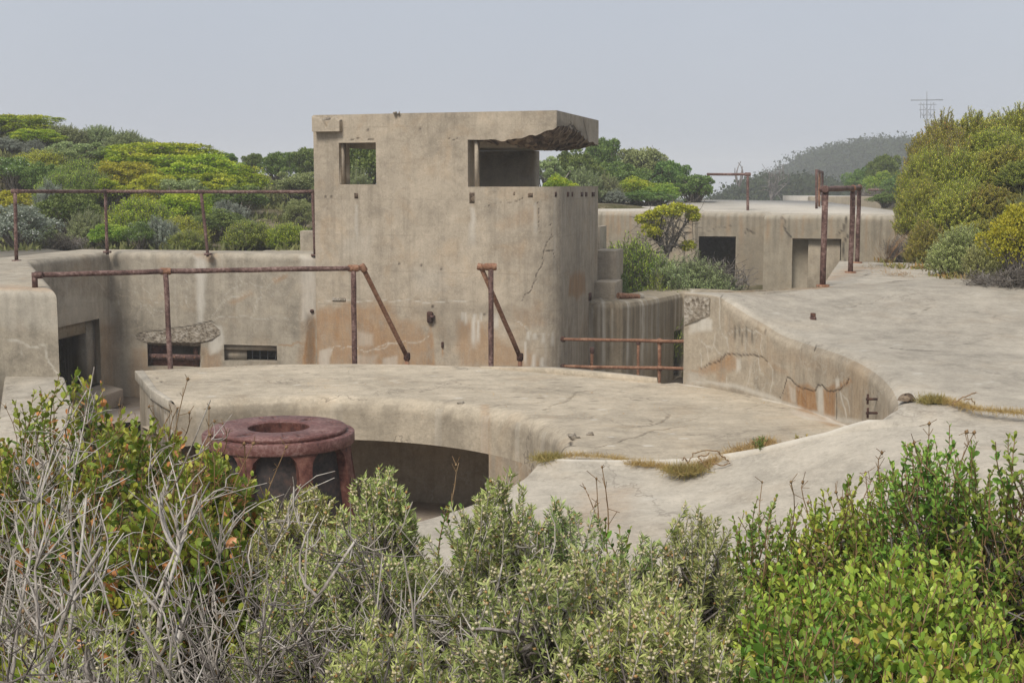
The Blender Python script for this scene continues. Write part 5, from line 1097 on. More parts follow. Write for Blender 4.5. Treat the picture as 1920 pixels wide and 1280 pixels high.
# ------------------------------------------------------------------ scrub seen from afar: unit bushes (1 wide, 1 high), copied and scaled
def limbs(r, ends, base_r=.028, base=None):
    n = len(ends); b = np.zeros((n, 3)) if base is None else base
    b = b + r.normal(0, .035, (n, 3)) * (1, 1, 0); P = curve(b, ends, r.normal(0, .06, (n, 3)) + np.array([0, 0, .04]), 6)
    rad = np.linspace(1, .35, 6)[None] * base_r * r.uniform(.6, 1.1, (n, 1)); V, F = tubes(P, rad, 5); return V, F, P
def bush_geo(style, seed):
    r = np.random.default_rng(seed); g = Geo(); st = Geo(); fl = None
    if style in ('dome', 'layer', 'flower', 'tree', 'loose'):
        n = dict(dome=40, layer=84, flower=28, tree=40, loose=26)[style]
        k = np.arange(n) + .5; ph = k * 2.39996; zz = 1 - k / n * (1.02 if style in ('dome', 'layer', 'flower') else 1.25)
        rad = np.sqrt(np.clip(1 - zz ** 2, 0, 1)); dirs = np.stack([rad * np.cos(ph), rad * np.sin(ph), zz], 1) + r.normal(0, .13, (n, 3))
        c = dirs * np.array([.39, .39, .46]) * (r.uniform(.70, 1.08, (n, 1)) * (.78 + .55 * fbm(dirs + seed, 1.7, 2))[:, None]) + np.array([0, 0, .42])
        if style == 'tree': c = dirs * np.array([.40, .40, .36]) * r.uniform(.45, 1.1, (n, 1)) + np.array([0, 0, .58])
        if style == 'loose': c = dirs * np.array([.40, .40, .40]) * r.uniform(.6, 1.15, (n, 1)) + np.array([0, 0, .55])
        c[:, 2] = np.clip(c[:, 2], .10 if style != 'tree' else .34, .86)
        lr = r.uniform(.07, .17, n) * (1.0 if style != 'loose' else .8); flat = dict(dome=.85, layer=.72, flower=.85, tree=.75, loose=.85)[style]
        m = dict(dome=280, layer=210, flower=300, tree=300, loose=230)[style]; ls = dict(dome=.042, layer=.042, flower=.038, tree=.048, loose=.045)[style]
        dl = unit(r.normal(0, 1, (n, m, 3)) + np.array([0, 0, .55])); pos = c[:, None] + dl * lr[:, None, None] * np.array([1, 1, flat]) * r.uniform(.45, 1.08, (n, m, 1)) ** .6
        dd = dl * .7 + r.normal(0, .6, (n, m, 3)); dd[..., 2] += .3
        V, F = place(KITE, pos.reshape(-1, 3), dd.reshape(-1, 3), (dl + r.normal(0, .45, (n, m, 3))).reshape(-1, 3), r.uniform(.6, 1.25, n * m) * ls, r.uniform(.8, 1.5, n * m))
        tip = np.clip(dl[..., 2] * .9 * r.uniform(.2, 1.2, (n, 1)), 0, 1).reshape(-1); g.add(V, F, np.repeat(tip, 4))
        V, F, P = limbs(r, c, .022 if style != 'tree' else .03, np.array([0, 0, 0.0]) if style != 'tree' else np.tile(np.array([[0, 0, .1]]), (n, 1))); st.add(V, F)
        if style in ('tree', 'loose', 'layer'):              # fine twigs inside
            q = np.repeat(c, 8, 0); V, F = tubes(curve(q - r.normal(0, .02, q.shape), q + r.normal(0, .055, q.shape), r.normal(0, .012, q.shape), 4), np.full((len(q), 4), .004), 3); st.add(V, F)
        if style == 'tree':
            V, F = tubes(np.array([[(0, 0, -.12), (.01, .01, .02), (-.01, .0, .12), (.0, .01, .2)]]), np.array([[.05, .042, .038, .034]]), 8); st.add(V, F)
        if style == 'flower':
            fl = Geo(); sel = r.permutation(n * m)[:420]; P = pos.reshape(-1, 3)[sel] + dl.reshape(-1, 3)[sel] * .012
            for q in range(5):
                an = 2 * np.pi * q / 5; side = unit(np.cross(dl.reshape(-1, 3)[sel], np.array([.3, .2, .9]))); up = np.cross(dl.reshape(-1, 3)[sel], side)
                V, F = place(KITE, P, side * math.cos(an) + up * math.sin(an), dl.reshape(-1, 3)[sel], .012, 1.6); fl.add(V, F)
    elif style in ('spiky', 'silver', 'feather'):
        n = dict(spiky=1150, silver=560, feather=1100)[style]; m = dict(spiky=22, silver=26, feather=13)[style]
        u = r.normal(0, 1, (n, 3)); u[:, 2] = np.abs(u[:, 2]) + .15; u = unit(u)
        lob = 1 + .22 * (fbm(u + seed, 2.6, 3) - .5) * 2
        b = u * np.array([.42, .42, .74]) * r.uniform(.45, 1.0, (n, 1)) ** .5 * lob[:, None] + np.array([0, 0, .04])
        d = unit(u * (.55 if style != 'feather' else .25) + np.array([0, 0, .75]) + r.normal(0, .22, (n, 3))); Ls = r.uniform(.10, .2, n) * (1.25 if style == 'feather' else 1)
        t = (np.arange(m) + .5) / m; base = b[:, None] + d[:, None] * (t[None, :, None] * Ls[:, None, None])
        ph = r.uniform(0, 6.28, (n, 1)) + np.arange(m)[None] * 2.4; s1 = unit(np.cross(d, np.array([.31, .17, .93]))); s2 = np.cross(d, s1)
        rad = np.cos(ph)[..., None] * s1[:, None] + np.sin(ph)[..., None] * s2[:, None]
        dd = d[:, None] * (.8 if style != 'silver' else .45) + rad * .75
        ls = dict(spiky=.029, silver=.040, feather=.05)[style]; V, F = place(KITE if style == 'spiky' else NEED, base.reshape(-1, 3), dd.reshape(-1, 3), (rad + d[:, None]).reshape(-1, 3), r.uniform(.7, 1.2, n * m) * ls, dict(spiky=.95, silver=1.5, feather=1.3)[style])
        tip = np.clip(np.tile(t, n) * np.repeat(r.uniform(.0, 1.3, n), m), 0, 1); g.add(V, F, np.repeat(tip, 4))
        e = b[r.permutation(n)[:70]]; V, F, P = limbs(r, e, .012); st.add(V, F)
        V, F = tubes(np.stack([b, b + d * Ls[:, None]], 1), np.full((n, 2), .0035), 3); st.add(V, F)
    else:                                                    # bare twigs
        e = unit(r.normal(0, 1, (70, 3)) * (1, 1, .5) + np.array([0, 0, .8])) * np.array([.5, .5, .85]) * r.uniform(.6, 1, (70, 1)); V, F, P = limbs(r, e, .012); st.add(V, F)
        q = np.repeat(P[:, 3:].reshape(-1, 3), 4, 0); V, F = tubes(curve(q, q + r.normal(0, .1, q.shape) + np.array([0, 0, .07]), r.normal(0, .02, q.shape), 4), np.full((len(q), 4), .0035), 3); st.add(V, F)
    return g, st, fl
PROTO = {}
def copy_tree(o, parent=None):
    c = o.copy(); COL.objects.link(c); c.parent = parent
    for ch in list(o.children): copy_tree(ch, c)
    return c
NAMES = dict(dome='coastal_shrub', layer='coastal_shrub', flower='flowering_shrub', tree='coastal_tree', loose='coastal_shrub', spiky='coastal_shrub', silver='silver_shrub', feather='coastal_shrub', bare='bare_shrub')
def plant(style, mat, px, ytop, D, wpx, label, group='coastal scrub behind the emplacement', cat=None, var=0, dep=None, base=None, hmin=.5):
    key = (style, mat, var); q = at(px, ytop, D); w = wpx / FPX * D; zb = float(ground(np.array(q[0]), np.array(D))) if base is None else base
    h = max(hmin, q[2] - zb)
    if key not in PROTO:
        o = thing(NAMES[style], label, cat or ('tree' if style == 'tree' else 'shrub'), (0, 0, 0), group)
        g, st, fl = bush_geo(style, sum(map(ord, style + mat)) * 13 + var * 101)
        st.build('trunk' if style == 'tree' else 'stems', M['bark'], o, attr=False)
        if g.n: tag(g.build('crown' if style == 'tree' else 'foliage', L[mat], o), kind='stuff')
        if fl: tag(fl.build('flowers', L['white'], o), kind='stuff')
        PROTO[key] = o
    else:
        o = copy_tree(PROTO[key]); o['label'] = label; o['group'] = group; o['category'] = cat or ('tree' if style == 'tree' else 'shrub')
    o.location = (q[0], D, zb - .04); o.rotation_euler = (0, 0, random.uniform(0, 6.28)); o.scale = (w, dep or w, h * 1.02)
    return o
G1 = 'scrub on the dune behind the bent parapet'
for a in [
    ('layer', 'bright', 30, 213, 42, 150, 'big bright green domed shrub on the very top of the dune', 2), ('layer', 'bright', 68, 238, 40, 95, 'round bright green shrub just below the dune top', 1),
    ('silver', 'silver', 8, 252, 38.5, 80, 'pale silvery shrub beneath the topmost green dome'), ('silver', 'silver', 64, 254, 38, 50, 'small silvery tuft between the bright dome and the olive shrubs', 1),
    ('spiky', 'olive', 122, 228, 41, 110, 'grey olive shrub with spiky crown next to the topmost green dome'), ('spiky', 'olive', 190, 227, 41.5, 105, 'tallest grey olive shrub on the skyline of the dune', 1),
    ('spiky', 'olive', 236, 238, 41, 90, 'second grey olive skyline shrub, beside the tallest one'), ('spiky', 'olive', 276, 252, 41, 60, 'last small grey olive shrub where the skyline drops', 1),
    ('loose', 'olive', 150, 262, 37, 120, 'open grey green shrub in the middle of the dune slope'), ('dome', 'olive', 110, 272, 36.5, 90, 'low olive shrub under the spiky skyline shrubs'),
    ('feather', 'yellow', 75, 276, 36, 130, 'yellowish feathery shrub halfway up the dune'), ('feather', 'feather', 150, 290, 35, 120, 'tall fresh green feathery shrub on the slope', 1),
    ('flower', 'dark', 22, 292, 34, 110, 'dark green shrub with a few cream flowers on the slope'), ('dome', 'dark', 80, 300, 33.5, 80, 'dark green rounded shrub above the silver bush'),
    ('silver', 'silver', 94, 326, 31, 80, 'conspicuous whitish silver bush above the parapet rail'), ('feather', 'feather', 165, 310, 33, 100, 'fine leaved green shrub beside the whitish silver bush'),
    ('layer', 'bright', 300, 264, 37, 210, 'largest bright green domed shrub in the middle of the dune', 2), ('layer', 'yellow', 232, 300, 34.5, 130, 'yellow green clumped shrub at the front of the large dome', 3),
    ('layer', 'bright', 365, 284, 36, 170, 'bright green layered shrub sloping down beside the largest dome', 1), ('layer', 'bright', 440, 305, 36.5, 130, 'low bright green shrub at the tail of the green mass', 4),
    ('layer', 'yellow', 290, 322, 33, 90, 'small yellow green shrub behind the parapet rail', 1), ('dome', 'bright', 400, 318, 35, 140, 'dull green shrub with dark stems under the bright layers'), ('layer', 'bright', 225, 268, 37.5, 110, 'bright green shrub at the foot of the olive skyline shrubs', 1),
    ('tree', 'dark', 424, 284, 44, 52, 'small grey tree with thin crown behind the green mass'), ('tree', 'dark', 474, 286, 46, 46, 'dark little tree beside a gap of open sky', 'tree', 1),
    ('tree', 'dark', 520, 282, 43, 66, 'leaning dark green tree beyond the gap of sky'), ('tree', 'dark', 572, 276, 45, 70, 'dark green tree right against the observation post', 'tree', 1), ('dome', 'olive', 562, 318, 37, 100, 'grey green shrub right beside the observation post wall'),
    ('flower', 'silver', 30, 380, 26.6, 150, 'flowering shrub full of small white blooms behind the first rail post'), ('dome', 'dark', 128, 350, 29.5, 110, 'dark shrub in the shade under the silver bush'), ('bare', 'dark', 120, 430, 27, 100, 'tangle of bare brown twigs at the parapet'),
    ('silver', 'olive', 160, 382, 28, 90, 'grey green upright shrub near the second rail post'), ('feather', 'bright', 262, 362, 29.5, 150, 'fresh green shrub behind the second rail post'), ('dome', 'feather', 205, 415, 27, 90, 'low green shrub close behind the parapet'),
    ('silver', 'silver', 300, 396, 27.2, 90, 'pale grey bush with white flowers beside it at the parapet'), ('flower', 'dark', 262, 412, 26.8, 60, 'white flowered shrub close beside the pale grey bush'), ('silver', 'silver', 425, 366, 31, 110, 'wide silver topped bush behind the third rail post', 1),
    ('dome', 'dark', 405, 388, 29.5, 130, 'dark green bush in front of the wide silver topped bush'), ('feather', 'feather', 470, 410, 27.6, 130, 'low green gold shrub behind the parapet, nearest the third rail post'), ('feather', 'bright', 540, 412, 27.4, 110, 'low green gold shrub beside the small concrete block', 1), ('dome', 'olive', 560, 368, 31.5, 60, 'olive bush behind the sand patch by the observation post'), ('layer', 'yellow', 12, 352, 30, 110, 'yellow green shrub at the frame edge behind the first rail post', 2), ('layer', 'bright', 345, 355, 31, 120, 'green shrub with bare stems below the largest dome'),
    ('loose', 'bright', 255, 288, 36, 120, 'loose green shrub between the yellow green clump and the largest dome'), ('feather', 'yellow', 45, 292, 35, 110, 'gold green feathery shrub under the pale silvery one'), ('loose', 'olive', 335, 330, 33, 130, 'dull olive shrub half hidden under the bright green mass', 1),
    ('feather', 'feather', 110, 318, 32.5, 110, 'rough green shrub behind the conspicuous whitish silver bush'), ('loose', 'dark', 450, 345, 34, 120, 'dark open shrub in the shade under the tail of the green mass'), ('feather', 'yellow', 340, 400, 28.2, 110, 'yellow tinged shrub between the second and third rail posts', 1), ('loose', 'bright', 200, 330, 33, 110, 'mid green open shrub above the second rail post', 1),
    ('feather', 'feather', 350, 425, 27, 90, 'low fresh green shrub right behind the parapet beside the pale grey bush', 1), ('spiky', 'olive', 60, 398, 28, 100, 'olive shrub beside the flowering shrub at the first rail post', 1),
    ('bare', 'dark', 405, 262, 43, 34, 'leafless grey twig tree on the skyline above the green mass'),
]:
    var = a[-1] if isinstance(a[-1], int) else 0; plant(a[0], a[1], a[2], a[3], a[4], a[5], a[6], G1, var=var)
G2 = 'scrub behind the observation post'
for a in [
    ('dome', 'dark', 690, 250, 37.0, 130, 'dark green shrub seen through the small window opening'), ('silver', 'olive', 668, 300, 33.0, 90, 'grey shrub low in the small window opening'),
    ('dome', 'dark', 1078, 274, 43.5, 100, 'smooth dark green dome under the broken roof corner'), ('tree', 'dark', 1128, 256, 46.5, 76, 'dark thin leaved tree emerging beside the broken roof corner'),
    ('loose', 'olive', 1022, 290, 42.0, 90, 'grey twiggy shrub in the corner opening'), ('silver', 'olive', 1098, 305, 40.5, 80, 'pale grey green shrub behind the window sill'), ('dome', 'bright', 1045, 325, 39.8, 60, 'small green shrub just above the window sill'),
    ('silver', 'olive', 1138, 318, 40.9, 70, 'pale grey bush beside the curved corner'), ('tree', 'olive', 1202, 274, 45.8, 110, 'tallest grey green tree behind the bunker'), ('dome', 'dark', 1165, 300, 44.3, 110, 'grey green shrub between the two skyline trees'),
    ('tree', 'dark', 1258, 300, 45.0, 80, 'dark rounded tree on the falling skyline', 1), ('dome', 'bright', 1190, 330, 42.0, 90, 'mid green shrub in the middle of the clump'), ('dome', 'feather', 1235, 340, 41.8, 90, 'green shrub with dark twigs beside the mid green one'), ('dome', 'dark', 1210, 360, 41.3, 120, 'dark stemmed low shrub under the clump'), ('tree', 'dark', 1300, 326, 43.9, 90, 'outermost dark tree of the clump, beside the bunker roof', 1), ('silver', 'silver', 1150, 352, 40.5, 60, 'small silver bush above the sandy bank'),
    ('feather', 'feather', 1190, 436, 28.5, 180, 'green gold bushy shrub growing below the stepped stair wall', 1), ('silver', 'olive', 1245, 462, 28.2, 150, 'grey green shrub at the edge of the sunken passage'), ('bare', 'dark', 1325, 448, 29.5, 200, 'grey bare twigged shrub in front of the dark doorway'), ('silver', 'olive', 1310, 466, 29.0, 170, 'grey green shrub before the bunker doorway'), ('spiky', 'olive', 1295, 492, 28.8, 200, 'low olive shrub at the foot of the bunker doorway'), ('bare', 'dark', 1265, 455, 29.4, 170, 'tangle of grey branches beside the small yellow green tree'), ('flower', 'dark', 1166, 510, 27.2, 40, 'tiny white flowered plant beside the stair blocks'), ('feather', 'feather', 1235, 510, 27.6, 130, 'yellow tinged low shrub overhanging the passage wall', 1),
]:
    var = a[-1] if isinstance(a[-1], int) else 0; plant(a[0], a[1], a[2], a[3], a[4], a[5], a[6], G2, var=var)
# the little umbrella tree in front of the bunker
def umbrella():
    q = at(1245, 560, 31.0); zb = -2.5; o = thing('coastal_tree', 'small leaning tree with flat yellow green crown in front of the bunker wall', 'tree', (q[0], 31, zb)); r = np.random.default_rng(5)
    cl = [(1222, 398, 20, 9), (1245, 390, 26, 10), (1270, 384, 26, 10), (1292, 388, 22, 9), (1232, 412, 20, 10), (1205, 405, 18, 9), (1218, 424, 20, 12), (1226, 430, 18, 10), (1290, 455, 18, 10), (1262, 395, 22, 10), (1300, 400, 16, 9)]
    C = np.array([at(a, b + 6, 31 + r.normal(0, .35)) for a, b, _, _ in cl]); S_ = np.array([(w / FPX * 31, h / FPX * 31) for _, _, w, h in cl]); g = Geo()
    n, m = len(C), 420; dl = unit(r.normal(0, 1, (n, m, 3)) + np.array([0, 0, .5])); pos = C[:, None] + dl * np.stack([S_[:, 0] * .72, S_[:, 0] * .72, S_[:, 1] * .75], 1)[:, None] * r.uniform(.4, 1.05, (n, m, 1)) ** .6
    V, F = place(KITE, pos.reshape(-1, 3), (dl * .6 + r.normal(0, .6, dl.shape)).reshape(-1, 3), dl.reshape(-1, 3), r.uniform(.05, .09, n * m), 1.1); g.add(V, F, np.repeat(np.clip(dl[..., 2], 0, 1).reshape(-1) * .8, 4)); tag(g.build('crown', L['yellow'], o), kind='stuff')
    b = np.array([q[0] - .05, 31, zb]); k = b + np.array([.12, 0, .9]); st = Geo(); V, F = tubes(np.array([[b, b + (.02, 0, .4), k, k + (.1, 0, .3)]]), np.array([[.06, .05, .045, .04]]), 8); st.add(V, F)
    P = curve(np.tile(k, (n, 1)), C, r.normal(0, .1, (n, 3)), 6); V, F = tubes(P, np.linspace(.035, .012, 6)[None].repeat(n, 0), 5); st.add(V, F)
    Q = np.repeat(P[:, 2:].reshape(-1, 3), 7, 0); V, F = tubes(curve(Q, Q + r.normal(0, .2, Q.shape) + np.array([0, 0, .08]), r.normal(0, .03, Q.shape), 4), np.full((len(Q), 4), .007), 3); st.add(V, F); st.build('trunk', M['bark'], o, attr=False)
umbrella()
G3 = 'scrub covering the tall dune beside the glacis'
for a in [
    ('spiky', 'dune', 1767, 205, 24.5, 150, 'gold tipped shrub at the steep edge of the tall dune'), ('spiky', 'dune', 1828, 196, 25.5, 170, 'highest gold tipped shrub on the tall dune skyline', 1), ('spiky', 'dune', 1913, 190, 26, 170, 'dense green gold shrub on the dune skyline by the frame edge'),
    ('spiky', 'dune', 1744, 258, 23.4, 120, 'green gold shrub overhanging the dune edge beside the far hill', 1), ('spiky', 'dune', 1808, 270, 23, 160, 'green gold shrub halfway down the tall dune'), ('spiky', 'dune', 1888, 262, 23, 160, 'large gold shrub in the middle of the tall dune', 1),
    ('spiky', 'dune', 1730, 320, 22.4, 110, 'olive gold shrub low on the dune edge above the bunker end', ), ('spiky', 'dune', 1792, 345, 21.6, 150, 'yellowish shrub above the silver green bush', 1), ('spiky', 'dune', 1858, 340, 21.6, 150, 'yellowish shrub above the lime green bush'), ('spiky', 'feather', 1933, 330, 22, 150, 'fresh green shrub behind the lime green bush'),
    ('spiky', 'dune', 1740, 400, 21.2, 90, 'low green gold shrub behind the dry grass tuft', 1), ('bare', 'dark', 1684, 420, 22.2, 60, 'grey bare twigs behind the dry grass tuft'), ('spiky', 'dune', 1840, 415, 20.4, 120, 'green gold shrub between the silver green and lime green bushes', 1), ('spiky', 'dune', 1762, 228, 24, 130, 'dark tipped shrub at the shoulder of the tall dune', 2), ('spiky', 'dune', 1868, 225, 24.5, 150, 'broad green gold shrub under the dune skyline', 2), ('spiky', 'dune', 1808, 318, 22, 120, 'bushy green gold shrub at the heart of the tall dune', 2), ('spiky', 'dune', 1923, 285, 22.8, 120, 'gold tipped shrub on the dune flank at the frame edge', 2),
]:
    var = a[-1] if isinstance(a[-1], int) else 0; o = plant(a[0], a[1], a[2], a[3], a[4], a[5], a[6], G3, var=var, base=float(max(ground(np.array((a[2] - 960) / FPX * a[4]), np.array(a[4])), at(a[2], a[3], a[4])[2] - 1.15 * a[5] / FPX * a[4])))
plant('spiky', 'needle', 1800, 408, 18.4, 125, 'silver green needle leaved bush at the edge of the concrete slope', 'bushes at the edge of the glacis', var=2, base=-1.28)
plant('spiky', 'needle', 1850, 432, 17.8, 90, 'grey green bush between the silver one and the lime green one', 'bushes at the edge of the glacis', var=3, base=-1.28)
plant('layer', 'yellow', 1915, 376, 16.8, 120, 'lime green leafy bush cut by the frame edge above the concrete slope', 'bushes at the edge of the glacis', base=-1.25)
plant('bare', 'dark', 1880, 478, 16.6, 150, 'low heap of dead grey twigs under the lime green bush', 'bushes at the edge of the glacis', base=-1.28, hmin=.25)
plant('dome', 'dark', 1660, 362, 44, 60, 'small dark green shrub spilling onto the bunker roof', G3, base=ZB)
for a in [('tree', 'dark', 1660, 288, 62, 72, 'dark tree standing behind the farther emplacement', 0), ('dome', 'dark', 1620, 310, 64, 80, 'rounded dark green shrub beside the farther emplacement', 0), ('dome', 'feather', 1650, 318, 60, 60, 'mid green shrub just above the distant rusty rail', 0), ('bare', 'dark', 1640, 336, 59, 80, 'sprawling bare grey branches above the distant rusty rail', 0), ('dome', 'dark', 1700, 318, 57, 80, 'dark shrub between the distant rail and the tall dune', 0)]:
    plant(a[0], a[1], a[2], a[3], a[4], a[5], a[6], 'scrub beyond the bunker', var=a[7], base=float(at(a[2], 375, a[4])[2] - .3))
# dry grass tuft, succulent mat
def blades(P, d, L_, w, m, name, parent=None, tip=None, kind=None):
    g = Geo(); up = np.cross(d, np.array([.2, .9, .1])); V, F = place(BLADE, P, d, up, L_, w); g.add(V, F, 0 if tip is None else np.repeat(tip, 5)); o = g.build(name, m, parent)
    return tag(o, kind=kind) if kind else o
q = at(1662, 494, 20.6); tf = thing('dry_grass_tuft', 'tall bleached dry grass tuft behind the rusty pipe frame', 'grass tuft', q)
n = 60; d = unit(np.stack([rng.normal(0, .42, n), rng.normal(0, .4, n), np.ones(n)], 1)); tag(blades(q + rng.normal(0, .05, (n, 3)) * (1, 1, 0), d, rng.uniform(.35, .72, n), .5, L['straw'], 'blades', tf), kind='stuff')
n = 2600; X_ = rng.uniform(5.55, 7.2, n); Y_ = rng.uniform(17.6, 21.6, n); k = (X_ - 5.5 > (Y_ - 19.8) * .12) & (fbm(np.stack([X_, Y_, X_ * 0], 1), 1.6, 3) > .42); X_, Y_ = X_[k], Y_[k]
Pm = np.stack([X_, Y_, np.maximum(ground(X_, Y_), PLAT + .005)], 1); d = unit(rng.normal(0, .7, (len(Pm), 3)) + np.array([0, 0, .6])); g = Geo(); V, F = place(KITE, Pm, d, rdir(len(Pm), rng), rng.uniform(.05, .11, len(Pm)), .7); g.add(V, F, np.repeat(rng.uniform(0, 1, len(Pm)), 4))
tag(g.build('ground_cover', L['succ'], None), kind='stuff')
# low scrub covering the dunes between the shrubs
def scatter(n, x0, x1, y0, y1, per, size, m, name, keep=None, seed=1, T=NEED, wid=1.4):
    r = np.random.default_rng(seed); X_ = r.uniform(x0, x1, n); Y_ = r.uniform(y0, y1, n); k = (fbm(np.stack([X_, Y_, X_ * 0], 1), .6, 3) > .40) & (poly_sd(X_, Y_, P_LOW) < -.5)
    if keep is not None: k &= keep(X_, Y_)
    X_, Y_ = X_[k], Y_[k]; P = np.stack([X_, Y_, ground(X_, Y_) - .02], 1); P = np.repeat(P, per, 0) + r.normal(0, size * .5, (len(P) * per, 3)) * (1, 1, .0)
    d = unit(r.normal(0, .55, P.shape) + np.array([0, 0, .8])); g = Geo(); V, F = place(T, P, d, rdir(len(P), r), r.uniform(.5, 1.3, len(P)) * size, wid); g.add(V, F, np.repeat(r.uniform(0, 1, len(P)), len(T[0]))); return tag(g.build(name, m, None), kind='stuff')
scatter(9000, -22, 3.5, 25.3, 46, 8, .22, L['under'], 'undergrowth', lambda x, y: ~((np.abs(x + 4.9) < 1.0) & (y < 33) & (y > 29)) & ~((x > 1.2) & (y < 27)), 3)
scatter(700, 1.6, 9.4, 23.0, 33.4, 9, .13, L['under'], 'undergrowth', lambda x, y: poly_sd(x, y, P_MID) > .2, 4)
scatter(3000, 6.3, 13, 18.5, 32, 9, .22, L['under'], 'undergrowth', lambda x, y: poly_sd(x, y, P_MID) < -.4, 5)
scatter(2500, -9, 9, -1, 8.0, 9, .16, L['under'], 'undergrowth', lambda x, y: ~((x > -2) & (y > 6.2)), 6)
r = np.random.default_rng(77); n = 900; an = r.uniform(R(-20), R(118), n); ra = 2.62 + 2.6 * r.uniform(0, 1, n) ** .8; k = fbm(np.stack([np.cos(an) * ra, np.sin(an) * ra, an * 0], 1), 1.4, 3) > .5; an, ra = an[k], ra[k]
Pl = np.stack([CX + ra * np.cos(an), CY + ra * np.sin(an), np.full(len(an), AP + .012)], 1); g = Geo(); V, F = place(KITE, Pl, r.normal(0, 1, (len(an), 3)) * (1, 1, .15), np.array([0, 0, 1.0]) + r.normal(0, .25, (len(an), 3)), r.uniform(.012, .03, len(an)), .8); g.add(V, F); tag(g.build('leaf_litter', L['straw'], None), kind='stuff')
# ------------------------------------------------------------------ far hills in the mist, mast
def ridge(y, xp, yp, D):
    return np.array([at(a, 300, D)[0] for a in xp]), np.array([at(960, b, D)[2] for b in yp])
HR = [(130, 26, [1200, 1300, 1345, 1385, 1430, 1480, 1530, 1600, 1700, 1850, 2200], [420, 385, 366, 338, 318, 310, 316, 330, 340, 345, 360], 2.6), (255, 60, [1300, 1440, 1500, 1545, 1590, 1640, 1690, 1740, 1900, 2300], [420, 345, 306, 276, 260, 254, 256, 262, 280, 330], 4.0)]
t = NT('misty_hill'); n1 = t.noise(t.pos(), .12, 6, .7); M['hill'] = t.done(t.ramp(n1, [(.35, (.03, .045, .018)), (.65, (.06, .075, .03))]), 1, 0)
for i, (D, wd, xp, yp, th_) in enumerate(HR):
    rx, rz = ridge(0, xp, yp, D); xs = np.linspace(rx[0] - 60, rx[-1] + 160, 110); ys = np.linspace(D - 2.2 * wd, D + 3.2 * wd, 60); XX, YY = np.meshgrid(xs, ys, indexing='ij')
    def hz(x, y): return -34 + (np.interp(x, rx, rz) - th_ + 34) * np.exp(-((y - D) / (wd * np.where(y < D, 1.0, 1.6))) ** 2 * .55) + 1.2 * (fbm(np.stack([x, y, x * 0], -1), .05, 3) - .5)
    tag(mk('hill', np.stack([XX, YY, hz(XX, YY)], -1), grid_faces(110, 60), M['hill'], smooth=True), kind='structure')
    r = np.random.default_rng(40 + i); n = 2300 if i else 1500; x = r.uniform(rx[1], rx[-2], n); y = D + r.uniform(-1.3, .35, n) * wd; z = hz(x, y); g = Geo(); m = 74; hgt = r.uniform(.55, 1.1, n) * th_ * (.7 + .7 * fbm(np.stack([x, y, x * 0], 1), .06, 3)); ws_ = r.uniform(.7, 1.5, n)
    dl = unit(r.normal(0, 1, (n, m, 3)) + np.array([0, 0, .4])); c = np.stack([x, y, z + hgt * .45], 1); pos = c[:, None] + dl * np.stack([hgt * ws_, hgt * ws_, hgt * .55], 1)[:, None] * r.uniform(.2, .9, (n, m, 1))
    V, F = place(KITE, pos.reshape(-1, 3), rdir(n * m, r), dl.reshape(-1, 3), r.uniform(.5, 1.0, n * m) * th_ * .19, 1.6); g.add(V, F, np.repeat(np.clip(dl[..., 2] * r.uniform(0, 1, (n, 1)), 0, 1).reshape(-1), 4)); tag(g.build('woodland', L['far'], None), kind='stuff')
dt = thing('dead_tree', 'pale dead branching tree on the wooded ridge behind the bent rail', 'tree', at(1450, 372, 118)); r = np.random.default_rng(9)
b = at(1446, 378, 118); e = np.array([at(a, c_, 118 + r.normal(0, 1)) for a, c_ in ((1462, 322), (1470, 335), (1448, 335), (1440, 350), (1475, 345), (1456, 330))]); P = curve(np.tile(b, (6, 1)), e, r.normal(0, .3, (6, 3)), 6); g = Geo(); V, F = tubes(P, np.linspace(.07, .03, 6)[None].repeat(6, 0), 5); g.add(V, F)
Q = np.repeat(P[:, 2:].reshape(-1, 3), 3, 0); V, F = tubes(curve(Q, Q + r.normal(0, .6, Q.shape) + np.array([0, 0, .4]), r.normal(0, .1, Q.shape), 4), np.full((len(Q), 4), .018), 3); g.add(V, F); g.build('trunk', M['twigd'], dt, attr=False)
dt = thing('dead_tree', 'thin bare tree sticking up behind the long top bar of the bunker rail', 'tree', at(1388, 372, 118)); b = at(1386, 350, 118); e = np.array([at(a, c_, 118) for a, c_ in ((1384, 305), (1392, 312), (1378, 315), (1389, 303))]); P = curve(np.tile(b, (4, 1)), e, r.normal(0, .2, (4, 3)), 6); g = Geo(); V, F = tubes(P, np.linspace(.08, .03, 6)[None].repeat(4, 0), 4); g.add(V, F); g.build('trunk', M['twigd'], dt, attr=False)
DA = 215.0; mast = thing('antenna_mast', 'faint lattice antenna mast in the mist above the far hill', 'antenna', at(1738, 285, DA)); P = lambda x, y: at(x, y, DA)
M['mast'] = NT('mast_steel').done((0.22, 0.23, 0.24), .6, .4)
def bar(pts, r_, nm): return MB().tube([P(*q) for q in pts], r_, 5).build(nm, M['mast'], mast)
bar([(1738, 290), (1738, 205)], .16, 'mast'); bar([(1738, 208), (1738, 172)], .07, 'mast'); bar([(1708, 188), (1768, 187.5)], .08, 'crossbar'); bar([(1722, 196), (1756, 196)], .05, 'crossbar')
for x0, x1, y in ((1724, 1754, 206), (1728, 1750, 216)): bar([(x0, y), (x1, y)], .05, 'crossbar')
for x in (1726, 1732, 1745, 1751): bar([(x, 192), (x, 222)], .045, 'upright')
for a, b in (((1724, 206), (1738, 230)), ((1754, 206), (1738, 230)), ((1726, 192), (1750, 222)), ((1751, 192), (1730, 222))): bar([a, b], .035, 'brace')

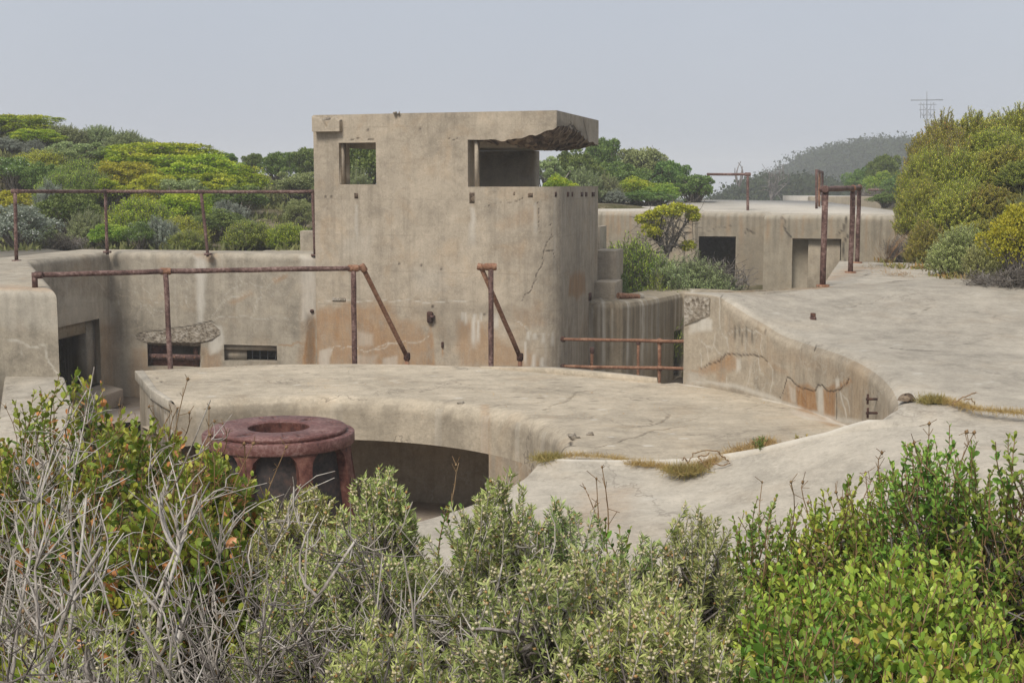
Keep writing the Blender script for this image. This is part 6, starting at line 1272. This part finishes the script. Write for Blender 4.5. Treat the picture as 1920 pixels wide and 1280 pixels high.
# ------------------------------------------------------------------ grass in the joints of the concrete
def strip(pts, z, wid, n, name, hmax=.07, seed=2, green=.35, z1=None):
    r = np.random.default_rng(seed); P2 = np.array([atz(a, b, z)[:2] for a, b in pts]); Ls = np.linalg.norm(np.diff(P2, axis=0), axis=1); cs = np.concatenate([[0], np.cumsum(Ls)]); s_ = r.uniform(0, cs[-1], n); lump = fbm(np.stack([s_, s_ * 0, s_ * 0], 1), 4.5, 3)
    k = r.uniform(0, 1, n) < np.clip((lump - .25) * 3, .3, 1); s_, lump = s_[k], lump[k]; x = np.interp(s_, cs, P2[:, 0]); y = np.interp(s_, cs, P2[:, 1]); off = r.normal(0, wid, (len(s_), 2)) * (.5 + lump[:, None]); z0 = lerp(z, z if z1 is None else z1, s_ / cs[-1])
    d = unit(r.normal(0, .85, (len(s_), 3)) + np.array([0, 0, .62])); P = np.stack([x + off[:, 0], y + off[:, 1], z0], 1); g = Geo(); V, F = place(BLADE, P, d, rdir(len(P), r), r.uniform(.35, 1, len(P)) * hmax * (.5 + .7 * lump), .4)
    gz_ = (fbm(np.stack([s_, s_ * 0 + 4, s_ * 0], 1), 2.2, 2) > 1 - green) * 1.0 * r.uniform(.2, 1, len(s_)); g.add(V, F, np.repeat(gz_, 5)); return tag(g.build(name, L['straw'], None), kind='stuff')
strip([(1010, 862), (1040, 858), (1075, 854), (1110, 856), (1150, 860), (1190, 872), (1235, 876), (1270, 886)], -2.265, .035, 9000, 'grass', .095, 2, .42, -2.25)
strip([(1265, 884), (1300, 886), (1340, 872), (1380, 862), (1410, 858), (1446, 852)], -2.235, .05, 9000, 'grass', .11, 3, .46, -2.13)
strip([(1732, 752), (1765, 752), (1790, 757), (1830, 768), (1880, 772), (1925, 776)], -1.765, .035, 8000, 'grass', .10, 4, .3)
strip([(1640, 500), (1665, 512), (1690, 518), (1740, 520)], PLAT + .02, .12, 700, 'grass', .10, 7, .5)
def runner(name, label, pts, z, seed, curl):
    r = np.random.default_rng(seed); q = atz(*pts[0], z); o = thing(name, label, 'dry runner', q); k = 0
    for c_ in curl:
        P = np.array([at(a, b, y) for a, b, y in c_]); P = np.array([P[0]] + [lerp(P[i], P[i + 1], f) for i in range(len(P) - 1) for f in (.25, .5, .75, 1)]); P = P + r.normal(0, .004, P.shape); MB().tube(P, .0045, 5).build('stem', M['twigr'], o)
        n = len(P) * 7; Q = P[r.integers(0, len(P), n)] + r.normal(0, .004, (n, 3)); tag(blades(Q, unit(r.normal(0, 1, (n, 3)) + np.array([0, 0, .3])), r.uniform(.015, .035, n), 1.0, L['straw'], 'dry_leaves', o), kind='stuff')
yy = atz(1320, 880, -2.21)[1]
runner('dry_runner', 'dry looping grass runner arching above the joint between apron and glacis', [(1320, 880)], AP, 5, [[(1290, 868, yy + .2), (1300, 850, yy + .2), (1320, 843, yy + .15), (1345, 845, yy + .1), (1360, 858, yy + .1), (1368, 868, yy + .1)], [(1330, 880, yy), (1318, 868, yy), (1308, 856, yy + .1), (1330, 850, yy + .1)], [(1368, 868, yy), (1352, 872, yy), (1335, 868, yy)], [(1290, 870, yy + .2), (1285, 858, yy + .2), (1278, 862, yy + .2)]])
y2 = atz(1810, 765, -1.77)[1]
runner('dry_runner', 'thin dry runner curling up from the far grassy joint on the glacis', [(1810, 765)], -1.77, 6, [[(1785, 758, y2), (1800, 748, y2), (1820, 740, y2), (1830, 736, y2)], [(1808, 748, y2), (1822, 748, y2), (1828, 756, y2)]])
def tuft(label, px, py, z, n, h, mat, seed, T=NEED):
    q = atz(px, py, z); r = np.random.default_rng(seed); o = thing('weed', label, 'weed', q); g = Geo(); k = n; ax = unit(np.stack([r.normal(0, .25, 5), r.normal(0, .25, 5), np.ones(5)], 1)); i = r.integers(0, 5, k); s_ = r.uniform(.1, 1, k); P = q + ax[i] * (s_ * h)[:, None] + np.array([(-.03, 0, 0), (.03, 0, 0), (0, .02, 0), (.01, -.02, 0), (-.02, .02, 0)])[i]
    V, F = place(T, P, unit(r.normal(0, .7, (k, 3)) + np.array([0, 0, .5])), rdir(k, r), r.uniform(.02, .045, k), 1.2); g.add(V, F, np.repeat(r.uniform(0, 1, k), len(T[0]))); tag(g.build('leaves', L[mat], o), kind='stuff'); V, F = tubes(np.stack([np.tile(q, (5, 1)), q + ax * h], 1), np.full((5, 2), .004), 4); g2 = Geo(); g2.add(V, F); g2.build('stem', M['twigr'], o, attr=False)
tuft('dark green upright weed at the end of the grassy joint', 1425, 851, -2.15, 260, .14, 'dark', 3); tuft('tiny orange dry weed alone on the apron', 1505, 838, AP + .01, 160, .09, 'straw', 4)

# ================================================================== FOREGROUND SHRUBS
LEAFMESH = {}
def leaf_mesh(mat):
    if mat not in LEAFMESH:
        me = bpy.data.meshes.new('leaf'); me.from_pydata([tuple(v) for v in OV[0]], [], [tuple(int(i) for i in f) for f in OV[1]]); me.materials.append(L[mat]); me.polygons.foreach_set('use_smooth', [True] * len(me.polygons)); LEAFMESH[mat] = me
    return LEAFMESH[mat]
LEAFMESH_T = {}
def leaf_parts(o, mat, pos, d, n, s, wid, tip, count=300):
    """the leaves that show largest become parts of their own; returns the mask of the others"""
    off = np.array(o.location); px = 960 + FPX * pos[:, 0] / pos[:, 1]; py = 640 - FPX * (pos[:, 1] * sinP_ + pos[:, 2] * cosP_) / (pos[:, 1] * cosP_ - pos[:, 2] * sinP_)
    vis = (px > 0) & (px < 1920) & (py > 0) & (py < 1280); sc = s / np.linalg.norm(pos, axis=1) * (1 + .25 * (pos[:, 2] - pos[:, 2].min())) * vis
    idx = np.argsort(-sc)[:count]; idx = idx[sc[idx] > 0]; x, y, z = frames(d, n); me = leaf_mesh(mat)
    for i in idx:
        lf = bpy.data.objects.new('leaf', me); lf.parent = o
        m = Matrix.Identity(4); a, b, c = x[i] * s[i], y[i] * s[i] * wid[i], z[i] * s[i]
        for r_ in range(3): m[r_][0], m[r_][1], m[r_][2], m[r_][3] = a[r_], b[r_], c[r_], pos[i][r_] - off[r_]
        lf.matrix_local = m; COL.objects.link(lf)
    k = np.ones(len(pos), bool); k[idx] = False; return k
cosP_, sinP_ = cosP, sinP
def shoots_for(r, c, rx, ry, zb, zt, n, spread, Lr, under=.5, shape=.55):
    a = r.uniform(0, 6.283, n); q = np.sqrt(r.uniform(0, 1, n)); x, y = c[0] + rx * q * np.cos(a), c[1] + ry * q * np.sin(a)
    lump = fbm(np.stack([x, y, x * 0 + c[0]], 1), 3.2, 3) - .5
    top = zb + (zt - zb) * (1 - shape * q ** 2.2 + .32 * lump); z = top - (r.uniform(0, 1, n) ** 1.6) * (zt - zb) * under
    d = unit(np.stack([np.cos(a) * q * spread, np.sin(a) * q * spread, np.ones(n)], 1) + r.normal(0, .22, (n, 3)) * (1, 1, .4)); Ls = r.uniform(*Lr, n)
    tip = np.stack([x, y, z], 1); return tip, d, Ls, q
def fg_oval(label, px, ytop, D, rx, ry, nshoot, mat='fg', leaf=.027, nl=22, twig='twigr', stem='bark', seed=1, Lr=(.16, .34), under=.6, nstem=26, bare=0, spread=.55, shape=.5, gap=0.0, fuzz=0):
    r = np.random.default_rng(seed); q = at(px, ytop, D); zb = float(ground(np.array(q[0]), np.array(D))); c = np.array([q[0], D]); o = thing('leafy_shrub', label, 'shrub', (q[0], D, zb), 'shrubs in front of the gun pit')
    tip, d, Ls, qq = shoots_for(r, c, rx, ry, zb, q[2] - .04, nshoot, spread, Lr, under, shape)
    if gap:
        k = fbm(tip, 3.4, 2) > gap; tip, d, Ls = tip[k], d[k], Ls[k]
    n = len(tip); bend = unit(np.cross(d, rdir(n, r))) * (Ls * .10)[:, None]; b = tip - d * Ls[:, None]; C = curve(b, tip, bend, 6)
    t = np.linspace(.14, 1, nl)[None] + r.normal(0, .015, (n, nl)); t = np.clip(t, .05, 1.0); pos = b[:, None] * (1 - t[..., None]) + tip[:, None] * t[..., None] + bend[:, None] * (4 * t * (1 - t))[..., None]
    ph = r.uniform(0, 6.28, (n, 1)) + np.arange(nl)[None] * 2.39996 + r.normal(0, .3, (n, nl)); s1 = unit(np.cross(d, np.array([.31, .17, .93]))); s2 = np.cross(d, s1)
    rad = np.cos(ph)[..., None] * s1[:, None] + np.sin(ph)[..., None] * s2[:, None]; op = (1.0 - .55 * np.clip(t, 0, 1) ** 3)[..., None]
    dd = d[:, None] * (1.15 - .55 * op) + rad * op * .95 + r.normal(0, .16, (n, nl, 3)); nn = d[:, None] * 1.0 - rad * .3 + r.normal(0, .22, (n, nl, 3))
    s = leaf * r.uniform(.62, 1.18, (n, nl)) * (1 - .45 * np.clip(t, 0, 1) ** 6) * r.uniform(.85, 1.12, (n, 1)); keep = r.uniform(0, 1, (n, nl)) > .07
    tp = np.clip((t - .45) * 1.6, 0, 1) * r.uniform(0, 1.15, (n, 1)); f = lambda A: A[keep]
    pos, dd, nn, s, tp = f(pos), f(dd), f(nn), f(s), f(tp); wd = r.uniform(1.1, 1.5, len(pos)); rest = leaf_parts(o, mat, pos, dd, nn, s, wd, tp)
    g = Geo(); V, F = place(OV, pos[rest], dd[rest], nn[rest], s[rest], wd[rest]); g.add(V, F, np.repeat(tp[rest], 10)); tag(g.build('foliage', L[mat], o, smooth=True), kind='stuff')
    g = Geo(); V, F = tubes(C, np.linspace(.0028, .0012, 6)[None].repeat(n, 0), 4); g.add(V, F); tag(g.build('shoots', M[twig], o, attr=False), kind='stuff')
    stems(o, r, c, zb, b, nstem, rx, ry, stem)
    if fuzz:                                                # dead flower stalks standing above the leaves
        i = r.permutation(n)[:fuzz]; T = tip[i]; e = T + unit(d[i] + r.normal(0, .25, (len(i), 3))) * r.uniform(.06, .2, (len(i), 1)); C = curve(T - d[i] * .05, e, r.normal(0, .012, e.shape), 5); g = Geo(); V, F = tubes(C, np.linspace(.0022, .0012, 5)[None].repeat(len(i), 0), 4); g.add(V, F)
        Q = np.repeat(C[:, 1:].reshape(-1, 3), 2, 0); V, F = tubes(np.stack([Q, Q + r.normal(0, .014, Q.shape) + (0, 0, .012)], 1), np.full((len(Q), 2), .0011), 3); g.add(V, F); V, F = place(BUD, e, d[i], rdir(len(i), r), r.uniform(.008, .02, len(i))); g.add(V, F); tag(g.build('dead_stalks', M['twigr'], o, attr=False), kind='stuff')
    return o
def stems(o, r, c, zb, ends, nstem, rx, ry, mat, r0=.011):
    """main stems from the ground, each tying the nearest shoots"""
    i = r.permutation(len(ends))[:nstem]; hub = ends[i] - np.array([0, 0, .10]); hub[:, :2] = c + (hub[:, :2] - c) * .86
    root = np.concatenate([c + (hub[:, :2] - c) * .35 + r.normal(0, .05, (len(i), 2)), np.full((len(i), 1), zb - .03)], 1)
    C = curve(root, hub, np.concatenate([r.normal(0, .09, (len(i), 2)), r.normal(0, .03, (len(i), 1))], 1), 8); g = Geo(); V, F = tubes(C, np.linspace(1, .45, 8)[None] * r.uniform(.6, 1.2, (len(i), 1)) * r0, 6); g.add(V, F)
    P = C[:, 3:].reshape(-1, 3); low = ends
    best = np.empty(len(low), int)
    for k in range(0, len(low), 400): best[k:k + 400] = np.argmin(((low[k:k + 400, None] - P[None]) ** 2).sum(-1) + np.where(P[None, :, 2] > low[k:k + 400, None, 2], .3, 0), 1)
    a = P[best]; B = curve(a, low, r.normal(0, .03, low.shape), 5); V, F = tubes(B, np.linspace(.0048, .0026, 5)[None].repeat(len(low), 0), 4); g.add(V, F); return g.build('stems', M[mat], o, attr=False)
def fg_needle(label, px, ytop, D, rx, ry, nspr, mat='needle', nn_=46, seed=1, Lr=(.08, .17), under=.42, nstem=30, stem='twigd', gap=.46, bud=.10, needle=.023, spread=.75, shape=.5, name='needle_shrub'):
    r = np.random.default_rng(seed); q = at(px, ytop, D); zb = float(ground(np.array(q[0]), np.array(D))); c = np.array([q[0], D]); o = thing(name, label, 'shrub', (q[0], D, zb), 'shrubs in front of the gun pit')
    tip, d, Ls, qq = shoots_for(r, c, rx, ry, zb, q[2] - .02, nspr, spread, Lr, under, shape); k = fbm(tip, 4.2, 2) > gap; tip, d, Ls = tip[k], d[k], Ls[k]; n = len(tip); b = tip - d * Ls[:, None]
    t = r.uniform(.08, 1.0, (n, nn_)); pos = b[:, None] + (tip - b)[:, None] * t[..., None]; ph = r.uniform(0, 6.28, (n, nn_)); s1 = unit(np.cross(d, np.array([.31, .17, .93]))); s2 = np.cross(d, s1); rad = np.cos(ph)[..., None] * s1[:, None] + np.sin(ph)[..., None] * s2[:, None]
    dd = d[:, None] * (.35 + .6 * t[..., None]) + rad * .8 + r.normal(0, .15, pos.shape); s = needle * r.uniform(.65, 1.2, (n, nn_)); tp = np.clip(t * r.uniform(0, 1.2, (n, 1)), 0, 1)
    g = Geo(); V, F = place(NEED, pos.reshape(-1, 3), dd.reshape(-1, 3), (rad + d[:, None]).reshape(-1, 3), s.reshape(-1), r.uniform(.9, 1.4, n * nn_)); g.add(V, F, np.repeat(tp.reshape(-1), 4)); tag(g.build('needles', L[mat], o), kind='stuff')
    if bud:
        k = r.uniform(0, 1, (n, nn_)) < bud * 2.1 * t; P = (pos + rad * .006)[k]; P = P[::1]; g = Geo(); V, F = place(BUD, P, dd[k], rad[k], r.uniform(.007, .014, len(P))); g.add(V, F); tag(g.build('buds', L['bud'], o), kind='stuff')
    g = Geo(); V, F = tubes(np.stack([b, tip], 1), np.full((n, 2), .0016), 3); g.add(V, F); tag(g.build('shoots', M['twig'], o, attr=False), kind='stuff')
    stems(o, r, c, zb, b, nstem, rx, ry, stem, .009); return o
def fg_dead(label, px, ytop, D, n, seed, lean=(0, 0), rad=.009, w=.35, mat='twig', side=5, grp='bare grey branches in front of the gun pit', name='dead_shrub'):
    r = np.random.default_rng(seed); q = at(px, ytop, D); zb = float(ground(np.array(q[0]), np.array(D))); H = q[2] - zb; o = thing(name, label, 'dead shrub', (q[0], D, zb), grp)
    root = np.stack([q[0] - lean[0] * .5 + r.normal(0, w * .45, n), D + r.normal(0, w * .3, n), np.full(n, zb - .02)], 1); e = root + np.stack([lean[0] + r.normal(0, w * .55, n), lean[1] + r.normal(0, w * .45, n), H * r.uniform(.6, 1.0, n)], 1)
    C = curve(root, e, np.concatenate([r.normal(0, .07, (n, 2)), np.zeros((n, 1))], 1), 9); C[:, 1:-1] += r.normal(0, .008, (n, 7, 3)); R0 = r.uniform(.5, 1.2, (n, 1)) * rad; g = Geo(); V, F = tubes(C, np.linspace(1, .3, 9)[None] * R0, 7); g.add(V, F)
    i = np.repeat(np.arange(n), side); k = r.integers(2, 8, len(i)); a = C[i, k]; dirm = unit(C[i, k + 1] - C[i, k - 1]); dv = unit(dirm + unit(np.cross(dirm, rdir(len(i), r))) * .75); Lb = r.uniform(.12, .38, len(i)) * (1.1 - k / 12)
    B = curve(a, a + dv * Lb[:, None] + np.array([0, 0, .04]), r.normal(0, .025, a.shape), 6); V, F = tubes(B, np.linspace(1, .35, 6)[None] * (R0[i] * .45), 5); g.add(V, F)
    i2 = np.repeat(np.arange(len(B)), 4); k2 = r.integers(1, 5, len(i2)); a = B[i2, k2]; dirm = unit(B[i2, k2 + 1] - B[i2, k2 - 1]); dv = unit(dirm + unit(np.cross(dirm, rdir(len(i2), r))) * .8); T = curve(a, a + dv * r.uniform(.05, .16, (len(i2), 1)), r.normal(0, .012, a.shape), 4); V, F = tubes(T, np.linspace(.0022, .0011, 4)[None].repeat(len(i2), 0), 3); g.add(V, F)
    g.build('branches', M[mat], o, attr=False); return o
A = dict(mat='fgl', leaf=.037, twig='twigr', stem='twig', fuzz=60)
fg_oval('leafy shrub with reddish tips crowding the pale wing wall', 50, 700, 4.9, .62, .5, 720, seed=11, nstem=40, gap=.40, **A)
fg_oval('leafy shrub with russet leaves right before the parapet doorway', 245, 765, 4.6, .50, .45, 640, seed=12, nstem=40, gap=.42, **A)
fg_oval('leafy shrub partly covering the flange of the iron pedestal', 380, 825, 4.3, .34, .38, 640, seed=13, nstem=36, gap=.40, **A)
fg_oval('lower leafy shrub behind the pale bare branches', 150, 870, 3.9, .55, .35, 560, seed=14, nstem=40, gap=.47, **A)
fg_oval('low leafy shrub between bare branches and the iron pedestal', 360, 905, 3.7, .40, .32, 520, seed=15, nstem=36, gap=.46, **A)
fg_dead('tall thin dead twigs rising above the leafy shrub at the frame edge', 40, 690, 4.2, 14, 29, (.05, 0), .0055, .5, 'twig', 9)
fg_dead('pale leafless shrub with thick leaning stems in the near corner', 70, 800, 3.1, 10, 21, (.12, .0), .0125, .40, side=6)
fg_dead('leafless shrub with a fan of long grey stems', 270, 905, 3.0, 9, 22, (.14, 0), .0095, .42, side=7)
fg_dead('fine grey leafless shrub before the iron pedestal', 440, 905, 3.2, 6, 23, (.05, 0), .0065, .36, side=8)
fg_dead('bushy dead shrub with hair thin dark twigs in the middle', 760, 930, 3.1, 11, 24, (.1, 0), .0065, .45, 'twigd', 9)
fg_needle('low sparse needle shrub filling the dip before the near slab', 880, 950, 3.45, .27, .22, 460, seed=37, gap=.44, bud=.12, mat='needle2', stem='twig')
fg_needle('grey green needle shrub between the dead twigs and the rosemary like shrub', 950, 935, 3.5, .22, .2, 420, seed=48, gap=.40, bud=.18, mat='needle', stem='twig')
fg_dead('low mass of fine dead twigs between the flowering needle shrubs', 900, 960, 3.3, 9, 25, (-.05, 0), .005, .28, 'twig', 9)
fg_dead('fine dead brush low in the near corner behind the thick stems', 160, 1010, 2.9, 6, 26, (.05, 0), .0055, .55, 'twigd', 8)
fg_dead('grey brown dead brush under the flowering needle shrub', 560, 1010, 2.9, 6, 27, (.05, 0), .0055, .5, 'twig', 8)
B = dict(mat='needle')
fg_needle('grey green needle shrub full of cream buds before the pedestal', 560, 925, 3.85, .27, .28, 700, seed=31, gap=.40, bud=.24, **B)
fg_needle('tallest budding needle shrub against the dark pit recess', 715, 878, 3.75, .20, .22, 640, seed=32, gap=.40, bud=.24, **B)
fg_needle('budding needle shrub below the tallest one, with bare legs', 650, 1010, 3.3, .36, .30, 640, seed=33, gap=.46, bud=.24, **B)
fg_needle('small budding needle shrub at the lower edge among dead brush', 720, 1120, 2.75, .30, .25, 420, seed=34, gap=.44, bud=.14, **B)
fg_needle('low needle shrub in the near corner under the thick bare stems', 60, 1185, 2.6, .22, .2, 130, seed=35, gap=.42, bud=.08, **B)
fg_needle('sparse needle sprigs low among the long grey stems', 215, 1120, 2.75, .22, .22, 110, seed=36, gap=.44, bud=.06, **B)
B = dict(mat='needle2', stem='twigd')
fg_needle('upright green needle shrub like rosemary before the near slab', 1045, 895, 3.65, .28, .26, 560, seed=41, gap=.30, bud=.15, **B)
fg_needle('pointed green needle shrub touching the oval leaved shrub', 1285, 912, 3.5, .24, .24, 480, seed=42, gap=.30, bud=.15, **B)
fg_needle('broad rosemary like shrub in the middle of the hedge', 1150, 985, 3.1, .36, .30, 820, seed=43, gap=.30, bud=.18, **B)
fg_needle('needle shrub tucked behind the broad rosemary like one', 1165, 940, 3.5, .26, .22, 480, seed=47, gap=.32, bud=.15, **B)
fg_needle('nearest broad needle shrub with many beige buds', 1230, 1085, 2.7, .34, .28, 760, seed=44, gap=.32, bud=.22, mat='needle', stem='twigd')
fg_needle('needle shrub over dark stems beside the dead brush', 1010, 1060, 2.85, .27, .25, 460, seed=45, gap=.40, bud=.18, **B)
fg_needle('pale silvery plant with soft leaves at the lower edge', 1570, 1215, 2.15, .10, .10, 90, 'silver', 60, 46, gap=.2, bud=0, needle=.016, name='silver_plant')
C_ = dict(mat='fg', leaf=.029)
fg_oval('leafy shrub with oval leaves against the near slab', 1440, 895, 4.3, .30, .34, 420, seed=51, fuzz=14, **{**C_, 'mat': 'fgd', 'leaf': .026})
fg_oval('sprawling oval leaved shrub below the curved lip of the glacis', 1600, 868, 4.2, .40, .40, 620, seed=52, fuzz=22, **C_)
fg_oval('tall oval leaved shrub with upright sprigs before the sloping glacis', 1765, 772, 4.1, .34, .40, 480, seed=53, fuzz=26, shape=.42, **{**C_, 'mat': 'fgd', 'leaf': .026})
fg_oval('tall oval leaved shrub at the frame edge before the glacis', 1930, 770, 3.9, .36, .40, 520, seed=54, fuzz=20, **{**C_, 'mat': 'fgd', 'leaf': .026})
fg_oval('dense bright oval leaved shrub in the middle of the green mass', 1540, 1010, 3.3, .42, .36, 680, seed=55, nstem=20, **C_)
fg_oval('dense oval leaved shrub below the tall upright sprigs', 1760, 985, 3.2, .38, .36, 680, seed=56, nstem=20, **C_)
fg_oval('nearest light green oval leaved shrub in the lower corner', 1850, 1090, 2.45, .32, .28, 520, seed=57, nstem=16, **{**C_, 'leaf': .033})
fg_oval('near oval leaved shrub beside the broad needle shrub', 1500, 1130, 2.6, .30, .26, 460, seed=58, nstem=16, **{**C_, 'mat': 'fgd', 'leaf': .026})
fg_oval('near oval leaved shrub behind the pale silvery plant', 1670, 1110, 2.65, .28, .26, 420, seed=59, nstem=16, **{**C_, 'leaf': .033})
fg_oval('few leafy sprigs standing between the two upright needle shrubs', 1150, 925, 3.9, .16, .14, 46, seed=60, nstem=8, fuzz=10, **{**C_, 'mat': 'fgd', 'leaf': .026})
fg_oval('slender leafy sprig in front of the dark pit recess', 850, 880, 4.0, .10, .10, 14, seed=61, nstem=4, fuzz=5, **{**C_, 'mat': 'fgd', 'leaf': .026})
fg_oval('single light green shoots at the lower edge before the needle shrub', 1130, 1235, 2.0, .07, .06, 14, seed=62, nstem=4, **C_)

# ================================================================== HAZE
hz_ = MB().aabox(-640, 640, -75, 1000, -70, 15.5).build('haze', None); hz_['kind'] = 'stuff'
hm = bpy.data.materials.new('haze_air'); hm.use_nodes = True; hn = hm.node_tree; hn.nodes.remove(hn.nodes['Principled BSDF'])
pv = hn.nodes.new('ShaderNodeVolumePrincipled'); pv.inputs['Color'].default_value = (0.97, 0.98, 1.0, 1); pv.inputs['Density'].default_value = 0.0016; pv.inputs['Anisotropy'].default_value = 0.0
hn.links.new(pv.outputs['Volume'], hn.nodes['Material Output'].inputs['Volume']); hz_.data.materials.append(hm)
